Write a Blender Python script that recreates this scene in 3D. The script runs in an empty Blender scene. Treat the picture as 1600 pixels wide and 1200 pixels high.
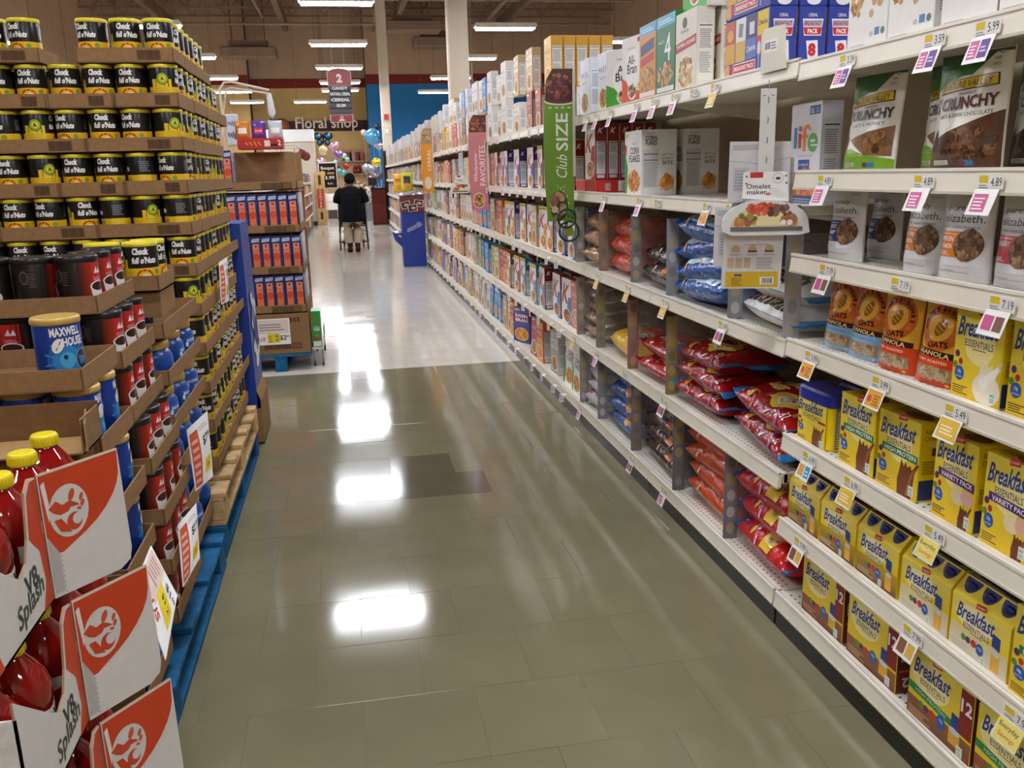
import bpy, bmesh, math, random
from mathutils import Vector, Matrix
S = bpy.context.scene
C = S.collection
PI = math.pi
rnd = random.Random(7)

# ------------------------------------------------------------------ camera
F_PX, YAW, PITCH, ROLL, EYE = 1374.2, 0.17744, 0.23654, -0.02688, 1.45
cy, sy, cp, sp = math.cos(YAW), math.sin(YAW), math.cos(PITCH), math.sin(PITCH)
FW = Vector((sy*cp, cy*cp, -sp)); RT = Vector((cy, -sy, 0)); UP = RT.cross(FW)
cr, sr = math.cos(ROLL), math.sin(ROLL)
R2 = RT*cr + UP*sr; U2 = UP*cr - RT*sr
cam = bpy.data.objects.new('camera', bpy.data.cameras.new('camera')); C.objects.link(cam)
cam.data.sensor_width = 36; cam.data.lens = F_PX/1600*36; cam.data.clip_start = .05; cam.data.clip_end = 200
m = Matrix((R2, U2, -FW)).transposed().to_4x4(); m.translation = (0, 0, EYE)
cam.matrix_world = m
S.camera = cam
# ------------------------------------------------------------------ world, exposure
w = bpy.data.worlds.new('world'); S.world = w; w.use_nodes = True
w.node_tree.nodes['Background'].inputs[0].default_value = (1.0, .84, .66, 1)
w.node_tree.nodes['Background'].inputs[1].default_value = .012
LAMP_STRENGTH = 50.0
S.view_settings.view_transform = 'Standard'; S.view_settings.look = 'None'
S.view_settings.gamma = 1; S.view_settings.use_curve_mapping = False
S.view_settings.exposure = 0.66

# ------------------------------------------------------------------ colour and materials
def lin(h):
    if not isinstance(h, str): return h
    h = h.lstrip('#'); o = []
    for i in (0, 2, 4):
        c = int(h[i:i+2], 16)/255
        o.append(c/12.92 if c <= .04045 else ((c+.055)/1.055)**2.4)
    return (o[0], o[1], o[2], 1.0)
def mix(a, b, t):
    a, b = lin(a), lin(b); return tuple(a[i]*(1-t)+b[i]*t for i in range(3))+(1.0,)

def material(name, col=None, rough=.5, metal=0, noise=.06, nscale=30, bump=0, bscale=60, spec=.5, emit=0, ecol=None, trans=0, alpha=1, coat=0):
    """principled material; without col the base colour comes from the mesh colour attribute"""
    M = bpy.data.materials.new(name); M.use_nodes = True
    nt = M.node_tree; b = nt.nodes['Principled BSDF']; L = nt.links.new
    tc = nt.nodes.new('ShaderNodeTexCoord')
    if col is None:
        a = nt.nodes.new('ShaderNodeAttribute'); a.attribute_name = 'Col'; src = a.outputs['Color']
    else:
        r = nt.nodes.new('ShaderNodeRGB'); r.outputs[0].default_value = lin(col); src = r.outputs[0]
    n = nt.nodes.new('ShaderNodeTexNoise'); n.inputs['Scale'].default_value = nscale; n.inputs['Detail'].default_value = 3
    L(tc.outputs['Object'], n.inputs['Vector'])
    mr = nt.nodes.new('ShaderNodeMapRange')
    mr.inputs['To Min'].default_value = 1-noise; mr.inputs['To Max'].default_value = 1+noise
    mr.inputs['From Min'].default_value = .3; mr.inputs['From Max'].default_value = .7
    L(n.outputs['Fac'], mr.inputs['Value'])
    mx = nt.nodes.new('ShaderNodeMix'); mx.data_type = 'RGBA'; mx.blend_type = 'MULTIPLY'; mx.inputs['Factor'].default_value = 1
    L(src, mx.inputs['A']); L(mr.outputs['Result'], mx.inputs['B'])
    L(mx.outputs['Result'], b.inputs['Base Color'])
    b.inputs['Roughness'].default_value = rough; b.inputs['Metallic'].default_value = metal
    b.inputs['Specular IOR Level'].default_value = spec
    b.inputs['Transmission Weight'].default_value = trans; b.inputs['Alpha'].default_value = alpha
    b.inputs['Coat Weight'].default_value = coat
    if emit:
        b.inputs['Emission Color'].default_value = lin(ecol or '#ffffff'); b.inputs['Emission Strength'].default_value = emit
    if bump:
        n2 = nt.nodes.new('ShaderNodeTexNoise'); n2.inputs['Scale'].default_value = bscale; n2.inputs['Detail'].default_value = 2
        L(tc.outputs['Object'], n2.inputs['Vector'])
        bp = nt.nodes.new('ShaderNodeBump'); bp.inputs['Strength'].default_value = bump; bp.inputs['Distance'].default_value = .01
        L(n2.outputs['Fac'], bp.inputs['Height']); L(bp.outputs['Normal'], b.inputs['Normal'])
    return M
INK = material('printed_ink', rough=.45, noise=.03)
CARTON = material('printed_carton', rough=.42, noise=.03)
BOARD = material('corrugated_board', rough=.85, noise=.10, nscale=55, spec=.2, bump=.08, bscale=120)
PLASTIC = material('moulded_plastic', rough=.28, noise=.03)
FILM = material('glossy_film', rough=.20, noise=.04, bump=.9, bscale=24, spec=.5)
POUCH = material('satin_pouch_film', rough=.30, noise=.04, bump=.25, bscale=22)
FOIL = material('foil_balloon', rough=.18, metal=.55, noise=.04, bump=.25, bscale=14)
STEEL = material('painted_steel', rough=.35, noise=.04, nscale=9)
CLOTH = material('woven_cloth', rough=.9, noise=.12, nscale=60, spec=.15, bump=.2, bscale=160)
WOOD = material('raw_wood', rough=.8, noise=.22, nscale=22, spec=.2, bump=.2, bscale=50)
PAINTWALL = material('wall_paint', rough=.7, noise=.05, nscale=2.0, spec=.3)
CLEAR = material('clear_plastic', col='#d9d9d6', rough=.12, alpha=.12, noise=.02)
JUICE = material('red_juice_bottle', rough=.08, noise=.02, spec=.6, coat=.5)
LAMP = material('lamp_diffuser', col='#ffffff', emit=LAMP_STRENGTH, ecol='#f3f6ff', rough=.5)

# ------------------------------------------------------------------ mesh building
class MB:
    """collects coloured faces and links them as ONE mesh object"""
    def __init__(s): s.v, s.f, s.c, s.mi, s.sm = [], [], [], [], []
    def add(s, vs, fs, col, smooth=False, mi=0):
        b = len(s.v); s.v += [tuple(p) for p in vs]
        for i, f in enumerate(fs):
            s.f.append(tuple(b+k for k in f))
            s.c.append(lin(col[i]) if isinstance(col, list) else lin(col)); s.sm.append(smooth); s.mi.append(mi)
        return s
    def box(s, x0, y0, z0, x1, y1, z1, col, mi=0, bev=0, cols=None):
        """cols: dict over 'front'(-y) 'back'(+y) 'left'(-x) 'right'(+x) 'top' 'bottom'"""
        cc = lambda k: (cols or {}).get(k, col)
        if x1 < x0: x0, x1 = x1, x0
        if y1 < y0: y0, y1 = y1, y0
        if z1 < z0: z0, z1 = z1, z0
        if not bev:
            v = [(x0,y0,z0),(x1,y0,z0),(x1,y1,z0),(x0,y1,z0),(x0,y0,z1),(x1,y0,z1),(x1,y1,z1),(x0,y1,z1)]
            f = [(3,2,1,0),(4,5,6,7),(0,1,5,4),(1,2,6,5),(2,3,7,6),(3,0,4,7)]
            return s.add(v, f, [cc('bottom'), cc('top'), cc('front'), cc('right'), cc('back'), cc('left')], mi=mi)
        b = min(bev, (x1-x0)*.45, (y1-y0)*.45, (z1-z0)*.45)
        X, Y, Z = (x0, x1), (y0, y1), (z0, z1); v = []; ix = {}
        for i in (0,1):
            for j in (0,1):
                for k in (0,1):
                    sx, s_y, sz = (1-2*i)*b, (1-2*j)*b, (1-2*k)*b
                    ix[i,j,k,'x'] = len(v); v.append((X[i], Y[j]+s_y, Z[k]+sz))
                    ix[i,j,k,'y'] = len(v); v.append((X[i]+sx, Y[j], Z[k]+sz))
                    ix[i,j,k,'z'] = len(v); v.append((X[i]+sx, Y[j]+s_y, Z[k]))
        f = []; c = []
        def q(a, k): f.append(a); c.append(k)
        I = lambda i,j,k,d: ix[i,j,k,d]
        q((I(0,1,0,'z'),I(1,1,0,'z'),I(1,0,0,'z'),I(0,0,0,'z')), cc('bottom')); q((I(0,0,1,'z'),I(1,0,1,'z'),I(1,1,1,'z'),I(0,1,1,'z')), cc('top'))
        q((I(0,0,0,'y'),I(1,0,0,'y'),I(1,0,1,'y'),I(0,0,1,'y')), cc('front')); q((I(1,1,0,'y'),I(0,1,0,'y'),I(0,1,1,'y'),I(1,1,1,'y')), cc('back'))
        q((I(0,1,0,'x'),I(0,0,0,'x'),I(0,0,1,'x'),I(0,1,1,'x')), cc('left')); q((I(1,0,0,'x'),I(1,1,0,'x'),I(1,1,1,'x'),I(1,0,1,'x')), cc('right'))
        for i in (0,1):
            for j in (0,1):
                q((I(i,j,0,'x'),I(i,j,0,'y'),I(i,j,1,'y'),I(i,j,1,'x')), cc('front' if j == 0 else 'back'))
        for i in (0,1):
            for k in (0,1):
                q((I(i,0,k,'x'),I(i,0,k,'z'),I(i,1,k,'z'),I(i,1,k,'x')), cc('left' if i == 0 else 'right'))
        for j in (0,1):
            for k in (0,1):
                q((I(0,j,k,'y'),I(0,j,k,'z'),I(1,j,k,'z'),I(1,j,k,'y')), cc('front' if j == 0 else 'back'))
        for i in (0,1):
            for j in (0,1):
                for k in (0,1): q((I(i,j,k,'x'),I(i,j,k,'y'),I(i,j,k,'z')), cc('top' if k else 'bottom'))
        return s.add(v, f, c, mi=mi)
    def lathe(s, prof, n, cols, cx=0, cy=0, mi=0, smooth=True, sx=1, sy_=1):
        """prof [(r,z)] bottom to top; cols: one colour or one per segment"""
        v = []; f = []; c = []
        for r, z in prof:
            for k in range(n):
                a = 2*PI*k/n; v.append((cx+r*math.cos(a)*sx, cy+r*math.sin(a)*sy_, z))
        for i in range(len(prof)-1):
            for k in range(n):
                f.append((i*n+k, i*n+(k+1)%n, (i+1)*n+(k+1)%n, (i+1)*n+k)); c.append(cols[i] if isinstance(cols, list) else cols)
        s.add(v, f, c, smooth, mi)
        m_ = len(prof)-1
        s.add(v[:n], [tuple(range(n))[::-1]], cols[0] if isinstance(cols, list) else cols, False, mi)
        s.add(v[m_*n:], [tuple(range(n))], cols[-1] if isinstance(cols, list) else cols, False, mi)
        return s
    def tube(s, pts, r, col, n=8, mi=0, closed=False):
        P = [Vector(p) for p in pts]; v = []; f = []
        for i, p in enumerate(P):
            a = P[i-1] if (i > 0 or closed) else p; b = P[(i+1) % len(P)] if (i < len(P)-1 or closed) else p
            t = (b-a).normalized()
            u = t.cross(Vector((0,0,1)))
            if u.length < 1e-3: u = t.cross(Vector((0,1,0)))
            u.normalize(); w_ = t.cross(u)
            rr = r[i] if isinstance(r, (list, tuple)) else r
            for k in range(n):
                an = 2*PI*k/n; v.append(p + u*rr*math.cos(an) + w_*rr*math.sin(an))
        m_ = len(P)
        for i in range(m_ if closed else m_-1):
            j = (i+1) % m_
            for k in range(n): f.append((i*n+k, i*n+(k+1)%n, j*n+(k+1)%n, j*n+k))
        s.add(v, f, col, True, mi)
        if not closed:
            s.add(v[:n], [tuple(range(n))], col, False, mi); s.add(v[-n:], [tuple(range(n))[::-1]], col, False, mi)
        return s
    def prism(s, poly, y0, y1, col, mi=0, edge=None):
        """poly [(x,z)] counter-clockwise seen from -y, extruded y0..y1"""
        n = len(poly); v = [(x, y0, z) for x, z in poly]+[(x, y1, z) for x, z in poly]
        s.add(v, [tuple(range(n)), tuple(range(2*n-1, n-1, -1))], col, False, mi)
        s.add(v, [((i+1) % n, i, n+i, n+(i+1) % n) for i in range(n)], edge or col, False, mi)
        return s
    def ball(s, cx, cy_, cz, rx, ry, rz, col, n=12, m_=8, mi=0, fn=None):
        v = []; f = []
        for i in range(m_+1):
            t = PI*i/m_
            for k in range(n):
                a = 2*PI*k/n; d = Vector((math.sin(t)*math.cos(a), math.sin(t)*math.sin(a), -math.cos(t)))
                k_ = fn(d) if fn else 1
                v.append((cx+d.x*rx*k_, cy_+d.y*ry*k_, cz+d.z*rz*k_))
        for i in range(m_):
            for k in range(n): f.append((i*n+k, i*n+(k+1) % n, (i+1)*n+(k+1) % n, (i+1)*n+k))
        return s.add(v, f, col, True, mi)
    def mesh(s, name, mats):
        me = bpy.data.meshes.new(name); me.from_pydata(s.v, [], s.f)
        at = me.color_attributes.new('Col', 'FLOAT_COLOR', 'CORNER'); buf = []
        for f, c in zip(s.f, s.c): buf += list(c)*len(f)
        at.data.foreach_set('color', buf)
        for M in (mats if isinstance(mats, (list, tuple)) else [mats]): me.materials.append(M)
        me.polygons.foreach_set('material_index', s.mi); me.polygons.foreach_set('use_smooth', s.sm)
        me.validate(); me.update()
        return me
    def build(s, name, mats, parent=None):
        return link(name, s.mesh(name, mats), parent)

def link(name, me, parent=None):
    o = bpy.data.objects.new(name, me); C.objects.link(o)
    if parent: o.parent = parent
    return o
def empty(name, loc=(0,0,0), rz=0):
    o = bpy.data.objects.new(name, None); C.objects.link(o); o.location = loc; o.rotation_euler = (0,0,rz)
    o.empty_display_size = .1
    return o
USED = {}
def tag(o, label, cat, group=None, loc=None, rz=None, rot=None):
    o['label'] = label; o['category'] = cat
    if group: o['group'] = group
    if loc is not None: o.location = loc
    if rz is not None: o.rotation_euler = (0, 0, rz)
    if rot is not None: o.rotation_euler = rot
    USED[label] = USED.get(label, 0)+1
    return o
def struct(o): o['kind'] = 'structure'; return o
FIRST = set()
def put(proto, label, cat, group, loc, rz=0, rot=None, scale=None):
    """first call uses the prototype itself, later ones copy it with its parts and sub-parts"""
    if proto.name not in FIRST:
        FIRST.add(proto.name); o = proto
    else:
        o = proto.copy(); C.objects.link(o)
        for k in ('label', 'category', 'group'):
            if k in o: del o[k]
        for ch in KIDS.get(proto.name, []):
            c2 = ch.copy(); C.objects.link(c2); c2.parent = o
            for g in KIDS.get(ch.name, []):
                g2 = g.copy(); C.objects.link(g2); g2.parent = c2
    if scale: o.scale = scale
    return tag(o, label, cat, group, loc, rz, rot)
KIDS = {}
def proto(o):
    """register a prototype's children so that copies are quick"""
    def reg(x):
        k = [c for c in C.objects if c.parent == x]
        KIDS[x.name] = k
        for c in k: reg(c)
    reg(o); PROTOS.append(o); return o
PROTOS = []
ORD = ['zeroth','first','second','third','fourth','fifth','sixth','seventh','eighth','ninth','tenth','eleventh','twelfth','thirteenth','fourteenth',
       'fifteenth','sixteenth','seventeenth','eighteenth','nineteenth','twentieth','twenty-first','twenty-second','twenty-third','twenty-fourth','twenty-fifth']

# ------------------------------------------------------------------ flat print
TXT = {}
def glyphs(t, bold):
    k = (t, bold)
    if k not in TXT:
        cu = bpy.data.curves.new('t', 'FONT'); cu.body = t; cu.resolution_u = 2; cu.offset = bold; cu.size = 1
        ob = bpy.data.objects.new('t', cu)
        me = bpy.data.meshes.new_from_object(ob)
        v = [(p.co.x, p.co.y) for p in me.vertices]; f = [tuple(p.vertices) for p in me.polygons]
        bpy.data.objects.remove(ob); bpy.data.curves.remove(cu); bpy.data.meshes.remove(me)
        TXT[k] = (v, f)
    return TXT[k]
class Ink:
    """flat print: polygons in (u,v), later draws lie above earlier ones"""
    def __init__(s): s.it = []
    def _put(s, v, f, c):
        xs = [p[0] for p in v]; ys = [p[1] for p in v]; bb = (min(xs), min(ys), max(xs), max(ys)); l = 1
        for (_, _, _, b, k) in s.it:
            if k >= l and b[0] < bb[2] and b[2] > bb[0] and b[1] < bb[3] and b[3] > bb[1]: l = k+1
        s.it.append((v, f, c, bb, l)); return s
    def poly(s, pts, col):
        return s._put(list(pts), [tuple(range(len(pts)))], [lin(col)])
    def rect(s, x0, y0, x1, y1, col): return s.poly([(x0,y0),(x1,y0),(x1,y1),(x0,y1)], col)
    def ell(s, cx, cy_, rx, ry, col, n=18, rot=0, a0=0, a1=2*PI):
        c_, s_ = math.cos(rot), math.sin(rot); P = []
        m_ = n if a1-a0 >= 2*PI-1e-6 else n+1
        for k in range(m_):
            a = a0+(a1-a0)*k/n; x, y = rx*math.cos(a), ry*math.sin(a); P.append((cx+x*c_-y*s_, cy_+x*s_+y*c_))
        return s.poly(P, col)
    def grad(s, x0, y0, x1, y1, c0, c1, n=8, horiz=False):
        v = []; f = []; c = []
        for i in range(n):
            a, b = i/n, (i+1)/n; k = len(v)
            if horiz: v += [(x0+(x1-x0)*a,y0),(x0+(x1-x0)*b,y0),(x0+(x1-x0)*b,y1),(x0+(x1-x0)*a,y1)]
            else: v += [(x0,y0+(y1-y0)*a),(x1,y0+(y1-y0)*a),(x1,y0+(y1-y0)*b),(x0,y0+(y1-y0)*b)]
            f.append((k,k+1,k+2,k+3)); c.append(mix(c0, c1, (i+.5)/n))
        return s._put(v, f, c)
    def lines(s, x0, y0, x1, y1, n, col, fill=.45, ragged=.25, seed=1):
        r = random.Random(seed); v = []; f = []; h = (y1-y0)/n
        for i in range(n):
            k = len(v); e = x1-(x1-x0)*ragged*r.random(); a = y0+h*i
            v += [(x0,a),(e,a),(e,a+h*fill),(x0,a+h*fill)]; f.append((k,k+1,k+2,k+3))
        return s._put(v, f, [lin(col)]*n)
    def bars(s, x0, y0, x1, y1, col='#1a1a1a', n=13, seed=3):
        r = random.Random(seed); v = []; f = []; x = x0; st = (x1-x0)/n
        for i in range(n):
            k = len(v); e = x+st*(.25+.6*r.random()); v += [(x,y0),(e,y0),(e,y1),(x,y1)]; f.append((k,k+1,k+2,k+3)); x += st
        return s._put(v, f, [lin(col)]*n)
    def food(s, cx, cy_, rx, ry, pal, n=40, size=.012, seed=1, shape=None):
        r = random.Random(seed); v = []; f = []; c = []
        for i in range(n):
            a = 2*PI*r.random(); q = math.sqrt(r.random()); x, y = cx+rx*q*math.cos(a), cy_+ry*q*math.sin(a)
            k = len(v); m_ = 6; ro = r.random()*6; e = .55+.45*r.random(); z = size*(.7+.6*r.random())
            for j in range(m_):
                b = 2*PI*j/m_; px, py = z*math.cos(b), z*e*math.sin(b)
                v.append((x+px*math.cos(ro)-py*math.sin(ro), y+px*math.sin(ro)+py*math.cos(ro)))
            f.append(tuple(range(k, k+m_))); c.append(mix(pal[r.randrange(len(pal))], pal[r.randrange(len(pal))], r.random()*.5))
        return s._put(v, f, c)
    def text(s, t, cx, cy_, h, col, w=None, bold=.0, shear=0, rot=0, align='c'):
        v, f = glyphs(t, bold)
        if not v: return s
        xs = [p[0] for p in v]; ys = [p[1] for p in v]; x0, x1, y0, y1 = min(xs), max(xs), min(ys), max(ys)
        k = h/max(y1-y0, 1e-4); kx = k if w is None else w/max(x1-x0, 1e-4)
        ox = {'c': (x0+x1)/2, 'l': x0, 'r': x1}[align]; oy = (y0+y1)/2; c_, s_ = math.cos(rot), math.sin(rot); P = []
        for x, y in v:
            X, Y = (x-ox)*kx, (y-oy)*k; X += shear*Y; P.append((cx+X*c_-Y*s_, cy_+X*s_+Y*c_))
        return s._put(P, list(f), [lin(col)]*len(f))
    def scribble(s, cx, cy_, w_, h, col, n=4, t=.16):
        """an illegible handwritten word: one wavy stroke"""
        v = []; f = []; N = n*6
        for i in range(N+1):
            a = i/N; x = cx-w_/2+w_*a+.03*w_*math.sin(a*n*4*PI); y = cy_+h*.36*math.sin(a*n*2*PI)*(1-.35*math.sin(a*7))
            v += [(x-h*t*.3, y-h*t*.5), (x+h*t*.3, y+h*t*.5)]
            if i: k = 2*i; f.append((k-2, k, k+1, k-1))
        return s._put(v, f, [lin(col)]*len(f))
    def build(s, name, parent, fn, mat=None, cut=None, gap=.00022):
        bm = bmesh.new(); cl = bm.loops.layers.float_color.new('Col')
        n = 0
        order = []
        for v, f, c, bb, l in s.it:
            # tiny overlaps inside one food item are layered by face order
            seq = len(f) > 1 and any(len(x) == 6 for x in f)
            V = None if seq else [bm.verts.new((p[0], p[1], l*gap)) for p in v]
            for i, (fc, co) in enumerate(zip(f, c)):
                try:
                    if seq: F = bm.faces.new([bm.verts.new((v[j][0], v[j][1], l*gap+i*gap/len(f)*.9)) for j in fc])
                    else: F = bm.faces.new([V[j] for j in fc])
                except ValueError: continue
                for lp in F.loops: lp[cl] = co
        if cut:
            us = [v.co.x for v in bm.verts]; vs = [v.co.y for v in bm.verts]
            for ax, st, a in ((0, cut[0], us), (1, cut[1], vs)):
                if not st: continue
                x = math.floor(min(a)/st)*st+st
                while x < max(a):
                    pc = (x,0,0) if ax == 0 else (0,x,0); pn = (1,0,0) if ax == 0 else (0,1,0)
                    bmesh.ops.bisect_plane(bm, geom=bm.verts[:]+bm.edges[:]+bm.faces[:], plane_co=pc, plane_no=pn, dist=1e-6); x += st
        for v in bm.verts: v.co = Vector(fn(v.co.x, v.co.y, v.co.z))
        me = bpy.data.meshes.new(name); bm.to_mesh(me); bm.free(); me.materials.append(mat or INK)
        return link(name, me, parent)
def front(y=0):   return lambda u, v, w_: (u, y-w_, v)
def right(x):     return lambda u, v, w_: (x+w_, u, v)
def left(x):      return lambda u, v, w_: (x-w_, -u, v)
def top(z):       return lambda u, v, w_: (u, v, z+w_)
def back(y):      return lambda u, v, w_: (-u, y+w_, v)
def cyl(r):       return lambda u, v, w_: ((r+w_)*math.sin(u/r), -(r+w_)*math.cos(u/r), v)
# ------------------------------------------------------------------ the setting
def tile_mat(name, rough):
    M = material(name, rough=rough, noise=.05, nscale=5, bump=0, spec=.5, coat=0)
    nt = M.node_tree; b = nt.nodes['Principled BSDF']; L = nt.links.new
    ge = nt.nodes.new('ShaderNodeNewGeometry')
    n1 = nt.nodes.new('ShaderNodeTexNoise'); n1.inputs['Scale'].default_value = 2.6; n1.inputs['Detail'].default_value = 1.5
    n2 = nt.nodes.new('ShaderNodeTexNoise'); n2.inputs['Scale'].default_value = 70; n2.inputs['Detail'].default_value = 2
    L(ge.outputs['Position'], n1.inputs['Vector']); L(ge.outputs['Position'], n2.inputs['Vector'])
    b1 = nt.nodes.new('ShaderNodeBump'); b1.inputs['Strength'].default_value = .30; b1.inputs['Distance'].default_value = .004
    b2 = nt.nodes.new('ShaderNodeBump'); b2.inputs['Strength'].default_value = .12; b2.inputs['Distance'].default_value = .0006
    L(n1.outputs['Fac'], b1.inputs['Height']); L(n2.outputs['Fac'], b2.inputs['Height'])
    L(b1.outputs['Normal'], b2.inputs['Normal']); L(b2.outputs['Normal'], b.inputs['Normal'])
    # wax wear: roughness varies softly
    n3 = nt.nodes.new('ShaderNodeTexNoise'); n3.inputs['Scale'].default_value = 1.7; n3.inputs['Detail'].default_value = 4
    L(ge.outputs['Position'], n3.inputs['Vector'])
    mr = nt.nodes.new('ShaderNodeMapRange'); mr.inputs['To Min'].default_value = rough*.75; mr.inputs['To Max'].default_value = rough*1.35
    L(n3.outputs['Fac'], mr.inputs['Value']); L(mr.outputs['Result'], b.inputs['Roughness'])
    return M
TILE = tile_mat('waxed_vinyl_tile', .09)
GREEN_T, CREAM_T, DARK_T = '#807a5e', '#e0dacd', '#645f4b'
P = .3155
base = MB(); base.box(-9, -4, -.06, 11, 41, -.008, '#9a9278')
FLOOR = struct(base.build('floor', material('grout', col='#79735a', rough=.5, noise=.1)))
def tile_mesh(c, nm):
    t = MB(); h = P/2-.00022; b = .0005
    v = [(-h,-h,-.006),(h,-h,-.006),(h,h,-.006),(-h,h,-.006),(-h,-h,-.0003),(h,-h,-.0003),(h,h,-.0003),(-h,h,-.0003),(-h+b,-h+b,0),(h-b,-h+b,0),(h-b,h-b,0),(-h+b,h-b,0)]
    f = [(0,1,5,4),(1,2,6,5),(2,3,7,6),(3,0,4,7),(4,5,9,8),(5,6,10,9),(6,7,11,10),(7,4,8,11),(8,9,10,11)]
    return t.add(v, f, c).mesh(nm, TILE)
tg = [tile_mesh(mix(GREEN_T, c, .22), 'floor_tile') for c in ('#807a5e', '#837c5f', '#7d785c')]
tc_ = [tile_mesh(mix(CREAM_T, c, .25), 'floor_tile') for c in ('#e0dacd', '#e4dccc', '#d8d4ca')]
td = tile_mesh(DARK_T, 'floor_tile')
far_t = MB(); n_tiles = 0
for r in range(-16, 118):
    y0 = 3.84+P*r; off = .27 if r % 2 == 0 else .13
    for k in range(-30, 32):
        x0 = off+P*k; cx_, cy_ = x0+P/2, y0+P/2
        if not (-9 < cx_ < 11): continue
        near = -.62 < cx_ < 1.42 and 1.1 < cy_ < 13.3
        if near and n_tiles < 297:
            dark = (r == 0 and k == 0) or (r == 1 and k == 0) or (r == 0 and k == -1)
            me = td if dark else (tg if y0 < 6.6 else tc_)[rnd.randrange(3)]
            o = link('floor_tile', me, FLOOR); o.location = (cx_, cy_, 0); n_tiles += 1
            o.rotation_euler = (rnd.gauss(0, .0021), rnd.gauss(0, .0014), 0)
        else:
            h = P/2-.0001; z = -.0008+rnd.random()*.0006
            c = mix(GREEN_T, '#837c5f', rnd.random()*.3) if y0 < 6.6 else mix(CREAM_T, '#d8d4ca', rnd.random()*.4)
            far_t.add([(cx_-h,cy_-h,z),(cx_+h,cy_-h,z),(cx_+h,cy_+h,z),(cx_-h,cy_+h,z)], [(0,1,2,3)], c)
o = far_t.build('floor_tiles', TILE, FLOOR); o['kind'] = 'stuff'

# walls: brown plaster above, dark red band, yellow (floral end) and blue below
WALL_HI, BAND, YEL, BLU = '#b89a7c', '#7c2a20', '#d2b070', '#2a78b4'
def wall(name, x0, x1, y, z0, z1, low, band=(5.12, 5.5)):
    a = MB()
    a.box(x0, y, z0, x1, y+.2, band[0], low); a.box(x0, y, band[1], x1, y+.2, z1, WALL_HI)
    w_ = struct(a.build(name, PAINTWALL))
    b = MB(); b.box(x0, y-.02, band[0], x1, y+.18, band[1], BAND); b.build('red_band', PAINTWALL, w_)
    return w_
wall('wall_back', -3.6, 1.15, 40, 0, 9, YEL)
wall('wall_back_right', 1.15, 11, 38.6, 0, 9, BLU)
wall('wall_back_left', -9, -3.55, 38.4, 0, 9, YEL)
a = MB(); a.box(10.9, -4, 0, 11.1, 41, 9, WALL_HI); struct(a.build('wall_right', PAINTWALL))
a = MB(); a.box(-9.1, -4, 0, -8.9, 41, 9, WALL_HI); struct(a.build('wall_left', PAINTWALL))
a = MB(); a.box(-9, -4.2, 0, 11, -4, 9, WALL_HI); struct(a.build('wall_front', PAINTWALL))
a = MB(); a.box(-9, -4, 8.6, 11, 41, 8.8, '#7a604c'); CEIL = struct(a.build('ceiling', PAINTWALL))
# open web joists and pipes under the deck
def joist(y, z):
    j = MB(); c = '#8a7360'
    j.box(-9, y-.05, z, 11, y+.05, z+.07, c); j.box(-9, y-.05, z+.85, 11, y+.05, z+.92, c)
    x = -9.0; up = True
    while x < 10.4:
        j.tube([(x, y, z+.04 if up else z+.88), (x+.62, y, z+.88 if up else z+.04)], .02, c, 5); x += .62; up = not up
    return j.build('joist', PAINTWALL, CEIL)
for y in (27.5, 29.6, 31.7, 33.8, 35.9, 37.6): joist(y, 7.55)
g = MB()
for x in (-6.2, -1.9, 2.4, 6.7): g.box(x-.1, -4, 7.15, x+.1, 38.5, 7.55, '#7d6552')
o = g.build('girder', PAINTWALL, CEIL); o['kind'] = 'stuff'
for x, z, r in ((-2.6, 7.35, .05), (1.55, 7.2, .06), (4.6, 7.4, .05), (6.0, 7.3, .07)):
    g = MB(); g.tube([(x-.2, 14, z), (x, 39, z)], r, '#9a8470', 10); g.build('pipe', PAINTWALL, CEIL)
g = MB(); g.tube([(-9, 36.4, 7.1), (11, 36.4, 7.1)], .055, '#a38c74', 10); g.build('pipe', PAINTWALL, CEIL)
g = MB(); g.tube([(-9, 33.2, 7.42), (11, 33.2, 7.42)], .05, '#a08a74', 10); g.build('pipe', PAINTWALL, CEIL)
for x, y, z, n in ((-3.2, 36.5, 5.9, 'square metal air diffuser hanging left of the aisle lamps'), (4.0, 36.8, 6.3, 'square metal air diffuser hanging right of the near column'), (2.9, 35.0, 6.6, 'small boxy air duct under the joists')):
    d = MB(); d.box(-1.0, -.5, 0, 1.0, .5, .35, '#8f7862', bev=.03); d.box(-.7, -.3, .35, .7, .3, .6, '#7f6a57')
    o = d.build('air_duct', PAINTWALL); tag(o, n, 'duct', loc=(x, y, z))
    e = MB(); e.tube([(-.6, 0, .6), (-.6, 0, 8.6-z)], .02, '#75614f', 6); e.tube([(.6, 0, .6), (.6, 0, 8.6-z)], .02, '#75614f', 6); e.build('hanger', PAINTWALL, o)

# columns
def column(name, label, x, y, s, z1, z0=0, dark=0):
    c = MB(); c.box(-s/2, -s/2, dark, s/2, s/2, z1, '#d3c6b1', bev=.02)
    o = c.build(name, PAINTWALL); tag(o, label, 'column', loc=(x, y, 0)); o['kind'] = 'structure'
    if dark:
        k = MB(); k.box(-s/2-.03, -s/2-.03, 0, s/2+.03, s/2+.03, dark, '#3a3431', bev=.02); k.build('column_guard', PAINTWALL, o)
    return o
column('column', 'wide cream column rising from behind the cereal shelves', 1.98, 15.3, .33, 8.6)
fc = column('column', 'slim cream column with red alarm at the far end of the aisle', 1.43, 29.2, .30, 8.6, dark=2.2)
al = MB(); al.box(-.07, -.21, 0, .07, -.15, .16, '#c0392b', bev=.01); o = al.build('fire_alarm', PLASTIC, fc); o.location = (.0, 0, 3.15)
al = MB(); al.box(-.05, -.19, 0, .05, -.15, .14, '#efe8da', bev=.01); o = al.build('switch_plate', PLASTIC, fc); o.location = (.0, 0, 2.72)

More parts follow.
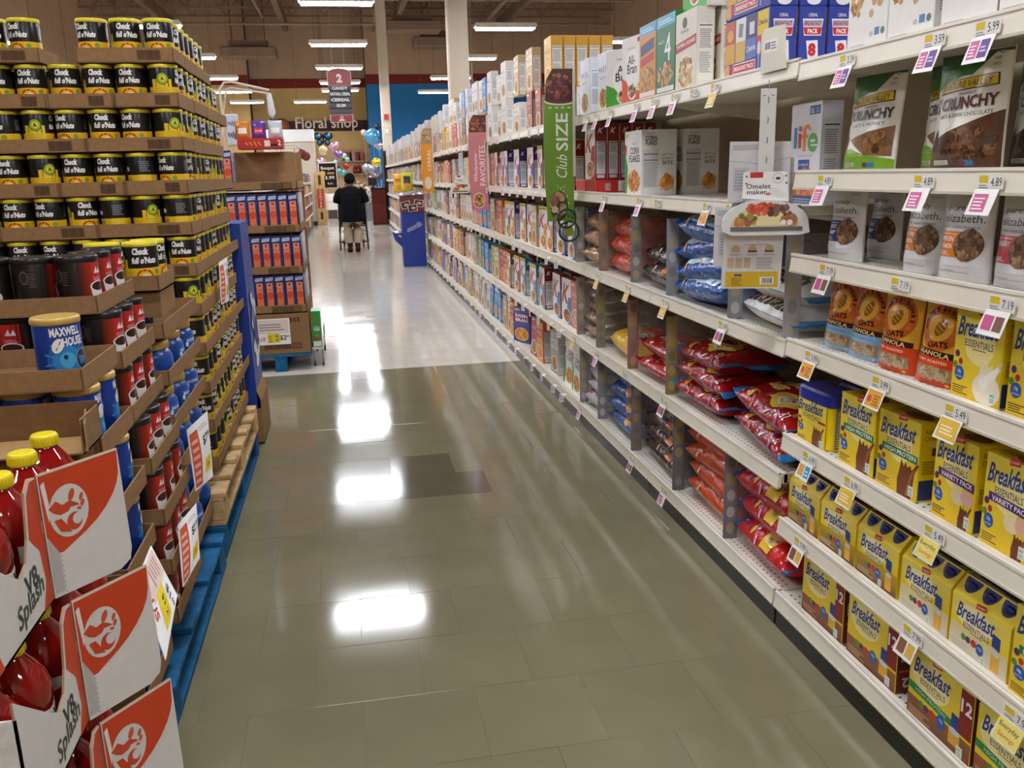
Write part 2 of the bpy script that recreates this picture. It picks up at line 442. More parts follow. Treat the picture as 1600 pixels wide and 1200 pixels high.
# lamps: hung crosswise in rows
lm = MB()
poly = [(-.62, .03), (-.57, 0), (.57, 0), (.62, .03), (.60, .09), (-.60, .09)]
lm.prism(poly, -.15, .15, '#e9e2d4')
L0 = lm.build('strip_light', STEEL)
df = MB(); df.box(-.575, -.135, -.022, .575, .135, -.001, '#ffffff', bev=.012); df.build('diffuser', LAMP, L0)
for x in (-.5, .5):
    h = MB(); h.tube([(x, 0, .09), (x, 0, 4.4)], .006, '#6b5a4a', 5); h.build('hanging_rod', STEEL, L0)
proto(L0)
rows = {0.07: [-2.6, 1.75, 6.1, 10.9, 15.65, 20.4, 24.7, 28.5, 31.0], 3.32: [-1.6, 3.1, 8.1, 13.2, 18.2, 22.85, 27.4, 32], -3.35: [-.6, 4.1, 9.1, 13.6, 18, 22.5, 27, 31.05, 35.3], -1.06: [35.5], 6.6: [14, 20, 26, 32], -6.4: [14, 20, 26, 32]}
where = {0.07: 'row over this aisle', 3.32: 'row right of the aisle', -3.35: 'row left of the aisle', -1.06: 'floral end', 6.6: 'outermost right row', -6.4: 'outermost left row'}
for x, ys in rows.items():
    for i, y in enumerate(ys):
        lab = f'white strip light, {ORD[i+1]} from the near end, {where[x]}' if x != -1.06 else 'white strip light hung alone before the floral shop sign'
        put(L0, lab, 'ceiling light', 'strip lights hung over the aisles', (x, y, 4.2))

# ------------------------------------------------------------------ shelving
CREAMS = '#e6dfcf'
A_LV = [.122, .515, .935, 1.335, 1.735]
B_LV = [.122, .375, .65, .945, 1.195, 1.43, 1.725]
XF, XB = 1.285, 1.78
def shelf_section(i, y0, y1, lv, label, holes):
    root = empty('shelving_unit', (1.53, (y0+y1)/2, 0)); tag(root, label, 'shelving', 'joined shelving units along the right side')
    L_ = (y1-y0)/2-.002
    ox = -1.53
    b = MB(); b.box(XB+ox, -L_, .02, XB+ox+.03, L_, 2.0, '#a3947c'); b.build('back_panel', STEEL, root)  # panel tone darkened from shelf cream, painting in the shade of the interior
    b = MB(); b.box(1.274+ox, -L_, 0, 1.294+ox, L_, .074, '#191716'); b.build('kick_plate', STEEL, root)
    for s in (-1, 1):
        b = MB(); b.box(XB+ox-.03, s*(L_-.012)-.012, 0, XB+ox, s*(L_-.012)+.012, 2.05, '#8f836e')
        for k in range(38): b.box(XB+ox-.0305, s*(L_-.012)-.004, .05+k*.05, XB+ox-.029, s*(L_-.012)+.004, .075+k*.05, '#2a2622')
        b.build('upright', STEEL, root)
    for k, z in enumerate(lv):
        b = MB(); b.box(XF+ox, -L_, z-.032, XB+ox-.03, L_, z-.004, CREAMS)
        b.box(XF+ox-.002, -L_, z-.034, XF+ox+.012, L_, z, CREAMS)
        d = b.build('shelf' if k else 'base_deck', STEEL, root)
        lip = MB(); zl = z-.046
        lip.prism([(0, 0), (.012, -.001), (.018, .044), (.006, .047)], -L_, L_, '#efe8d8', edge='#e9e1cf')
        lip.box(-.002, -L_, -.004, .008, L_, .002, '#d8cfbb'); lip.box(.003, -L_, .043, .012, L_, .050, '#f2ecde')
        o = lip.build('price_rail', STEEL, d); o.location = (XF+ox-.022, 0, zl)
        if holes:
            q = MB()
            for rr in range(2):
                yy = -L_+.02+(.0125 if rr else 0)
                while yy < L_-.02:
                    x_ = XF+ox+.022+rr*.022; zz = z-.0036
                    q.add([(x_-.0035,yy-.0035,zz),(x_+.0035,yy-.0035,zz),(x_+.0035,yy+.0035,zz),(x_-.0035,yy+.0035,zz)], [(0,1,2,3)], '#2b2723'); yy += .026
            o = q.build('perforations', STEEL, d); o['kind'] = 'stuff'
        if k:
            for s in (-1, 1):
                e = MB(); e.prism([(XF+ox+.02, z-.036), (XB+ox-.03, z-.10), (XB+ox-.03, z-.033), (XF+ox+.02, z-.033)], s*(L_-.006)-.0015, s*(L_-.006)+.0015, '#d9d0bd'); e.build('bracket', STEEL, root)
    return root
SEC = [2.40+1.22*i for i in range(22)]
shelf_section(0, 1.17, 2.395, B_LV, 'nearest cream shelving unit holding granola pouches and yellow drink boxes', True)
nm = ['second', 'third', 'fourth', 'fifth']
for i in range(21):
    lab = {0: 'cream shelving unit of bagged cereal beside the hanging omelet makers', 1: 'cream shelving unit behind the green banner with clear bin dividers'}.get(i, f'cream shelving unit of boxed cereal, {ORD[i+2]} unit counted from the camera')
    shelf_section(i+1, SEC[i]+.002, SEC[i+1]-.002, A_LV, lab, i < 2)
# the far side of the run (next aisle) hides behind the back panels
b = MB(); b.box(1.83, 1.13, 0, 2.3, 27.97, 1.9, '#b9ab92'); 
o = b.build('shelving_core', STEEL); tag(o, 'closed rear half of the cereal shelving run facing the next aisle', 'shelving')
e = MB(); e.box(1.24, 28.03, 0, 1.80, 28.08, 2.1, '#3b332e', bev=.01); e.box(1.22, 28.03, .0, 1.27, 28.09, 2.1, '#2e2825')
o = e.build('shelving_end', STEEL); tag(o, 'dark end panel closing the far end of the cereal shelves', 'panel')
# ------------------------------------------------------------------ near right shelf: drink mixes, granola, bags
RZ = -PI/2
YEL1, YEL2, NAVY, CHOC = '#f4d614', '#fbe98a', '#1d2a86', '#6d3a1e'
def splash(k, cx, cy_, s, c1, c2, seed=1):
    r = random.Random(seed); pts = []
    for i, (a, b) in enumerate([(-.5,-1),(.45,-1),(.55,-.3),(.62,.25),(.9,.75),(.72,.72),(.42,.35),(.3,.55),(.12,.4),(-.02,.62),(-.14,.38),(-.34,.7),(-.42,.2),(-.55,-.3)]): pts.append((cx+a*s, cy_+b*s))
    k.poly(pts, c1); k.poly([(cx+.05*s,cy_-.9*s),(cx+.25*s,cy_-.9*s),(cx+.42*s,cy_-.1*s),(cx+.72*s,cy_+.55*s),(cx+.35*s,cy_+.2*s)], c2)
def be_logo(k, cx, cy_, s, tabw=1):
    k.poly([(cx-.02*s, cy_+.27*s), (cx+.21*s, cy_+.30*s), (cx+.20*s, cy_+.40*s), (cx-.01*s, cy_+.37*s)], '#c8202b')
    k.text('Carnation', cx+.095*s, cy_+.335*s, .05*s, '#ffffff', w=.18*s, shear=.3, rot=.12)
    k.text('Breakfast', cx, cy_+.10*s, .275*s, '#1f3f96', w=.86*s, bold=.02, shear=.25, rot=.04)
    k.text('ESSENTIALS', cx+.03*s, cy_-.13*s, .10*s, '#3a3d5c', w=.60*s, bold=.005)
    k.rect(cx-.1*s, cy_-.215*s, cx+.18*s, cy_-.20*s, '#8a7a50')
def badges(k, cx, cy_, s, big):
    for dx, dy, c, r in ((-.05,.55,'#5c2b66',.13),(.16,.30,'#c22f2d',.12),(-.12,.15,'#5f8f2f',.13)): k.ell(cx+dx*s, cy_+dy*s, r*s, r*s, c, 14)
    k.ell(cx+.14*s, cy_-.12*s, .26*s, .26*s, '#1c4fa3', 18); k.ell(cx+.14*s, cy_-.12*s, .225*s, .225*s, '#2a63ba', 18)
    k.text(big, cx+.14*s, cy_-.06*s, .14*s, '#ffffff', bold=.02); k.text('PROTEIN', cx+.14*s, cy_-.24*s, .06*s, '#ffffff', w=.34*s)
def no_tab(k, x, y, s):
    k.rect(x-.5*s, y-.65*s, x+.5*s, y+.65*s, '#e9f0e4'); k.text('NO', x, y+.25*s, .32*s, '#2f6d58', bold=.02); k.lines(x-.35*s, y-.5*s, x+.35*s, y+.0*s, 3, '#6f9486', ragged=.1)
def be_box(name, kind):
    W, H, D = .162, .198, .078
    b = MB(); b.box(-W/2, 0, 0, W/2, D, H, YEL1, bev=.0012, cols={'top': '#e3bd22'}); o = b.build(name, CARTON)
    k = Ink(); k.grad(-W/2+.001, .001, W/2-.001, H-.001, '#eec814', '#f8e34e', 8)
    k.ell(.005, .125, .05, .045, '#fbeb9c', 16)
    be_logo(k, -.002, H*.735, .155)
    if kind == 'vanilla':
        splash(k, .035, .06, .055, '#efe3bd', '#fdf7e2'); k.ell(.038, .035, .046, .034, '#f4ead0', 18); k.poly([(.01,.05),(.07,.09),(.082,.085),(.03,.03)], '#fdf9ea')
    elif kind == 'protein':
        splash(k, .036, .055, .055, '#7a3f1e', '#a2653a')
        k.poly([(-.062,.098),(.078,.094),(.078,.114),(-.062,.116)], '#1f8447'); k.text('HIGH PROTEIN', .010, .1055, .0115, '#ffffff', w=.122, bold=.02)
    else:
        splash(k, .045, .032, .034, '#6e351b', '#9a5d35'); k.ell(.02, .07, .027, .02, '#f0dfae', 12); k.ell(.055, .074, .024, .018, '#eab9a0', 12)
        k.poly([(-.062,.100),(.078,.092),(.078,.112),(-.062,.118)], '#5b2a78'); k.text('VARIETY PACK', .010, .1055, .0115, '#ffffff', w=.122, bold=.02, rot=-.03)
    badges(k, -.064, .062, .062, '13g' if kind != 'protein' else '18g')
    k.lines(-W/2+.006, .010, -W/2+.062, .030, 4, '#4a3512', ragged=.4)
    no_tab(k, W/2-.020, .022, .020)
    k.build('front_print', o, front(0))
    k = Ink(); k.rect(.004, .004, D-.03, .055, '#27337f'); k.lines(.010, .07, D-.012, .105, 7, '#7b6a2a'); k.rect(.034, .115, .046, .135, '#6a3a1e'); k.rect(.028, .138, .05, .148, '#e8e4d8')
    k.text('Rich Milk', .038, .176, .011, '#7a5213', w=.05); k.text('Chocolate', .038, .160, .011, '#7a5213', w=.055)
    k.rect(D-.022, .06, D-.006, .108, '#efe2a6')
    k.build('side_print', o, right(W/2))
    k = Ink(); k.ell(.02, D*.5, .045, .026, '#7d4a22' if kind != 'vanilla' else '#f1e4be', 14); k.lines(-.06, .012, -.01, .05, 5, '#8a6d1a')
    k.build('top_print', o, top(H))
    return proto(o)
BEP = {k: be_box('drink_mix_box', k) for k in ('vanilla', 'protein', 'variety')}
def sixpack(kind):
    W, H, D = .183, .168, .125; low = '#6d3920' if kind == 'choc' else '#d9d5cb'
    prof = [(0, 0), (D, 0), (D, .128), (D-.032, H), (.032, H), (0, .128)]
    b = MB(); n = len(prof); v = [(-W/2, y, z) for y, z in prof]+[(W/2, y, z) for y, z in prof]
    b.add(v, [tuple(range(n))[::-1], tuple(range(n, 2*n))], [YEL1, YEL1])
    cl = ['#54301d', YEL1, YEL1, '#7b4526' if kind == 'choc' else '#8d8778', YEL1, YEL1]
    b.add(v, [(i, n+i, n+(i+1) % n, (i+1) % n)[::-1] if False else ((i+1) % n, i, n+i, n+(i+1) % n)[::-1] for i in range(n)], cl)
    o = b.build('drink_six_pack', CARTON)
    for i in (-1, 0, 1):
        c = MB(); c.ball(i*.058, .020, .1525, .017, .009, .011, '#1b2270', 14, 8); c.build('bottle_cap', PLASTIC, o)
    k = Ink(); k.grad(-W/2+.001, .001, W/2-.001, .060, low, mix(low, YEL1, .55), 6); k.grad(-W/2+.001, .060, W/2-.001, .127, YEL1, '#f8e36c', 5)
    k.ell(-.015, .09, .06, .03, '#fbefb5', 18)
    be_logo(k, -.012, .086, .135)
    for dx, c, r in ((-.045,'#5f8f2f',.008),(-.030,'#5c2b66',.008),(-.012,'#c22f2d',.009)): k.ell(dx, .038, r, r, c, 10)
    k.ell(.008, .034, .012, .014, '#2458ad', 12); k.text('10g', .008, .036, .008, '#ffffff')
    k.poly([(.042,.064),(.066,.060),(.066,.090),(.042,.094)], '#27418f'); k.rect(.042, .008, .068, .052, '#e9b43a'); k.ell(.055, .05, .013, .006, '#cfd4df', 10)
    k.lines(-W/2+.006, .008, -.005, .024, 3, '#cdbb9e', ragged=.4); no_tab(k, .020, .013, .014)
    k.build('front_print', o, front(0))
    k = Ink(); a = math.atan2(H-.128, .032); L_ = math.hypot(.032, H-.128)
    k.rect(-W/2+.001, .001, W/2-.001, L_-.001, YEL1)
    for i in (-1, 0, 1): k.ell(i*.058, L_-.003, .0245, .034, '#161d5e', 18, a0=PI, a1=2*PI)
    k.build('shoulder_print', o, lambda u, v, w_: (u, v*math.cos(a)-w_*math.sin(a), .128+v*math.sin(a)+w_*math.cos(a)))
    k = Ink(); k.poly([(-.07,.045),(.06,.038),(.07,.09),(-.06,.092)], '#3a332c'); k.text('Breakfast', 0, .065, .022, '#6f86c9', w=.09, shear=.2); k.build('top_print', o, top(H))
    return proto(o)
SIX = {k: sixpack(k) for k in ('choc', 'vanilla')}
def twelve(banner):
    W, H, D = .228, .178, .19
    b = MB(); b.box(-W/2, 0, 0, W/2, D, H, '#6b3620', bev=.0015, cols={'front': YEL1, 'top': '#6a4426'}); o = b.build('drink_twelve_pack', CARTON)
    k = Ink(); k.grad(-W/2+.001, .001, W/2-.001, .055, '#6b371f', '#9a5f28', 5); k.grad(-W/2+.001, .055, W/2-.001, H-.001, '#f0cf1c', '#f7e24f', 6)
    k.ell(-.035, .125, .07, .045, '#fbeda6', 18)
    k.rect(W/2-.044, .062, W/2-.001, H-.001, '#8c2220'); k.text('12', W/2-.023, .137, .034, '#ffffff', bold=.03)
    be_logo(k, -.030, .130, .150)
    if banner: k.poly([(-W/2+.002,.072),(W/2-.06,.060),(W/2-.06,.078),(-W/2+.002,.092)], '#1d8a4a'); k.text('HIGH PROTEIN', -.03, .0765, .010, '#d9f0dc', w=.11, rot=-.07)
    for dx, c, r in ((-.062,'#5f8f2f',.010),(-.043,'#5c2b66',.009),(-.02,'#c22f2d',.010)): k.ell(dx, .048, r, r, c, 10)
    k.ell(.012, .048, .016, .018, '#2458ad', 14); k.text('10g', .012, .052, .010, '#ffffff')
    k.rect(.040, .020, .078, .058, '#e3ad38'); k.ell(.059, .056, .019, .008, '#d6d9e2', 12); k.poly([(.046,.066),(.070,.062),(.070,.098),(.046,.100)], '#27418f')
    k.lines(-W/2+.008, .008, -.02, .030, 4, '#c9a07a', ragged=.4); no_tab(k, W/2-.034, .018, .020)
    k.build('front_print', o, front(0))
    k = Ink(); k.rect(.008, .004, .06, .058, '#7d1f1c'); k.text('12', .034, .03, .028, '#f3e7df', bold=.03, rot=PI); k.rect(.012, .09, .052, .125, '#c9d6c4'); k.rect(.008, .06, .06, .066, '#b86a2c'); k.build('side_print', o, right(W/2))
    k = Ink(); k.rect(-W/2+.003, .003, W/2-.003, D-.003, '#5b3a22' if not banner else '#4c3a26'); k.text('Breakfast', 0, .07, .03, '#d8b33a', w=.12, shear=.2); k.ell(.06, .13, .03, .02, '#c99a2c', 12); k.build('top_print', o, top(H))
    return proto(o)
TWV = {k: twelve(k) for k in (False, True)}
def canister():
    W, D, H = .150, .098, .150
    def ring(s, z, n=28):
        P_ = []
        for i in range(n):
            a = 2*PI*i/n; c_, s_ = math.cos(a), math.sin(a)
            P_.append((s*W/2*math.copysign(abs(c_)**.42, c_), D/2+s*D/2*math.copysign(abs(s_)**.42, s_), z))
        return P_
    def loft(b, rings, cols):
        n = len(rings[0])
        for i in range(len(rings)-1):
            b.add(rings[i]+rings[i+1], [(k, (k+1) % n, n+(k+1) % n, n+k) for k in range(n)], cols[i], True)
        b.add(rings[-1], [tuple(range(n))], cols[-1]); b.add(rings[0], [tuple(range(n))[::-1]], cols[0])
    b = MB(); loft(b, [ring(.97, 0), ring(1, .004), ring(1, .132), ring(.97, .136)], [YEL1]*3); o = b.build('drink_mix_canister', PLASTIC)
    b = MB(); loft(b, [ring(1.04, .128), ring(1.05, .132), ring(1.03, .160), ring(.95, .168), ring(.90, .166)], ['#2430a0']*4); b.build('lid', PLASTIC, o)
    k = Ink(); hw = .060
    k.grad(-hw, .004, hw, .128, '#eec918', '#f7e45c', 6); be_logo(k, -.006, .098, .120)
    splash(k, .024, .035, .036, '#74401f', '#9c6238'); badges(k, -.050, .046, .042, '10g'); no_tab(k, .045, .013, .016)
    k.rect(.028, .072, .058, .079, '#b8252b'); k.lines(-.058, .006, -.02, .018, 3, '#4a3512')
    k.build('front_print', o, front(0))
    k = Ink(); k.rect(.02, .006, .078, .126, '#8d8e95'); k.lines(.024, .012, .074, .12, 16, '#e8e8ea', ragged=.1); k.build('side_print', o, right(W/2))
    return proto(o)
CAN = canister()

def pouch(name, W, H, T, col, draw, mat=POUCH, top_w=1.0, seed=1, nu=16, nv=18):
    r = random.Random(seed); ph = [r.random()*6 for _ in range(6)]
    def half(v): 
        t = v/H; return W/2*(1-(1-top_w)*t)*(1-.04*math.sin(PI*t))
    def thick(u, v):
        t = min(max(v/H, 0), 1); U = max(-1, min(1, u/half(v)))
        p = (1-abs(U)**2.6)*max(0, 1-t**2.0)**.8*(.55+.45*min(1, t*6))
        wr = .0020*math.sin(34*u+ph[0]+20*v)*math.sin(26*v+ph[1])+.0010*math.sin(55*v+ph[2]+30*u)
        return .0012+T/2*p+wr*(1-abs(U)**4)*min(1, 5*(1-t))
    F = lambda u, v, w_: (u*(half(v)/(W/2)), T/2-thick(u*(half(v)/(W/2)), v)-w_, v)
    b = MB(); vs = []; n = nu+1
    for j in range(nv+1):
        for i in range(n): vs.append(F(-W/2+W*i/nu, H*j/nv, 0))
    for j in range(nv+1):
        for i in range(n): x, y, z = vs[j*n+i]; vs.append((x, T-y, z))
    o_ = n*(nv+1); f = []
    for j in range(nv):
        for i in range(nu):
            f.append((j*n+i, j*n+i+1, (j+1)*n+i+1, (j+1)*n+i)); f.append((o_+j*n+i+1, o_+j*n+i, o_+(j+1)*n+i, o_+(j+1)*n+i+1))
    rim = [j*n for j in range(nv, -1, -1)]+[i for i in range(1, n)]+[j*n+n-1 for j in range(1, nv+1)]+[nv*n+i for i in range(n-2, 0, -1)]
    for k in range(len(rim)): a, c = rim[k], rim[(k+1) % len(rim)]; f.append((c, a, o_+a, o_+c))
    b.add(vs, f, col, True); o = b.build(name, mat)
    k = Ink(); draw(k, W, H); k.build('front_print', o, F, mat, cut=(W/18, H/22), gap=.00042)
    return proto(o)
BROWN_F = ['#6b4526', '#8a5c34', '#a3733f', '#4c2f1a', '#b98a52']
def nv_print(flavour):
    def d(k, W, H):
        k.rect(-W/2+.002, .002, W/2-.002, H-.003, '#efebe0')
        k.grad(-W/2+.002, H*.80, W/2-.002, H-.003, '#2f7a35', '#0f4a24', 5)
        k.poly([(-W/2+.002,H*.70),(-W*.08,H*.80),(-W*.18,H*.86),(-W/2+.002,H*.86)], '#3f8a34'); k.poly([(W*.06,H*.80),(W/2-.002,H*.80),(W/2-.002,H-.01),(W*.28,H*.97)], '#eeeadd')
        k.poly([(-W*.40,H*.655),(W*.40,H*.70),(W*.38,H*.80),(-W*.36,H*.755)], '#1d1a14'); k.poly([(-W*.385,H*.665),(W*.385,H*.708),(W*.365,H*.792),(-W*.345,H*.748)], '#e8c52d')
        k.text('NATURE VALLEY', 0, H*.728, H*.058, '#1d1a14', w=W*.66, bold=.0, rot=.05)
        k.text('GRANOLA', W*.05, H*.652, H*.022, '#3a342c', w=W*.24, rot=.05)
        k.text('&', -W*.40, H*.53, H*.08, '#3a3a36', bold=.02); k.text('BIG', -W*.40, H*.60, H*.045, '#8a867c', bold=.01)
        k.text('CRUNCHY', W*.06, H*.575, H*.105, '#33302b' if flavour == 'oats' else '#5d2730', w=W*.74, bold=.03, rot=.04)
        k.text('OATS & HONEY' if flavour == 'oats' else 'OATS & DARK CHOCOLATE', W*.04, H*.475, H*.034, '#2f2c26', w=W*.58 if flavour == 'oats' else W*.7, bold=.0, rot=.04)
        k.text('100%', W*.32, H*.915, H*.026, '#2f3a2c', bold=.01); k.text('OATS', W*.32, H*.868, H*.022, '#2f3a2c', bold=.01)
        k.poly([(W*.22,H*.935),(W*.30,H*.965),(W*.36,H*.945),(W*.44,H*.97),(W*.36,H*.952),(W*.30,H*.972)], '#2f3a2c')
        if flavour == 'oats':
            k.poly([(-W/2+.002,.002),(W/2-.002,.002),(W/2-.002,H*.13),(W*.1,H*.17),(-W*.2,H*.24),(-W/2+.002,H*.22)], '#7fae2c')
            k.poly([(-W*.26,H*.33),(W*.46,H*.46),(W*.46,H*.16),(W*.10,H*.17)], '#8a5f3c'); k.food(W*.22, H*.29, W*.20, H*.09, BROWN_F, 60, .011, 5)
            k.ell(-W*.40, H*.30, W*.085, H*.085, '#c48432', 14); 
            for q in range(4): k.rect(-W*.47+q*W*.04, H*.235, -W*.455+q*W*.04, H*.365, '#8a5320')
        else:
            k.poly([(-W/2+.002,.002),(W/2-.002,.002),(W/2-.002,H*.50),(-W*.1,H*.34),(-W/2+.002,H*.22)], '#5b3a26'); k.food(W*.12, H*.22, W*.3, H*.13, ['#4a2c1c','#6b4426','#7d5533','#35201a'], 80, .012, 9)
            k.poly([(-W*.42,H*.26),(-W*.30,H*.36),(-W*.26,H*.22),(-W*.36,H*.16)], '#2d1a14')
        k.rect(-W*.34, H*.055, -W*.10, H*.095, '#d8dccd'); k.lines(-W*.33, H*.06, -W*.11, H*.092, 3, '#7d8a6d', ragged=.1); k.rect(W*.06, H*.05, W*.24, H*.095, '#2a78b8'); k.rect(W*.06, H*.05, W*.13, H*.095, '#7a2f62')
    return d
NV = {k: pouch('granola_pouch', .205, .25, .075, '#d9d7cc', nv_print(k), top_w=.97, seed=i) for i, k in enumerate(('oats', 'choc'))}
def pe_print(c, l1, l2):
    def d(k, W, H):
        k.rect(-W/2+.002, .002, W/2-.002, H-.004, '#dcdcdd')
        k.text('purely', -W*.10, H*.80, H*.085, '#2b2b2d', w=W*.50); k.text('elizabeth.', 0, H*.695, H*.085, '#2b2b2d', w=W*.78)
        k.text('ANCIENT GRAIN GRANOLA', -W*.04, H*.60, H*.026, '#4a4a4e', w=W*.74)
        k.rect(-W/2+.002, H*.27, W*.18, H*.555, c); k.text(l1, -W*.255, H*.47, H*.055, '#ffffff', w=W*.40, bold=.01); k.text(l2, -W*.255, H*.39, H*.055, '#ffffff', w=W*.38, bold=.01) if l2 else None
        k.lines(-W*.42, H*.29, -W*.08, H*.34, 3, '#e9e3da'); k.lines(-W*.42, H*.52, W*.0, H*.535, 1, '#f4e9d9')
        k.ell(W*.20, H*.41, W*.225, W*.225, '#5b4030', 22); k.food(W*.20, H*.41, W*.19, W*.19, ['#6f4f38','#8b684a','#4d3526','#a28261'], 70, .008, 4)
        k.lines(-W*.42, H*.10, W*.3, H*.13, 2, '#9a9a9d', ragged=.5)
        k.lines(W*.08, H*.90, W*.4, H*.93, 2, '#8d8d92')
    return d
PE = {}
for i, (k_, c, a_, b_) in enumerate((('blue', '#22348c', 'BLUEBERRY', 'HEMP'), ('orange', '#e2802a', 'PUMPKIN', 'CINNAMON'), ('red', '#c23246', 'CRANBERRY', ''))):
    PE[k_] = pouch('granola_pouch', .152, .195, .07, '#d4d4d6', pe_print(c, a_, b_), top_w=.95, seed=20+i)
def gr_print(kind):
    base = '#e9a52c' if kind == 'honey' else '#d98a3a'
    low = '#d8471f' if kind == 'honey' else '#8fb9dc'
    def d(k, W, H):
        k.grad(-W/2+.002, .002, W/2-.002, H-.003, base, '#f2c63e' if kind == 'honey' else '#c96a25', 6)
        k.ell(0, H*.665, W*.42, H*.27, '#d96e1e', 28); k.ell(0, H*.665, W*.25, H*.155, '#f0b63a', 22); k.ell(W*.02, H*.665, W*.10, H*.105, '#9a5a1c', 14, rot=-.5)
        for q in range(3): k.ell(W*.02+(q-1)*.006, H*.665+(q-1)*.008, W*.10, .0025, '#d99a3a', 8, rot=-.5)
        for i, ch in enumerate('HONEYBUNCHES'):
            a = PI*(1.03-1.06*(i+(.3 if i > 4 else 0))/11.3); k.text(ch, W*.335*math.cos(a), H*.665+H*.212*math.sin(a), H*.056, '#2e160c', bold=.05, rot=a-PI/2)
        k.text('of', -W*.30, H*.545, H*.032, '#2e160c', bold=.03, rot=-.5); k.text('OATS', W*.03, H*.475, H*.07, '#2e160c', w=W*.42, bold=.03, rot=.08)
        k.poly([(-W/2+.002,H*.345),(W*.42,H*.315),(W*.42,H*.395),(-W/2+.002,H*.425)], '#3a2013'); k.text('GRANOLA', -W*.06, H*.372, H*.055, '#f4d695', w=W*.72, bold=.02, rot=-.05)
        k.rect(-W/2+.002, .002, W/2-.002, H*.33, low)
        k.text('HONEY ROASTED' if kind == 'honey' else 'VANILLA ALMOND', -W*.06, H*.285, H*.03, '#fff3df' if kind == 'honey' else '#3f6d97', w=W*.68, rot=-.03)
        k.poly([(-W*.36,H*.085),(W*.38,H*.07),(W*.38,H*.215),(-W*.36,H*.235)], '#a58a68'); k.food(0, H*.15, W*.33, H*.055, ['#b59a76','#c9b08a','#93744f','#dcc7a3'], 60, .009, 3)
        k.ell(W*.30, H*.04, .006, .004, '#c8d9e8' if kind != 'honey' else '#e9b13a', 8)
    return d
GR = {k: pouch('granola_pouch', .150, .205, .06, '#d07a2a', gr_print(k), FILM, .98, 30+i) for i, k in enumerate(('honey', 'vanilla'))}

def bag(name, lx, ly, t, base, draw=None, ends=None, seed=1, nu=20, nv=14, droop=0):
    """pillow bag lying flat: length along x, front edge at y=0, resting on z=0; flat crimped fins at both ends"""
    r = random.Random(seed); ph = [r.random()*6 for _ in range(8)]; XE = .90
    def z(X, Y, s):
        q = min(1, abs(X)/XE)
        e = max(0, 1-q**4)**.5*max(0, 1-abs(Y)**3.2)**.6
        wr = .11*math.sin(5*X+ph[0]+3*Y)*math.sin(4*Y+ph[1])+.08*math.sin(13*X+ph[2]+4*Y)+.05*math.sin(11*Y+ph[3]-6*X)+.10*q**4*math.sin(16*Y+ph[5])
        fin = max(0, abs(X)-XE)/(1-XE)
        return t/2+s*t/2*(e*(1+(wr if s > 0 else wr*.3)))*(1 if s > 0 else .95)+s*.0012+fin*(.07*math.sin(26*Y+ph[4])+.25*math.sin(3*Y+ph[6]))*t*.6
    def pos(X, Y, s, w_=0):
        q = min(1, abs(X)/XE)
        x = X*lx/2; y = ly/2+Y*ly/2*(1-.05*q**6)
        return (x, y-w_*.9*(1 if Y < -.55 else 0), z(X, Y, s)+w_*s)
    Xs = [-1, -.96, -.93]+[-XE+2*XE*i/(nu-4) for i in range(nu-3)]+[.93, .96, 1]
    b = MB(); vs = []; n = len(Xs); nu = n-1
    for s in (1, -1):
        for j in range(nv+1):
            Y = -1+2*j/nv; Y = math.sin(Y*PI/2)*.7+Y*.3
            for X in Xs: vs.append(pos(X, Y, s))
    o_ = n*(nv+1); f = []; c = []
    for j in range(nv):
        for i in range(nu):
            X = abs(Xs[i]+Xs[i+1])/2; cc = ends if ends and X > XE else base
            f.append((j*n+i, j*n+i+1, (j+1)*n+i+1, (j+1)*n+i)); c.append(cc)
            f.append((o_+j*n+i+1, o_+j*n+i, o_+(j+1)*n+i, o_+(j+1)*n+i+1)); c.append(cc)
    rim = [j*n for j in range(nv, -1, -1)]+[i for i in range(1, n)]+[j*n+n-1 for j in range(1, nv+1)]+[nv*n+i for i in range(n-2, 0, -1)]
    for k in range(len(rim)): a, d_ = rim[k], rim[(k+1) % len(rim)]; f.append((d_, a, o_+a, o_+d_)); c.append(ends or base)
    b.add(vs, f, c, True); o = b.build(name, FILM)
    if draw:
        k = Ink(); draw(k)
        k.build('bag_print', o, lambda u, v, w_: pos(u*.9, v, 1, w_+.0016), FILM, cut=(.07, .10), gap=.0004)
    return proto(o)
def spots(k, pal, n, seed, x0=-.85, x1=.85, y0=-.98, y1=-.55, s=(.035, .07)):
    r = random.Random(seed)
    for i in range(n):
        x = x0+(x1-x0)*(i+.5)/n; y = y0+(y1-y0)*r.random(); k.ell(x, y, s[0]*(.7+.6*r.random()), s[1]*(.7+.6*r.random()), pal[r.randrange(len(pal))], 8, rot=r.random()*3)
FRUIT = ['#e6c04a', '#d98a9a', '#7f9a3a', '#e9e0d0', '#c96a3a', '#8a5a8a']
def d_red(k):
    spots(k, FRUIT, 13, 3); k.text('32', .74, -.8, .22, '#efe7df', w=.11)
    k.ell(.28, -.38, .36, .42, '#f0c93a', 20); k.ell(.28, -.38, .25, .28, '#efe3c8', 18); k.food(.28, -.38, .18, .2, FRUIT, 30, .045, 3)
    k.text('Fruities', -.45, -.2, .35, '#f2d26a', w=.6, bold=.03, shear=.3); k.text('Tootie', -.35, .25, .4, '#f2d26a', w=.62, bold=.03, shear=.3)
    k.rect(-.52, -.93, -.42, -.70, '#d99a2a')
def d_blue(k):
    k.scribble(.1, -.25, .95, .5, '#f1f3f7'); k.poly([(-.7,-.9),(.8,-.95),(.8,-.72),(-.7,-.66)], '#cfe0ee'); spots(k, ['#2a1d18', '#c9a06a', '#3c6fb0', '#e8e0d2'], 11, 7)
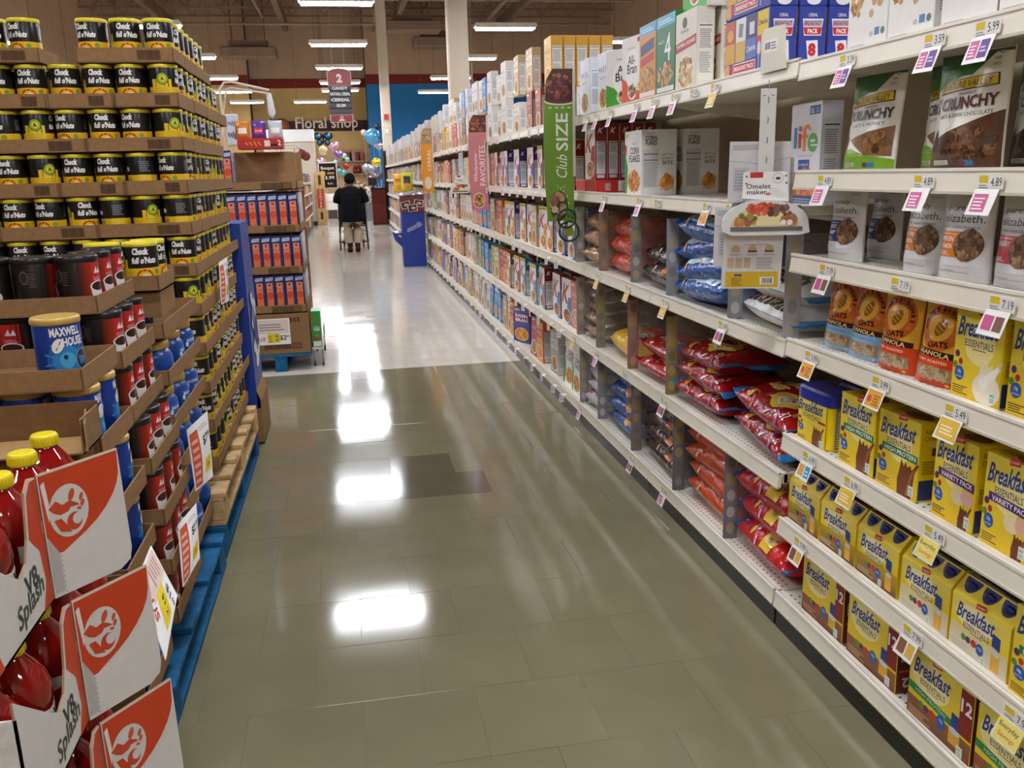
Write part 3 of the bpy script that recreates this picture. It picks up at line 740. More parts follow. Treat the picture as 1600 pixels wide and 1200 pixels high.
def d_blue2(k):
    k.scribble(-.3, -.2, .8, .45, '#f1f3f7'); k.ell(.5, -.5, .42, .5, '#c98a3a', 16); k.food(.5, -.5, .34, .42, ['#e0a85a', '#c98436', '#f0c987', '#9a5f22'], 40, .07, 3); k.rect(-.9, -.9, -.75, -.6, '#d0342c')
def d_brown(k):
    k.scribble(-.3, -.4, .8, .4, '#e9d9c4'); k.poly([(.35,-.95),(.7,-.95),(.75,-.3),(.4,-.3)], '#d9762a'); spots(k, ['#e8b03a', '#c23a2a', '#7a4a2a', '#e9d5b5'], 9, 5)
def d_orange(k):
    spots(k, ['#3f8a3a', '#e9c02f', '#b5481a', '#f2b98a', '#7a3a1a'], 10, 6); k.ell(.35, -.1, .42, .5, '#4a2c20', 16); k.food(.35, -.1, .34, .42, ['#5b3826', '#3b2218', '#7a4d33'], 40, .07, 2); k.scribble(-.4, -.1, .5, .34, '#f5d878')
def d_trix(k):
    k.poly([(.1,-.99),(.45,-.99),(.45,.3),(.1,.3)], '#efc73a'); k.food(.27, -.4, .15, .5, FRUIT, 36, .06, 8); spots(k, ['#e7b6c2', '#4f8a3f', '#e9c04a', '#cfd4d8', '#8f4fa0'], 9, 9, -.85, .05)
    k.poly([(.5,-.2),(.95,-.1),(.95,.2),(.5,.1)], '#2c7a45')
def d_cow(k):
    k.ell(.35, -.4, .28, .45, '#3a7a44', 14); k.ell(-.1, -.3, .3, .35, '#b8283a', 14)
    for i in range(7): x = -.85+i*.24; k.rect(x, -.92, x+.16, -.60, '#2a2421'); k.ell(x+.08, -.76, .05, .1, '#b98a5a', 8)
def d_gold(k):
    k.ell(.2, -.5, .5, .4, '#7a4a22', 14); k.food(.2, -.5, .4, .35, ['#c9893a', '#8a5424', '#e0b060'], 40, .07, 4); k.rect(-.9, -.95, -.6, -.5, '#2a4a8a')
def d_redor(k):
    k.ell(.25, -.5, .45, .4, '#d9622a', 14); k.scribble(-.3, -.4, .6, .3, '#f4d06a'); spots(k, ['#e9b04a', '#b53a1a', '#e8d0a5'], 8, 2)
def d_clear(k):
    k.food(0, -.4, .8, .5, ['#a5764a', '#6a452c', '#c9a06a', '#4a3020', '#e0c9a0'], 90, .06, 4); k.poly([(-.4,-.2),(.4,-.2),(.4,.4),(-.4,.4)], '#c9c3b8')
def d_yel(k):
    k.poly([(-.6,.1),(.6,.1),(.6,.6),(-.6,.6)], '#c8322a'); k.ell(.3, -.4, .5, .45, '#e8dcc0', 16); k.food(.3, -.4, .42, .4, ['#d9c59a', '#b08a55', '#efe3c9', '#7a5530'], 50, .06, 2); k.scribble(-.2, .0, .6, .3, '#c8322a')
def d_red2(k): k.text('Fruity', 0, -.5, .4, '#f3efe6', w=.8, bold=.03, shear=.3); spots(k, ['#e9b04a', '#f0e0c0'], 6, 2)
def d_white(k): k.rect(-.9, -.9, -.4, -.3, '#c8323a'); k.food(.2, -.5, .5, .4, ['#b58a5a', '#e0cfae', '#7a5530'], 40, .07, 2); k.scribble(-.1, .1, .6, .3, '#2a3a8a')
BAGS = {
 'red': bag('cereal_bag', .48, .30, .105, '#9c1217', d_red, '#2579b8', 1), 'red2': bag('cereal_bag', .47, .30, .105, '#951116', d_red, '#2579b8', 11),
 'blue': bag('cereal_bag', .52, .30, .125, '#0f57a6', d_blue, '#0f57a6', 2), 'blueb': bag('cereal_bag', .46, .28, .115, '#1c57a0', d_blue2, '#17407f', 3),
 'brown': bag('cereal_bag', .46, .28, .112, '#3a1b12', d_brown, '#4a2a1c', 4), 'orange': bag('cereal_bag', .48, .30, .118, '#c44a12', d_orange, '#1f5fa8', 5),
 'trix': bag('cereal_bag', .44, .30, .13, '#c41f1c', d_trix, '#1c5f9c', 6), 'cow': bag('cereal_bag', .42, .30, .105, '#dfe1dc', d_cow, '#2b7fc0', 7),
 'gold': bag('cereal_bag', .42, .27, .12, '#a8702c', d_gold, '#a8702c', 8), 'redor': bag('cereal_bag', .46, .27, .12, '#c2381f', d_redor, '#b02a1a', 9),
 'dark': bag('cereal_bag', .42, .27, .115, '#2a1c16', d_brown, '#33241c', 10), 'clear': bag('cereal_bag', .40, .26, .098, '#7a5b44', d_clear, '#a59a8c', 12),
 'yel': bag('cereal_bag', .46, .28, .135, '#e3b41f', d_yel, '#d9a51a', 13), 'redlow': bag('cereal_bag', .44, .28, .095, '#a5161a', d_red2, '#8e1216', 14),
 'white': bag('cereal_bag', .38, .26, .11, '#bcbcc4', d_white, '#8f8f98', 15)}
# ------------------------------------------------------------------ boxed cereal
def nutrition(k, W, D, H, side, panel, t=.66):
    """printed facts panel on the box's camera-side spine"""
    k.rect(.003, .003, D-.003, H-.003, side)
    k.rect(.008, H*.10, D-.008, H*t+H*.14, panel)
    k.rect(.010, H*(t+.105), D-.010, H*(t+.118), '#3a3a3c'); k.lines(.012, H*.52, D-.012, H*t+H*.08, 10, '#84848a', ragged=.15); k.rect(.010, H*.50, D-.010, H*.506, '#55555a'); k.lines(.012, H*.20, D-.012, H*.46, 12, '#9a9aa0', ragged=.25)
    k.rect(.012, H*.03, D-.012, H*.085, panel)
FLAKE = ['#d98a34', '#e9a950', '#c4742a', '#f0c076', '#b0621f']
MIXF = ['#c98f50', '#8a5a30', '#e3bd83', '#6b4324', '#d9a765']
def cereal_box(body, side, panel, fn, w=.195, d=.065, h=.285, name='cereal_box', top_=None, pt=.66):
    b = MB(); b.box(-w/2, 0, 0, w/2, d, h, side, bev=.0012, cols={'front': body, 'back': body, 'top': top_ or side}); o = b.build(name, CARTON)
    k = Ink(); fn(k, w, h); k.build('front_print', o, front(0))
    k = Ink(); nutrition(k, w, d, h, side, panel, pt)
    if pt < .6: k.text('K', d/2, h*.88, h*.10, '#ffffff', bold=.02, shear=.35)
    k.build('side_print', o, right(w/2))
    return proto(o)
def f_k(stripe, bowl=MIXF, yellow=False, base='#eeece8', big=False):
    def f(k, w, h):
        k.rect(-w/2+.002, .002, w/2-.002, h-.002, base)
        k.poly([(w*.08,.002),(w/2-.002,.002),(w/2-.002,h*.62),(w*.20,h*.60),(w*.04,h*.30)], stripe)
        k.text('K', -w*.06, h*.66, h*(.34 if not big else .42), '#b3202b', w=w*.62, bold=.02, shear=.4)
        k.scribble(-w*.2, h*.91, w*.34, h*.04, '#b3202b'); k.text('Special', -w*.24, h*.86, h*.035, '#3a3a40', w=w*.30)
        k.ell(w*.04, h*.19, w*.40, h*.165, '#f4f1ec', 20); k.ell(w*.04, h*.19, w*.35, h*.14, bowl[0], 18); k.food(w*.04, h*.19, w*.31, h*.12, bowl, 46, w*.055, 3)
        if yellow: k.rect(-w/2+.002, h*.92, w/2-.002, h-.002, '#f2cd1e'); k.lines(-w*.4, h*.94, w*.4, h*.975, 1, '#5a4a10')
    return f
def f_corn(k, w, h):
    k.rect(-w/2+.002, .002, w/2-.002, h-.002, '#eeeeea')
    k.poly([(-w/2+.002,.002),(-w*.36,.002),(-w*.30,h*.42),(-w*.42,h*.62),(-w/2+.002,h*.64)], '#2f9a44'); k.poly([(-w*.5+.002,h*.64),(-w*.40,h*.62),(-w*.36,h*.75),(-w*.44,h*.80),(-w/2+.002,h*.78)], '#c8242c')
    k.scribble(w*.10, h*.80, w*.34, h*.05, '#c8242c'); k.text('CORN', w*.10, h*.69, h*.11, '#1f1f21', w=w*.52, bold=.02); k.text('FLAKES', w*.10, h*.57, h*.11, '#1f1f21', w=w*.62, bold=.02)
    k.ell(w*.06, h*.22, w*.40, h*.19, '#f4efe4', 22); k.ell(w*.06, h*.22, w*.36, h*.165, '#d98a34', 20); k.food(w*.06, h*.22, w*.33, h*.15, FLAKE, 70, w*.06, 2)
    k.rect(-w*.44, h*.90, -w*.28, h*.96, '#e3bf2d')
def f_gen(base, title, bowl, banner=None, ell='#f2ead8', tx=None, seed=1):
    def f(k, w, h):
        k.grad(-w/2+.002, .002, w/2-.002, h-.002, base, mix(base, '#ffffff', .10), 4)
        if banner: k.poly([(-w/2+.002,h*.56),(w/2-.002,h*.60),(w/2-.002,h*.86),(-w/2+.002,h*.80)], banner)
        if tx:
            for i, t_ in enumerate(tx): k.text(t_, 0, h*(.76-.12*i), h*.10, title, w=w*.72, bold=.03)
        else: k.scribble(-w*.02, h*.72, w*.74, h*.16, title, n=4); k.scribble(-w*.02, h*.58, w*.5, h*.07, title, n=4)
        k.ell(0, h*.24, w*.42, h*.19, ell, 20); k.ell(0, h*.24, w*.36, h*.16, bowl[0], 18); k.food(0, h*.24, w*.34, h*.15, bowl, 50, w*.06, seed)
        k.rect(-w*.42, h*.90, -w*.1, h*.95, ell)
    return f
PNK = ['#d98a9a', '#e9c04a', '#7f9a3a', '#e9e0d0', '#8a5a8a']
D = {}
WHT = '#e8e6e2'
D['k_red'] = cereal_box(WHT, '#8e2018', '#dadade', f_k('#b3262b'), pt=.55)
D['k_purple'] = cereal_box(WHT, '#3d1c63', '#dcdae2', f_k('#6a35a0'), pt=.55)
D['k_gold'] = cereal_box(WHT, '#4a2360', '#d5d0da', f_k('#d9a03a', FLAKE, True), pt=.55)
D['k_brown'] = cereal_box(WHT, '#7a4a1e', '#e0d9cf', f_k('#7a4a1e', MIXF, True), pt=.55)
D['k_teal'] = cereal_box(WHT, '#3f7f97', '#dfe4e6', f_k('#4a90ab', MIXF, True), pt=.55)
D['k_big'] = cereal_box('#e9eef2', '#7a1c18', '#e2e0de', f_k('#3f86c4', ['#9a4a24', '#c9793a', '#7a2f1c', '#e0b070'], big=True), w=.21, pt=.55)
D['k_blue'] = cereal_box(WHT, '#2a3f7d', '#dcdfe6', f_k('#34509a', MIXF), pt=.55)
D['corn'] = cereal_box('#eeeeea', '#d9d9d6', '#e9e9e6', f_corn, w=.205, d=.07, h=.30)
D['orange'] = cereal_box('#d9822e', '#c9661c', '#dad6ce', f_gen('#e08a30', '#f6efe0', FLAKE, '#c9541c'))
D['magenta'] = cereal_box('#a32252', '#8c1b44', '#ddd3d8', f_gen('#a9265a', '#f4e4d0', MIXF))
D['raisin'] = cereal_box('#4a2a7a', '#7a1f55', '#d9d3dd', f_gen('#34439a', '#ffffff', FLAKE, '#7a2a70', '#f2cf3a', ('RAISIN', 'BRAN')), w=.22)
D['tan'] = cereal_box('#c9a878', '#b79a6c', '#e4ddcf', f_gen('#cfae7c', '#7a3a1c', MIXF, '#e8dcc3'))
D['blue'] = cereal_box('#2f7fc4', '#2a73b8', '#d5dde6', f_gen('#3a8ccc', '#ffffff', FLAKE, None))
D['white'] = cereal_box('#e5e1da', '#d5d0c8', '#ebe9e5', f_gen('#e6e1d8', '#8a3a2a', MIXF, None))
D['grey'] = cereal_box('#b9b4ac', '#c4c0b8', '#dedcd8', f_gen('#b5aea4', '#3f5a3a', MIXF, '#d9d3c6'))
D['red'] = cereal_box('#c2382c', '#b43328', '#ddd0ca', f_gen('#c8402f', '#f4e9d4', FLAKE, None))
D['pink'] = cereal_box('#d9756a', '#c9685e', '#e1d6d0', f_gen('#d97a6a', '#f8f0e4', PNK, None))
D['yellow'] = cereal_box('#e3c22c', '#d4b020', '#e6dfc4', f_gen('#e8c832', '#3a2a14', PNK, None))
D['green'] = cereal_box('#7a9a3a', '#6a8a30', '#dbe0cf', f_gen('#86a844', '#f4f0dc', MIXF, None))
D['choc'] = cereal_box('#7a4528', '#6b3a20', '#d9cdc2', f_gen('#7f4a2c', '#f0dcb8', MIXF, None))
D['red2'] = cereal_box('#9a3a22', '#8c3420', '#b9a79c', f_gen('#a3442a', '#f0dcc0', MIXF, None), h=.26)
D['pale'] = cereal_box('#dfe1e6', '#d7dae0', '#eceef1', f_gen('#dfe2e8', '#2f4a9a', MIXF, None), h=.29, d=.07)
D['wheat'] = cereal_box('#d9a63a', '#d19a2c', '#e6e2da', f_gen('#e0b04a', '#7a4a1a', FLAKE, None, '#f5e6c0'), h=.30, d=.075)
D['oat'] = cereal_box('#d8d4c8', '#e2e0d8', '#efeee9', f_gen('#d3cdbd', '#7a2a22', MIXF, '#efece2'), h=.27, d=.06)
# large near boxes
def quaker(k, w, h):
    k.rect(-w/2+.002, .002, w/2-.002, h-.002, '#e6e0d0'); k.ell(-w*.06, h*.86, w*.11, h*.07, '#4a4a4a', 14); k.text('QUAKER', -w*.06, h*.755, h*.045, '#3a3a3a', w=w*.4, bold=.01)
    k.poly([(-w/2+.002,h*.50),(w/2-.002,h*.56),(w/2-.002,h*.68),(-w/2+.002,h*.62)], '#b8372c'); k.text('OATMEAL SQUARES', 0, h*.595, h*.055, '#fff4e4', w=w*.88, bold=.02, rot=.06)
    k.ell(0, h*.25, w*.43, h*.22, '#f2ead8', 22); k.food(0, h*.25, w*.36, h*.18, ['#b98a4a', '#d9b26a', '#8a5f2c', '#e8cc8c'], 60, w*.06, 3)
D['quaker'] = cereal_box('#e6e0d0', '#e9e5da', '#f3f1ea', quaker, w=.21, h=.285, d=.07)
def four(c, band):
    def f(k, w, h):
        k.rect(-w/2+.002, .002, w/2-.002, h-.002, c); k.rect(-w/2+.002, h*.86, w/2-.002, h-.002, '#62b3d6'); k.lines(-w*.4, h*.90, w*.4, h*.96, 2, '#e4f2f8')
        if band == '4': k.text('4', w*.10, h*.60, h*.34, '#ffffff', bold=.0); k.scribble(-w*.24, h*.68, w*.36, h*.06, '#ffffff')
        else: k.poly([(-w*.4,h*.60),(w*.4,h*.66),(w*.4,h*.80),(-w*.4,h*.74)], '#2f3f7a'); k.poly([(-w*.4,h*.46),(w*.4,h*.52),(w*.4,h*.62),(-w*.4,h*.56)], '#c8322c')
        k.food(0, h*.26, w*.42, h*.15, MIXF, 60, w*.06, 6); k.rect(-w*.46, h*.06, w*.46, h*.12, '#e9e5da')
    return f
D['four_green'] = cereal_box('#2c7a48', '#27803f', '#dfe6df', four('#2f7d4a', '4'), w=.21, h=.31, d=.07)
D['four_orange'] = cereal_box('#d98f2c', '#62b3d6', '#e8dfcf', four('#dd9630', 'x'), w=.21, h=.31, d=.07)
def allbran(c1, c2):
    def f(k, w, h):
        k.rect(-w/2+.002, .002, w/2-.002, h-.002, '#f0efe9'); k.poly([(-w/2+.002,.002),(w/2-.002,.002),(w/2-.002,h*.16),(w*.2,h*.22),(-w*.2,h*.34),(-w/2+.002,h*.42)], c1)
        k.ell(w*.05, h*.52, w*.36, h*.30, '#fbfaf5', 22)
        k.scribble(-w*.02, h*.83, w*.36, h*.055, '#c8242c'); k.text('All-', 0, h*.66, h*.13, '#232323', w=w*.34, bold=.01); k.text('Bran', w*.02, h*.53, h*.14, '#232323', w=w*.48, bold=.01)
        k.ell(w*.03, h*.20, w*.22, h*.13, '#f6f4ec', 18); k.food(w*.03, h*.20, w*.17, h*.09, c2, 26, w*.05, 2); k.rect(w*.28, h*.90, w*.44, h*.96, '#b8282c'); k.ell(w*.36, h*.26, w*.07, w*.07, '#e8c32a', 12)
    return f
D['bran_green'] = cereal_box('#f0efe9', '#e4e6e4', '#f2f2ef', allbran('#4aa83a', ['#9a3a2a', '#6a4a2a', '#c9a06a']), w=.24, h=.27, d=.075)
D['bran_orange'] = cereal_box('#f0efe9', '#e2dccf', '#f2f2ef', allbran('#d9542a', ['#8a4a2a', '#6a3a1a', '#b9865a']), w=.21, h=.29, d=.07)
def life():
    w, h, d = .21, .295, .065
    def f(k, w, h):
        k.rect(-w/2+.002, .002, w/2-.002, h-.002, '#e3e4ea'); k.rect(w*.12, h*.88, w*.46, h*.965, '#274a94'); k.lines(w*.15, h*.895, w*.28, h*.95, 3, '#e8ecf4'); k.lines(w*.31, h*.895, w*.44, h*.95, 3, '#9ab2da')
        k.rect(-w*.385, h*.56, -w*.275, h*.77, '#2f7fc0'); k.rect(-w*.235, h*.56, -w*.125, h*.71, '#cf3a34'); k.poly([(-w*.235,h*.73),(-w*.12,h*.725),(-w*.11,h*.775),(-w*.225,h*.78)], '#cf3a34'); k.rect(-w*.075, h*.53, w*.035, h*.73, '#e58f26'); k.ell(w*.06, h*.73, w*.135, h*.062, '#e58f26', 16, a0=0, a1=PI); k.ell(w*.075, h*.725, w*.045, h*.025, '#e3e4ea', 12); k.rect(-w*.12, h*.655, w*.10, h*.69, '#e58f26'); k.ell(w*.26, h*.61, w*.165, h*.092, '#4fa83a', 22); k.rect(w*.18, h*.615, w*.33, h*.64, '#e3e4ea'); k.rect(w*.20, h*.575, w*.43, h*.592, '#e3e4ea')
        k.text('multigrain cereal', w*.02, h*.485, h*.022, '#8a8c98', w=w*.5); k.rect(-w*.2, h*.34, w*.18, h*.445, '#2154a4'); k.text('original', -w*.02, h*.395, h*.04, '#ffffff', w=w*.3)
        k.ell(w*.02, h*.18, w*.44, h*.15, '#b5532a', 18); k.food(w*.02, h*.20, w*.42, h*.14, ['#b5502a', '#d97a3f', '#8f3b1e', '#e59a5c'], 46, w*.09, 3); k.rect(-w/2+.002, .002, w/2-.002, h*.085, '#2b3a72'); k.lines(-w*.3, h*.02, w*.4, h*.07, 2, '#9fb0d6')
    return cereal_box('#e3e4ea', '#d0d1d8', '#e0e1e6', f, w=w, h=h, d=d)
D['life'] = life()
def club_corn():
    w, h, d = .24, .285, .165
    b = MB(); b.box(-w/2, 0, 0, w/2, d, h, '#e6e6e3', bev=.0015); o = b.build('corn_flakes_box', CARTON)
    k = Ink(); f_corn(k, w, h); k.build('front_print', o, front(0))
    k = Ink(); m_ = d*.5
    k.scribble(m_*.55, h*.94, m_*.5, h*.04, '#c8242c'); k.text('CORN', m_*.55, h*.87, h*.07, '#1f1f21', w=m_*.66, bold=.02); k.text('FLAKES', m_*.55, h*.80, h*.07, '#1f1f21', w=m_*.66, bold=.02)
    k.rect(.008, h*.12, m_-.004, h*.70, '#d0d0d0'); k.lines(.012, h*.14, m_-.008, h*.52, 18, '#a0a0a4', ragged=.2); k.rect(.010, h*.53, m_-.006, h*.545, '#6a6a6e'); k.rect(.010, h*.62, m_-.006, h*.635, '#6a6a6e')
    k.text('BEST IN', m_*1.5, h*.62, h*.036, '#6a8a5a', w=m_*.62); k.text('EVERY', m_*1.5, h*.56, h*.036, '#4a6a3a', w=m_*.62); k.text('BITE', m_*1.5, h*.495, h*.055, '#3a5a2a', w=m_*.6, bold=.01)
    k.food(m_*1.46, h*.20, m_*.40, h*.11, FLAKE, 70, .010, 7); k.rect(m_*1.02, h*.085, d-.004, h*.10, '#c9c9c6')
    k.build('side_print', o, right(w/2)); return proto(o)
CLUB = club_corn()
def breakfast_pack():
    w, h, d = .325, .185, .088
    b = MB(); b.box(-w/2, 0, 0, w/2, d, h, '#2a3f9c', bev=.0015, cols={'back': '#c9b49c', 'left': '#c9b49c', 'top': '#27388c'}); o = b.build('breakfast_pack_box', CARTON)
    k = Ink()
    cols = [('#c9563a', '#e0a83a'), ('#e8e6e2', '#d9b35a'), ('#4a3f6a', '#5a78c0'), ('#e3c22c', '#d8483a')]
    for i, (a, c) in enumerate(cols):
        x = -w/2+.004+i*.079
        k.rect(x, h*.42, x+.074, h-.004, a); k.rect(x, h*.26, x+.074, h*.60, c); k.ell(x+.037, h*.74, .024, .020, c, 10) if i in (0,) else None
        if i == 1: k.poly([(x+.02,h*.68),(x+.05,h*.66),(x+.056,h*.88),(x+.024,h*.90)], '#8a8a90')
        if i == 3: k.text('Cheerios', x+.037, h*.80, h*.09, '#2a2420', w=.06, bold=.01); k.ell(x+.036, h*.42, .022, .016, '#8a8f88', 12)
        if i == 2: k.text('Cheerios', x+.037, h*.44, h*.10, '#f2f2f6', w=.062, bold=.01, rot=.06); k.rect(x+.022, h*.66, x+.058, h*.86, '#d9d9e2')
    k.poly([(-w/2+.002,.002),(w/2-.002,.002),(w/2-.002,h*.44),(w*.36,h*.30),(w*.10,h*.27),(-w*.1,h*.25),(-w*.30,h*.20),(-w/2+.002,h*.16)], '#2a3f9c')
    k.ell(-w*.42, h*.14, .024, .022, '#d9a860', 12); k.text('8', -w*.34, h*.16, h*.19, '#c8282c', bold=.05)
    k.rect(-w*.29, h*.07, w*.22, h*.24, '#ffffff'); k.rect(-w*.28, h*.085, w*.21, h*.225, '#c8282c'); k.text('BREAKFAST PACK', -w*.035, h*.155, h*.075, '#ffffff', w=w*.44, bold=.02)
    k.ell(w*.29, h*.40, .012, .020, '#d6dae6', 12); k.rect(w*.284, h*.06, w*.298, h*.32, '#d6dae6')
    k.build('front_print', o, front(0))
    k = Ink(); k.rect(.002, .002, d-.002, h-.002, '#2a3f9c')
    k.text('CEREAL', d/2, h*.86, h*.05, '#ffffff', w=.03); k.poly([(.010,h*.80),(d-.010,h*.80),(d-.016,h*.54),(.016,h*.54)], '#ffffff'); k.poly([(.012,h*.785),(d-.012,h*.785),(d-.013,h*.68),(.013,h*.68)], '#c8bcd0'); k.poly([(.013,h*.67),(d-.013,h*.67),(d-.018,h*.555),(.018,h*.555)], '#c8282c')
    k.text('BREAKFAST', d/2, h*.73, h*.07, '#7a1c2c', w=.056, bold=.02); k.text('PACK', d/2, h*.61, h*.075, '#ffffff', w=.034, bold=.03)
    k.poly([(.024,h*.46),(d-.026,h*.47),(d-.022,h*.16),(.032,h*.15)], '#e9ecf4'); k.text('8', d/2, h*.32, h*.21, '#c8282c', bold=.06)
    k.ell(d/2, h*.075, .022, .012, '#eef0f4', 14, a0=PI, a1=2*PI); k.rect(d/2-.024, h*.072, d/2+.024, h*.085, '#f6f7fa'); k.poly([(d/2+.006,h*.10),(d/2+.030,h*.15),(d/2+.031,h*.16),(d/2+.004,h*.115)], '#ffffff')
    k.build('side_print', o, right(w/2)); return proto(o)
BP = breakfast_pack()
def granola_carton(kind):
    w, h, d = (.172, .25, .06)
    def f(k, w, h):
        k.rect(-w/2+.002, .002, w/2-.002, h-.002, '#ebe8e2')
        if kind == 'nut':
            k.food(-w*.26, h*.62, w*.20, h*.30, ['#b98a4a', '#d9b06a', '#8a5a2c', '#c99a54'], 70, w*.06, 5); k.ell(-w*.36, h*.62, w*.12, h*.16, '#f2efe9', 14, rot=.3); k.poly([(-w*.46,h*.62),(-w*.30,h*.56),(-w*.36,h*.42)], '#e8a63a')
            k.lines(w*.06, h*.70, w*.44, h*.82, 4, '#b8604a', ragged=.2)
            for x, y, r in ((.16,.44,.05),(.30,.42,.055),(.10,.33,.045)): k.ell(w*x, h*y, w*r*1.3, h*r*.9, '#c9a06a', 10)
            k.ell(w*.12, h*.14, w*.05, h*.025, '#b9bcc0', 10); k.rect(w*.20, h*.12, w*.32, h*.19, '#5a86b4'); k.ell(w*.40, h*.15, w*.05, w*.05, '#5a7a6a', 12); k.lines(-w*.44, h*.05, -w*.05, h*.075, 1, '#a8a49c')
        else:
            k.ell(-w*.32, h*.62, w*.20, h*.22, '#3a2a30', 18); k.ell(-w*.16, h*.40, w*.05, h*.03, '#8a6a4a', 10); k.ell(-w*.08, h*.43, w*.04, h*.03, '#4a2a28', 10); k.ell(-w*.22, h*.33, w*.04, h*.025, '#a8ab9a', 10)
            k.text('V', w*.08, h*.42, h*.06, '#3a3a3c'); k.ell(w*.28, h*.46, w*.08, w*.08, '#3f7a4f', 16); k.rect(w*.21, h*.43, w*.35, h*.47, '#e6ebe2'); k.rect(w*.21, h*.19, w*.37, h*.33, '#5a8ab4'); k.lines(-w*.44, h*.05, -w*.05, h*.075, 1, '#a8a49c'); k.lines(-w*.42, h*.27, -w*.1, h*.30, 1, '#b0aca4')
    return cereal_box('#ebe8e2', '#dcd9d2', '#e9e7e2', f, w=w, h=h, d=d, name='granola_box')
GB = {k: granola_carton(k) for k in ('nut', 'berry')}
# ------------------------------------------------------------------ stocking the right shelves
def at(px, py, X=None, Y=None, Z=None):
    d = FW*F_PX + R2*(px-800) - U2*(py-600)
    t = X/d.x if X is not None else (Y/d.y if Y is not None else (Z-EYE)/d.z)
    return Vector((0, 0, EYE)) + d*t
def R(p, label, cat, group, y, z, x=1.30, dr=0, tilt=0, scale=None):
    return put(p, label, cat, group, (x, y, z-.0035), rot=(tilt, 0, RZ+dr), scale=scale)
g = 'granola pouches on the upper shelves of the nearest unit'
R(NV['oats'], 'green and white granola pouch with clear window, alone at shelf end beside white cereal box', 'granola pouch', g, 2.145, 1.43, 1.305, .10, -.10)
R(NV['oats'], 'green and white granola pouch half hidden behind the chocolate granola pouch', 'granola pouch', g, 1.945, 1.43, 1.385, .0, -.05)
R(NV['choc'], 'upright granola pouch with brown lower half, standing foremost on the granola shelf', 'granola pouch', g, 1.765, 1.43, 1.30, .12, -.04)
R(NV['choc'], 'brown bottomed granola pouch in shadow at the right end of the granola shelf', 'granola pouch', g, 1.66, 1.43, 1.40, 0, -.05)
R(PE['blue'], 'pale grey granola pouch with blue label and round window', 'granola pouch', g, 2.215, 1.195, 1.30, .08, -.04)
R(PE['blue'], 'pale grey pouch with blue label standing in shadow behind its twin', 'granola pouch', g, 2.225, 1.195, 1.42, .0, -.04)
R(PE['orange'], 'pale grey granola pouch with orange label, left of the pair', 'granola pouch', g, 1.885, 1.195, 1.305, .0, -.04)
R(PE['orange'], 'pale grey granola pouch with orange label, beside the red labelled one', 'granola pouch', g, 1.722, 1.195, 1.292, .10, -.02)
R(PE['red'], 'pale grey granola pouch with crimson label at right edge', 'granola pouch', g, 1.562, 1.195, 1.297, 0, -.02)
R(GR['vanilla'], 'orange granola pouch with pale blue bottom, leftmost on its shelf', 'granola pouch', g, 2.225, .945, 1.315, .12, -.10)
R(GR['vanilla'], 'orange granola pouch with pale blue bottom, second on its shelf', 'granola pouch', g, 2.085, .945, 1.31, .12, -.10)
R(GR['honey'], 'yellow orange granola pouch with red bottom beside the pale blue pair', 'granola pouch', g, 1.938, .945, 1.30, .05, -.06)
R(GR['honey'], 'yellow orange granola pouch with red bottom beside the vanilla drink box', 'granola pouch', g, 1.782, .945, 1.302, .10, -.10)
g = 'yellow breakfast drink boxes'
R(BEP['vanilla'], 'yellow vanilla drink mix box with pouring cream beside granola pouches', 'drink box', g, 1.625, .945, 1.30, 0, 0, (.92, 1, 1))
R(BEP['vanilla'], 'yellow vanilla drink mix box cut by the right picture edge', 'drink box', g, 1.455, .945, 1.30, 0, 0, (.92, 1, 1))
R(CAN, 'yellow canister with navy blue lid beside the red cereal bags', 'canister', None, 2.285, .65, 1.30, .05, 0, (1.2, 1, 1))
R(CAN, 'second yellow canister with navy lid, standing deeper in the shelf', 'canister', None, 2.275, .65, 1.42, 0, 0, (1.2, 1, 1))
R(BEP['protein'], 'yellow drink box with green banner beside the navy lidded canister', 'drink box', g, 2.052, .65, 1.30)
R(BEP['protein'], 'yellow drink box with green banner beside the purple banner boxes', 'drink box', g, 1.873, .65, 1.302, .02)
R(BEP['variety'], 'yellow drink box with purple banner, left one of the two', 'drink box', g, 1.66, .65, 1.30, 0, 0, (.86, 1, 1.03))
R(BEP['variety'], 'yellow drink box with purple banner at the right picture edge', 'drink box', g, 1.495, .65, 1.30, 0, 0, (.86, 1, 1.03))
for i, y in enumerate((2.052, 1.873)): R(BEP['protein'], f'green banner drink box in the row behind, {ORD[i+1]} from the canister', 'drink box', g, y, .65, 1.384+i*.002)
R(BEP['variety'], 'purple banner drink box standing deep behind its front twin', 'drink box', g, 1.66, .65, 1.384, 0, 0, (.86, 1, 1.03))
g = 'drink six packs on the second shelf from the floor'
for i, y in enumerate((2.305, 2.113, 1.922)): R(SIX['choc'], f'yellow and brown drink six pack with navy caps, {ORD[i+1]} from the left', 'drink pack', g, y, .375, 1.30)
for i, y in enumerate((1.722, 1.532)): R(SIX['vanilla'], 'yellow and cream drink six pack with navy caps, ' + ('beside the brown ones' if i == 0 else 'right one of the pair'), 'drink pack', g, y, .375, 1.297)
for i, y in enumerate((2.305, 2.113, 1.922)): R(SIX['choc'], f'brown six pack in the second row, {ORD[i+1]} from the left, behind its twin', 'drink pack', g, y, .375, 1.43)
R(SIX['vanilla'], 'cream six pack in the second row behind the first cream one', 'drink pack', g, 1.722, .375, 1.43)
R(BEP['protein'], 'yellow green banner drink box at the end of the six pack shelf', 'drink box', 'yellow breakfast drink boxes', 1.345, .375, 1.29)
g = 'drink twelve packs on the bottom shelf'
R(TWV[False], 'yellow and brown twelve pack of drinks beside the red cereal bags', 'drink pack', g, 2.17, .122, 1.30)
R(TWV[False], 'yellow and brown twelve pack of drinks showing its brown side panel', 'drink pack', g, 1.918, .122, 1.30)
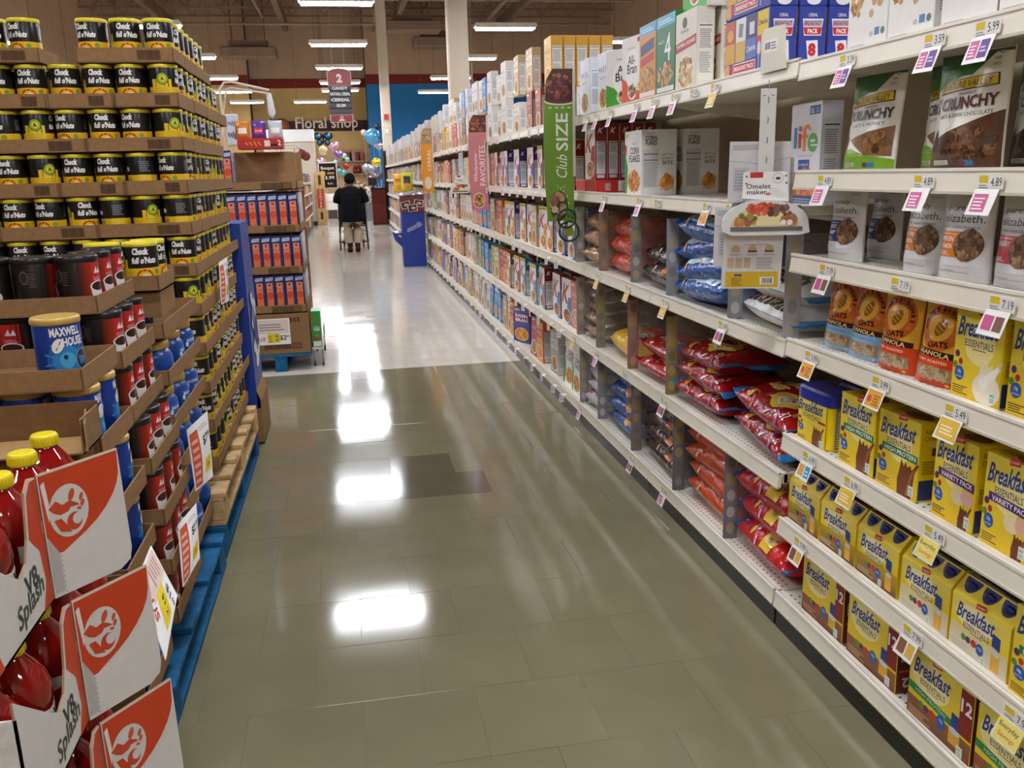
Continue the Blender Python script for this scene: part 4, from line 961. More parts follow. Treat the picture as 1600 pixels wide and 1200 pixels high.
R(TWV[True], 'twelve pack of drinks with green banner, left one on bottom shelf', 'drink pack', g, 1.625, .122, 1.29)
R(TWV[True], 'twelve pack of drinks with green banner at the lower right corner', 'drink pack', g, 1.385, .122, 1.29)
g = 'granola boxes on the top shelf'
for i, (k_, y) in enumerate((('nut', 2.12), ('nut', 1.945), ('berry', 1.748), ('berry', 1.57), ('berry', 1.39))):
    R(GB[k_], ['white granola box with honey nuts beside the blue breakfast packs', 'white granola box with honey nuts beside the dark berry box', 'white granola box with a dark round berry bowl, left one', 'white granola box with dark bowl, second from the left', 'white granola box with dark bowl at the frame edge'][i], 'granola box', g, y, 1.725, 1.295)
g = 'blue breakfast packs on the top shelf'
for lv in range(3):
    for dp in range(3):
        R(BP, f'blue eight serving cereal pack, {["bottom","middle","top"][lv]} layer, {["front","middle","rear"][dp]} of three deep', 'cereal pack', g, 2.81, 1.735+lv*.186, 1.297+dp*.096)
# boxes on the top shelf of the next units
g = 'large cereal boxes on the top shelf'
for k_, y, x, dr, lab in (('quaker', 3.335, 1.297, 0, 'cream oat cereal box with red band, front one on top shelf'), ('quaker', 3.335, 1.392, 0, 'cream oat cereal box with red band standing behind the front one'),
    ('four_green', 3.56, 1.30, 0, 'green and blue topped cereal box with a large white numeral'), ('four_green', 3.56, 1.385, 0, 'green cereal box hidden behind the numeral box'), ('four_orange', 3.782, 1.30, 0, 'orange cereal box with pale blue top on the top shelf'),
    ('bran_orange', 3.995, 1.30, .12, 'white and orange bran cereal box on the top shelf'), ('bran_green', 4.225, 1.335, .48, 'white and green bran cereal box turned towards the camera'),
    ('pale', 4.52, 1.32, 0, 'pale blue cereal box showing its spine beside the green bran box'), ('pale', 4.80, 1.30, 0, 'pale blue cereal box right behind the green banner'), ('blue', 4.66, 1.44, 0, 'blue cereal box between the two pale boxes on top shelf')):
    R(D[k_], lab, 'cereal box', g, y, 1.735, x, dr)
R(D['bran_green'], 'white and green bran box standing on top of the cream oat boxes', 'cereal box', g, 3.34, 2.021, 1.33)
for i in range(5):
    R(D['oat'], f'off white oat cereal box, lower tier, {ORD[i+1]} in depth below the yellow row', 'cereal box', g, 5.68, 1.735, 1.30+i*.08, 0, 0, (1, 1, .83))
    R(D['wheat'], f'tall yellow orange cereal box, {ORD[i+1]} from the aisle in the high row', 'cereal box', g, 5.68, 1.960, 1.30+i*.08)
R(D['life'], 'white cereal box with large multicoloured letters behind the shelf end', 'cereal box', g, 2.535, 1.335, 1.37, -.08)
R(CLUB, 'big white corn flakes box with food bowl at the aisle edge', 'cereal box', 'big corn flakes boxes', 3.97, 1.335)
R(CLUB, 'big white corn flakes box standing deeper in the shelf', 'cereal box', 'big corn flakes boxes', 3.97, 1.335, 1.50)
b = MB(); b.box(-.10, 0, 0, .10, .29, .066, '#b9281f', bev=.0015); lb = b.build('cereal_box', CARTON)
k = Ink(); k.rect(.012, .006, .085, .06, '#cf2f25'); k.rect(.05, .012, .075, .045, '#f2efe9'); k.bars(.052, .014, .073, .043); k.rect(.12, .006, .285, .06, '#e6e2dc'); k.lines(.14, .010, .28, .055, 6, '#8f8f95', ragged=.2); k.rect(.122, .006, .136, .06, '#f5f3ee'); k.build('side_print', lb, right(.10)); proto(lb)
R(lb, 'red cereal box lying flat under the five dark red boxes', 'cereal box', 'lying red boxes', 4.68, 1.335)
R(lb, 'red cereal box lying flat farther along under the dark red boxes', 'cereal box', 'lying red boxes', 4.90, 1.335)
for i in range(5): R(D['k_red'], f'dark red spined cereal box, {ORD[i+1]} from the aisle above the lying boxes', 'cereal box', 'dark red spined boxes', 4.72, 1.402, 1.305+i*.068)

# bags in bins between clear dividers
def divider(y, lv, h, tint, lab):
    o = empty('bin_divider', (1.275, y, lv)); 
    b = MB(); b.box(.01, -.0015, 0, .40, .0015, h, '#d8d8d8'); b.build('clear_panel', CLEAR, o)
    b = MB(); b.prism([(0, 0), (.052, 0), (.052, h), (0, h)], -.0025, .0, tint); p = b.build('front_strip', PLASTIC, o)
    r = random.Random(int(y*1000)+int(lv*100)); k = Ink(); k.grad(.003, .003, .049, h-.003, tint, mix(tint, '#c9c4bb', .25), 5)
    for q in range(5): k.ell(.026, h*(.12+.19*q), .016, .022, mix(tint, ['#c9b06a', '#8f9a7a', '#e0dccf', '#7a6a5a'][r.randrange(4)], .5), 10)
    k.rect(.008, h*.62, .044, h*.76, mix(tint, '#d9c05a', .35))
    k.build('strip_print', p, front(-.0025)); 
    tag(o, lab, 'shelf divider', 'clear bin dividers between cereal bags'); o.rotation_euler = (0, 0, -.10)
for lv, h, ys, nm_ in ((.935, .315, (4.93, 4.45, 3.92, 3.45, 2.84, 2.44), 'third shelf'), (.515, .335, (4.92, 4.51, 3.96, 3.44), 'second shelf'), (.122, .335, (4.86, 4.48, 3.90, 3.34, 2.82), 'bottom shelf')):
    for i, y in enumerate(ys):
        tint = ['#9a958f', '#8a6a62', '#7f7a78', '#8f9098', '#84868e', '#a5a5a8'][i] if lv > .9 else ['#8f8a84', '#857c6a', '#96625a', '#8a7a4a'][i % 4] if lv > .5 else ['#8d8c8c', '#7d7f86', '#7a6a62', '#5a5a5e', '#6d6f78'][i]
        divider(y, lv, h, tint, f'clear bin divider with printed edge strip, {ORD[i+1]} from far end, {nm_}')
gB = 'pillow bags of cereal stacked in the bins'
def pile(keys, lv, y, lab, step, x=1.30, jit=.02, tiltr=.05, dr0=0):
    z = lv
    for i, k_ in enumerate(keys):
        r = rnd
        nmx = ['lowest', 'second', 'third', 'fourth', 'fifth', 'sixth']
        w_ = f'{lab}, {nmx[i]} of its stack' if len(keys) > 1 else f'{lab}, alone in its bin'
        put(BAGS[k_], w_, 'cereal bag', gB, (x+r.uniform(0, jit)+.006*i, y+r.uniform(-jit, jit), z), rot=(r.uniform(-tiltr, tiltr)*.6, r.uniform(-tiltr, tiltr), RZ+dr0+r.uniform(-.08, .08)))
        z += step
pile(['gold']*3, .935, 4.69, 'golden brown bag of cereal on third shelf', .085)
pile(['redor']*3, .935, 4.19, 'red orange bag of cereal on third shelf', .083)
pile(['dark']*2, .935, 3.68, 'dark brown bag of cereal on third shelf', .08)
pile(['blue']*4, .935, 3.15, 'bright blue bag of cereal with white lettering', .072, 1.275, .03, .20)
pile(['cow']*2, .935, 2.64, 'white and green bag of cereal below the omelet makers', .075)
pile(['clear']*5, .515, 4.72, 'bronze clear bag of cereal on second shelf', .066)
pile(['yel'], .515, 4.22, 'yellow bag of oat cereal on second shelf', .1)
pile(['redlow']*2, .515, 3.70, 'dark red bag of cereal between yellow bag and crimson stacks', .085)
pile(['red', 'red2', 'red'], .515, 3.17, 'crimson bag with blue ends, far crimson stack', .078, 1.29, .015, .06)
pile(['red2', 'red'], .515, 2.66, 'crimson bag with blue ends, near crimson stack', .082, 1.285, .015, .05, -.08)
pile(['white']*4, .122, 4.67, 'silver white bag of cereal on bottom shelf', .072)
pile(['blueb']*4, .122, 4.19, 'royal blue bag of cereal with brown picture on bottom shelf', .072)
pile(['brown']*4, .122, 3.62, 'chocolate brown bag of cereal on bottom shelf', .072)
pile(['orange']*4, .122, 3.08, 'orange bag of cereal with blue ends on bottom shelf', .072)
pile(['trix']*3, .122, 2.60, 'bright red bag of cereal with yellow stripe on bottom shelf', .092, 1.29, .015, .05)

# farther shelves: facings two deep, gaps that show the spines
seqs = {
 0: 'corn corn grey orange magenta raisin orange tan tan blue blue blue pale white grey white grey tan white blue',
 1: 'pink k_big k_big k_big k_teal k_teal k_brown k_brown orange magenta tan green blue blue green grey white white tan',
 2: 'k_blue k_blue k_gold k_gold tan k_purple k_gold k_gold k_brown orange magenta tan blue blue red pink white white grey tan',
 3: 'k_red white k_brown k_brown k_purple k_purple k_purple k_red k_red red grey tan grey white yellow yellow grey blue tan',
 4: 'red2 red2 oat white oat white oat oat white tan grey white choc tan white red red pink pale yellow'}
gC = 'boxed cereal along the farther shelves'
sname = ['bottom shelf', 'second shelf', 'middle shelf', 'fourth shelf', 'top shelf']
cname = {'k_red': 'white red striped', 'k_purple': 'white purple striped', 'k_gold': 'white yellow topped', 'k_brown': 'white brown striped', 'k_teal': 'white teal striped', 'k_big': 'white red lettered', 'k_blue': 'white navy striped', 'corn': 'white corn flakes', 'orange': 'orange', 'magenta': 'magenta', 'raisin': 'blue raisin', 'tan': 'tan', 'blue': 'blue', 'white': 'white', 'grey': 'grey', 'red': 'red', 'pink': 'salmon pink', 'yellow': 'yellow', 'green': 'green', 'choc': 'brown', 'red2': 'rust red', 'pale': 'pale blue', 'oat': 'off white', 'wheat': 'yellow orange'}
far_keys = list(cname)
rr = random.Random(21)
nbox = 0; y_end = {}
cnt = {}
for lv in range(5):
    y = {0: 4.98, 1: 5.02, 2: 5.02, 3: 5.05, 4: 5.98}[lv]
    seq = seqs[lv].split(); i = 0
    while y < 11.8:
        k_ = seq[i] if i < len(seq) else far_keys[rr.randrange(len(far_keys))]
        p = D[k_]; w_ = .205 if k_ in ('corn', 'k_big', 'pale') else .22 if k_ == 'raisin' else .197
        gap = rr.choice((.01, .03, .08, .14, .22, .28)) if y < 8.5 else rr.choice((.01, .03, .06, .09))
        if k_ == 'raisin': w_ = .29
        y += w_/2; rec = rr.uniform(0, .025)
        q = cnt.setdefault((lv, k_), 0)+1; cnt[lv, k_] = q
        lab = f'{cname[k_]} cereal box, {ORD[q]} such from the near end of the {sname[lv]}'
        R(p, lab, 'cereal box', gC, y, A_LV[lv], 1.297+rec, (.45 if k_ == 'raisin' else rr.uniform(-.05, .05)), rr.choice((0, 0, -.03, -.06)) if lv == 0 else 0); nbox += 1
        if y < 9.6 and gap > .03:
            R(p, f'{cname[k_]} cereal box standing behind the {ORD[q]} such of the {sname[lv]}', 'cereal box', gC, y, A_LV[lv], 1.297+rec+.075, rr.uniform(-.03, .03)); nbox += 1
            if gap > .06: R(p, f'{cname[k_]} cereal box third in depth behind the {ORD[q]} such of the {sname[lv]}', 'cereal box', gC, y, A_LV[lv], 1.297+rec+.152, rr.uniform(-.03, .03)); nbox += 1
        if lv == 4 and y > 6.2 and rr.random() < .75:
            k2 = rr.choice(('oat', 'white', 'pale', 'white', 'tan', 'blue')); q2 = cnt.setdefault((9, k2), 0)+1; cnt[9, k2] = q2
            R(D[k2], f'{cname[k2]} cereal box stacked above the top shelf row, {ORD[q2]} such from near end', 'cereal box', gC, y, A_LV[4]+(.27 if k_ == 'oat' else .26 if k_ == 'red2' else .285)+.002, 1.30+rec, rr.uniform(-.04, .04)); nbox += 1
        y += w_/2+gap; i += 1
    y_end[lv] = y
far = MB()
for lv in range(5):
    y = y_end[lv]; cc = ['#d9d4ca', '#c2382c', '#e3c22c', '#2f7fc4', '#c9a878', '#b9b4ac', '#d9822e', '#7a4a2e', '#e8e6e2', '#cfd6dd', '#a32252', '#7a9a3a']
    while y < 27.8:
        w_ = .17+rr.random()*.05; h = .23+rr.random()*.07; x = 1.297+rr.random()*.03; c = mix(cc[rr.randrange(12)], cc[rr.randrange(12)], .25*rr.random())
        far.box(x, y, A_LV[lv]-.003, x+.3, y+w_, A_LV[lv]+h, c, cols={'front': mix(c, '#dddddd', .6), 'left': c})
        far.box(x-.001, y+.02, A_LV[lv]+h*.55, x, y+w_-.02, A_LV[lv]+h*.85, cc[rr.randrange(12)]); far.box(x-.001, y+.03, A_LV[lv]+h*.12, x, y+w_-.03, A_LV[lv]+h*.45, cc[rr.randrange(12)])
        if lv == 4 and rr.random() < .6: far.box(x, y, A_LV[lv]+h, x+.25, y+w_, A_LV[lv]+h+.24, mix(cc[rr.randrange(12)], '#d9d9d6', .5), cols={'front': '#d9d9d9'})
        y += w_+rr.choice((.005, .01, .04))
o = far.build('cereal_boxes', CARTON); o['kind'] = 'stuff'; o['label'] = 'rows of small cereal boxes at the far end of the shelves'

# ------------------------------------------------------------------ shelf tags
def shelf_tag(price='4.89', hang=None):
    b = MB(); b.box(-.040, -.001, -.016, .040, 0, .016, '#f3f1ea'); o = b.build('price_tag', INK)
    k = Ink(); k.rect(-.037, -.002, -.008, .014, '#e8c92e'); k.lines(-.036, -.014, -.006, -.004, 2, '#8a8a86'); k.text(price, .018, 0, .019, '#1f1f1f', w=.034, bold=.0); k.build('tag_print', o, front(-.001))
    if hang:
        s = MB(); s.add([(-.046,-.0015,-.016),(.030,-.0015,-.016),(.026,-.020,-.072),(-.052,-.020,-.072)], [(0,1,2,3)], '#f6f4ef'); h = s.build('hanging_card', INK, o)
        fn = lambda u, v, w_: (u, -.0022-.0185*(-v-.016)/.056-w_, v)
        k = Ink()
        if hang == 'pink2': k.rect(-.042, -.062, -.014, -.024, '#c94f8a'); k.lines(-.038, -.058, -.018, -.030, 4, '#f6dfe9'); k.rect(-.008, -.062, .020, -.024, '#5a2a86'); k.lines(-.004, -.050, .016, -.034, 2, '#d9cbe8')
        elif hang == 'pink': k.rect(-.040, -.064, .004, -.026, '#cf5590'); k.lines(-.036, -.060, .0, -.030, 4, '#f6dfe9')
        elif hang == 'pinkbrown': k.rect(-.042, -.060, -.012, -.028, '#c94f8a'); k.rect(-.006, -.060, .020, -.028, '#7a5040')
        elif hang == 'orange': k.rect(-.042, -.066, .022, -.022, '#e9a32c'); k.lines(-.012, -.060, .018, -.030, 4, '#9a5a12'); k.ell(-.028, -.046, .010, .010, '#c9502c', 10)
        elif hang == 'yellow': k.rect(-.044, -.066, .024, -.020, '#e6b93a'); k.lines(-.036, -.056, .016, -.032, 3, '#f6ecd0')
        elif hang == 'orangeblue': k.rect(-.042, -.062, -.012, -.026, '#e0aa4a'); k.rect(-.006, -.062, .022, -.026, '#3a9ccc'); k.lines(-.002, -.055, .018, -.034, 2, '#e4f2f8')
        elif hang == 'brownyellow': k.rect(-.042, -.062, -.012, -.026, '#8a5a38'); k.rect(-.006, -.062, .022, -.026, '#e0b04a')
        elif hang == 'savings': k.rect(-.046, -.068, .028, -.018, '#f2e27a'); k.text('Everyday', -.010, -.034, .015, '#2a2a2a', w=.058); k.text('Savings', -.010, -.054, .014, '#d9542a', w=.050)
        k.build('card_print', h, fn)
    o.scale = (.9, .9, .9)
    return proto(o)
TG = {}
gT = 'price tags on the shelf edges'
def put_tag(px, py, lv, price, hang, lab):
    k_ = (price, hang)
    if k_ not in TG: TG[k_] = shelf_tag(*k_)
    y = at(px, py, X=1.262).y
    put(TG[k_], lab, 'price tag', gT, (1.2605, y, lv-.024), rot=(0, 0, RZ))
for i, (px, py, lv, pr, hg, lab) in enumerate((
 (1325, 95, 1.725, '3.39', 'pink2', 'price tag with pink and purple card, left one on top shelf edge'), (1462, 62, 1.725, '3.59', 'pink2', 'price tag with pink and purple card below the honey nut granola boxes'), (1545, 42, 1.725, '5.99', 'pink2', 'price tag with pink and purple card at the right of top shelf edge'),
 (1290, 277, 1.43, '4.89', 'pink', 'price tag with pink card at the end of the granola shelf'), (1445, 280, 1.43, '4.89', 'pink', 'price tag with pink card under the half hidden green pouch'), (1550, 280, 1.43, '4.89', 'pink', 'price tag with pink card under the dark chocolate pouch'),
 (1293, 417, 1.195, '7.19', 'pinkbrown', 'price tag with pink and brown card at the shelf end'), (1408, 440, 1.195, '7.19', None, 'plain price tag under the grey pouches'), (1568, 468, 1.195, '7.19', 'pinkbrown', 'price tag with pink and brown card above vanilla drink box'),
 (1270, 540, .945, '3.99', 'orange', 'price tag with orange card at the granola pouch shelf end'), (1378, 583, .945, '3.99', 'orange', 'price tag with orange card below the red bottomed pouches'), (1495, 640, .945, '5.49', 'yellow', 'price tag with yellow card above the purple banner boxes'),
 (1266, 703, .65, '6.99', 'orangeblue', 'price tag with orange and blue card under the canister'), (1332, 745, .65, '6.99', 'yellow', 'price tag with yellow card under the first green banner box'), (1462, 824, .65, '5.49', 'savings', 'price tag with lettered yellow savings card under purple banner box'),
 (1252, 838, .375, '7.99', 'brownyellow', 'price tag with brown and yellow card at six pack shelf end'), (1430, 960, .375, '7.99', 'brownyellow', 'price tag with brown and yellow card under the cream six packs'), (1595, 1085, .375, '7.99', 'savings', 'price tag with yellow savings card at the lower right edge'),
 (1118, 138, 1.735, '3.99', 'yellow', 'price tag with yellow card under the cream oat boxes'), (1085, 148, 1.735, '4.29', None, 'plain price tag right of the cream oat boxes'), (1055, 153, 1.735, '4.29', 'pink', 'price tag with pink card under the numeral box'), (1023, 162, 1.735, '4.29', 'pink', 'price tag with pink card under the orange blue topped box'), (995, 168, 1.735, '4.29', 'pink', 'price tag with pink card under the orange bran box'), (955, 178, 1.735, '4.29', 'pink', 'price tag with pink card under the green bran box'), (933, 182, 1.735, '4.29', 'pink', 'price tag with pink card under the near pale box'), (918, 186, 1.735, '4.29', 'pink', 'price tag with pink card under the far pale box'),
 (945, 312, 1.335, '3.99', 'pink', 'price tag with pink card under the lying red boxes'), (1000, 317, 1.335, '3.99', 'pink', 'price tag with pink card under the big corn flakes box'), (1028, 320, 1.335, '3.99', None, 'plain price tag right of the corn flakes tag'), (1105, 330, 1.335, '5.49', 'orange', 'price tag with orange card under the bare shelf'), (1142, 335, 1.335, '5.49', None, 'plain price tag beside the omelet makers'),
 (935, 436, .935, '3.49', 'yellow', 'price tag with yellow card under the golden bags'), (982, 455, .935, '3.49', 'yellow', 'price tag with yellow card under the red orange bags'), (1040, 478, .935, '3.49', 'yellow', 'price tag with yellow card under the blue bags'), (1130, 513, .935, '3.49', 'pinkbrown', 'price tag with pink and brown card under the omelet makers'),
 (897, 530, .515, '3.49', 'yellow', 'price tag with yellow card on the second shelf edge'), (933, 552, .515, '3.49', 'pink', 'price tag with pink card under the bronze bags'), (977, 580, .515, '3.49', None, 'plain price tag under the yellow bag'), (1038, 622, .515, '3.49', 'pinkbrown', 'price tag with pink and brown card under the crimson stack'),
 (880, 620, .122, '3.49', 'yellow', 'price tag with yellow card on the bottom rail'), (907, 645, .122, '3.49', 'pink', 'price tag with pink card below the silver bags'), (988, 722, .122, '3.49', 'pinkbrown', 'price tag with pink and brown card below the brown bags'), (1038, 775, .122, '3.49', 'pink', 'price tag with pink card below the orange bags'))):
    put_tag(px, py, lv, pr, hg, lab)
# small turned tags farther along
b = MB(); b.box(-.020, -.034, -.034, .020, -.033, .014, '#f4f1ea'); b.add([(-.018,0,.012),(.018,0,.012),(.018,-.034,.004),(-.018,-.034,.004)], [(0,1,2,3)], '#e9e6de'); ft = b.build('price_tag', INK)
k = Ink(); k.rect(-.015, -.026, .015, -.010, '#e6b4c8'); k.lines(-.016, -.006, .014, .010, 2, '#8a8a86'); k.build('tag_print', ft, front(-.034)); proto(ft)
for lv in range(5):
    y = 5.15+.05*lv; q = 0
    while y < 9.3:
        q += 1; put(ft, f'small white flag tag, {ORD[q]} beyond the green banner, {sname[lv]} edge', 'price tag', 'small flag tags along the farther shelf edges', (1.2605, y, A_LV[lv]-.030), rot=(0, 0, RZ+rr.uniform(-.2, .5))); y += .24+rr.random()*.12
ff = MB()
for lv in range(5):
    y = 9.3
    while y < 27: ff.box(1.238, y, A_LV[lv]-.062, 1.26, y+.012, A_LV[lv]-.022, '#efece4'); y += .30+rr.random()*.25
o = ff.build('price_tags', INK); o['kind'] = 'stuff'; o['label'] = 'tiny white price tags on the distant shelf edges'
# cream end plate with a stock label on the top shelf
b = MB(); b.prism([(-.02, -.02), (.14, -.02), (.12, .10), (0, .105), (-.02, .09)], -.004, .0, '#ddd5c3'); ep = b.build('end_plate', STEEL)
k = Ink(); k.rect(0, .035, .085, .07, '#f4f2ec'); k.bars(.006, .044, .040, .064); k.lines(.046, .042, .08, .066, 3, '#77777a'); k.build('stock_label', ep, front(-.004))
tag(ep, 'cream metal end plate with barcode label between the top shelves', 'bracket', loc=(1.262, 2.60, 1.738), rot=(0, 0, RZ))

# ------------------------------------------------------------------ blade signs
def blade(name, label, loc, base, draw, h=.81, w_=.15, wave=.02):
    n = 14; L_ = []; Rr = []
    for i in range(n+1):
        t = i/n; z = h*t
        L_.append((-w_/2-wave*math.sin(PI*t)*.9+(.03 if t > .93 else 0)+.02*max(0, t-.75), z)); Rr.append((w_/2, z))
    b = MB(); b.prism(L_[::-1]+Rr, -.002, .002, base) if False else b.prism([(x, z) for x, z in Rr]+[(x, z) for x, z in L_[::-1]], -.002, .002, base)
    o = b.build(name, CARTON); k = Ink(); draw(k, w_, h, L_, Rr); k.build('sign_print', o, front(-.002)); tag(o, label, 'sign', 'blade signs on the cereal shelves', loc=loc)
    s = MB(); s.box(w_/2-.004, -.006, h*.30, w_/2+.010, .006, h*.98, '#cfcac0'); s.build('sign_holder', PLASTIC, o)
    return o
def club(k, w, h, L_, Rr):
    k.poly([(w/2-.002, h*.80)]+[(w/2-.002, h-.002)]+[(x+.002, z-.002) for x, z in L_[::-1] if z > h*.80]+[(L_[11][0]+.002, h*.80)], '#4a2018'); k.food(-.004, h*.89, w*.46, h*.075, ['#6a3226', '#8a4a38', '#4a1f18', '#9a5a48'], 60, .012, 4)
    k.ell(0, h*.795, w*.58, h*.03, '#d9dfc0', 20, a0=PI, a1=2*PI); k.ell(0, h*.802, w*.56, h*.026, '#5a2a20', 20, a0=PI, a1=2*PI)
    for i in range(4): k.rect(-w*.42+i*.035, h*.748, -w*.42+i*.035+.018, h*.754, '#eef2dc')
    k.text('SIZE', .010, h*.592, .068, '#f2f4ea', w=h*.245, bold=.015, rot=PI/2); k.text('Club', .006, h*.370, .062, '#f2f4ea', w=h*.155, bold=.0, rot=PI/2, shear=.25)
    for i in range(5): a = PI+PI*(i+.5)/5; k.poly([(.0+.02*math.cos(a)-.001, h*.255+.02*math.sin(a)), (.02*math.cos(a)+.002, h*.255+.02*math.sin(a)), (.036*math.cos(a)+.001, h*.255+.036*math.sin(a)), (.036*math.cos(a)-.002, h*.255+.036*math.sin(a))], '#eef2dc')
    k.ell(-.012, h*.105, w*.34, h*.10, '#3a4a18', 22); k.food(-.016, h*.105, w*.28, h*.085, ['#c9a68a', '#b58a6a', '#8a5a42', '#dcc0a5'], 20, .022, 3)
    for i in range(6): a = -1.2+i*.45; k.rect(w*.34*1.12*math.cos(a)-.012-.002, h*.105+h*.112*math.sin(a)-.006, w*.34*1.12*math.cos(a)-.012+.002, h*.105+h*.112*math.sin(a)+.006, '#eef2dc')
blade('shelf_sign', 'tall green shelf banner with white lettering and chocolate cereal picture', (1.178, 4.87, 1.175), '#6f9a2e', club)
def fav(k, w, h, L_, Rr):
    k.poly([(w/2-.002, h*.82), (w/2-.002, h-.002)]+[(x+.002, z-.002) for x, z in L_[::-1] if z > h*.82]+[(L_[12][0]+.002, h*.82)], '#5a2a1a'); k.food(-.004, h*.90, w*.44, h*.07, ['#8a4a2a', '#b8602a', '#5a1f1a', '#c98a4a', '#3a2a4a'], 60, .013, 4)
    k.text('FAVORITES', .030, h*.47, .052, '#f6ece8', w=h*.42, rot=PI/2); k.text('Wholesome', -.032, h*.45, .034, '#f6ece8', w=h*.30, rot=PI/2, shear=.25)
    k.ell(-.010, h*.10, w*.36, h*.085, '#e6d5c8', 20); k.ell(-.010, h*.10, w*.31, h*.074, '#8a4f2a', 18); k.food(-.010, h*.10, w*.28, h*.065, MIXF, 36, .012, 3)
blade('shelf_sign', 'tall dusty pink shelf banner with white lettering', (1.175, 7.9, 1.13), '#c87d80', fav)
def cer(k, w, h, L_, Rr):
    k.poly([(w/2-.002, h*.76), (w/2-.002, h-.002)]+[(x+.002, z-.002) for x, z in L_[::-1] if z > h*.78]+[(L_[11][0]+.002, h*.76)], '#a08a6a'); k.food(-.004, h*.88, w*.40, h*.08, MIXF, 40, .014, 4)
    k.text('CEREAL', .020, h*.50, .050, '#f8ecd0', w=h*.34, rot=PI/2); k.ell(-.006, h*.14, w*.34, h*.10, '#d9cbb0', 18)
blade('shelf_sign', 'tall orange shelf banner with pale lettering far along the aisle', (1.165, 12.7, 1.21), '#d9912c', cer, h=.86)
# round green dangling price flag below the club banner
b = MB()
for cx_, cz, r_ in ((0, .10, .05), (.012, .03, .055)): b.tube([(cx_+r_*math.cos(2*PI*i/16), 0, cz+r_*math.sin(2*PI*i/16)) for i in range(16)], .007, '#1f4a34', 6, closed=True)
wob = b.build('wire_ring_holder', PLASTIC); b = MB(); b.lathe([(.028, -.002), (.028, .002)], 18, '#8a9a2a'); p = b.build('green_disc', PLASTIC, wob); p.rotation_euler = (PI/2, 0, 0); p.location = (.012, 0, .03)
tag(wob, 'dark green ring dangler with a lime disc under the green banner', 'dangler', loc=(1.20, 4.83, 1.09))

# ------------------------------------------------------------------ clip strips with omelet makers
def omelet(loc, rz, lab, lab2, sc=1):
    o = empty('clip_strip', loc, rz); o.scale = (sc, sc, sc); tag(o, lab, 'clip strip')
    b = MB(); b.box(-.022, -.0015, .0, .022, .0015, .235, '#dcdad6', bev=.0008); p = b.build('strip', PLASTIC, o)
    b = MB(); b.tube([(0, 0, .23), (0, -.004, .245), (0, .004, .258)], .0018, '#8a8a8a', 6); b.build('hook', STEEL, o)
    k = Ink()
    for i in range(4): k.poly([(-.002, .03+.055*i), (.002, .03+.055*i), (.003, .045+.055*i), (-.001, .05+.055*i)], '#8f8f90')
    for x in (-.012, .012): k.rect(x-.004, .215, x+.004, .217, '#4a4a4a')
    k.build('slots', p, front(-.0015))
    t = empty('omelet_maker', loc, rz); t.scale = (sc, sc, sc)
    b = MB(); b.prism([(-.065, -.075), (.066, -.085), (.060, .0), (.055, .006), (-.058, .008), (-.064, .002)], -.010, -.008, '#f2f1ed'); c = b.build('header_card', CARTON, t)
    k = Ink(); k.rect(-.044, -.010, -.008, .006, '#c9352f'); k.ell(.034, -.012, .015, .015, '#bdbcb8', 16); k.ell(.034, -.012, .013, .013, '#f2f1ed', 16); k.rect(.028, -.016, .040, -.009, '#3a3a3a')
    k.text('Omelet', -.020, -.034, .014, '#3f3f42', w=.068, bold=.012); k.text('maker', -.024, -.050, .013, '#3f3f42', w=.056, bold=.012)
    k.poly([(-.063,-.083),(.064,-.093),(.065,-.078),(-.064,-.068)], '#8a8a88'); k.lines(-.055, -.079, .01, -.071, 2, '#dededc', ragged=.2)
    k.ell(.036, -.054, .028, .012, '#e4e2dc', 14, rot=-.4); k.ell(.008, -.056, .008, .004, '#d9745a', 10)
    for x, z in ((-.054, -.006), (.056, -.006), (-.054, -.026), (.058, -.026)): k.ell(x, z, .003, .003, '#55554f', 8)
    k.build('card_print', c, front(-.010))
    # translucent hinged dome with omelet picture
    b = MB(); n = 16; P_ = [(-.120, -.160)]+[(.122*math.cos(PI*(1-i/n)), -.150+.078*math.sin(PI*(1-i/n))**.8) for i in range(n+1)]+[(.125, -.165), (.100, -.172), (-.095, -.172)]
    b.prism(P_[::-1], -.034, -.012, '#e6e6e2'); d = b.build('omelet_tray', PLASTIC, t)
    k = Ink(); k.ell(0, -.146, .096, .058, '#e4d79a', 22, a0=0, a1=PI); k.ell(.01, -.144, .075, .038, '#efe4a8', 20, a0=0, a1=PI)
    k.food(-.01, -.098, .05, .014, ['#d9553f', '#c94a38', '#e8755a', '#b83a2c'], 34, .010, 3); k.food(.045, -.104, .035, .014, ['#5a3a34', '#7a4a42', '#8f6a5a'], 20, .009, 4); k.food(-.06, -.128, .03, .014, ['#c9553a', '#4a7a3a', '#8a5a6a', '#e0a84a'], 18, .010, 5); k.food(.07, -.130, .022, .012, ['#a86a4a', '#8a5038', '#c98a5a'], 14, .010, 6)
    for x in (.050, .068): k.ell(x, -.136, .008, .008, '#f6f4ee', 12)
    k.rect(-.098, -.160, .104, -.148, '#6d6a64')
    k.build('tray_print', d, front(-.034)); tag(t, lab2, 'kitchen gadget')
omelet((1.195, 2.43, 1.425), -.32, 'white plastic clip strip hanging from the near top shelf', 'white hinged omelet maker with picture card on the near clip strip')
omelet((1.20, 9.35, 1.42), -.15, 'white clip strip hanging far along beside the yellow boxes', 'white omelet maker hanging far along beside the yellow boxes')
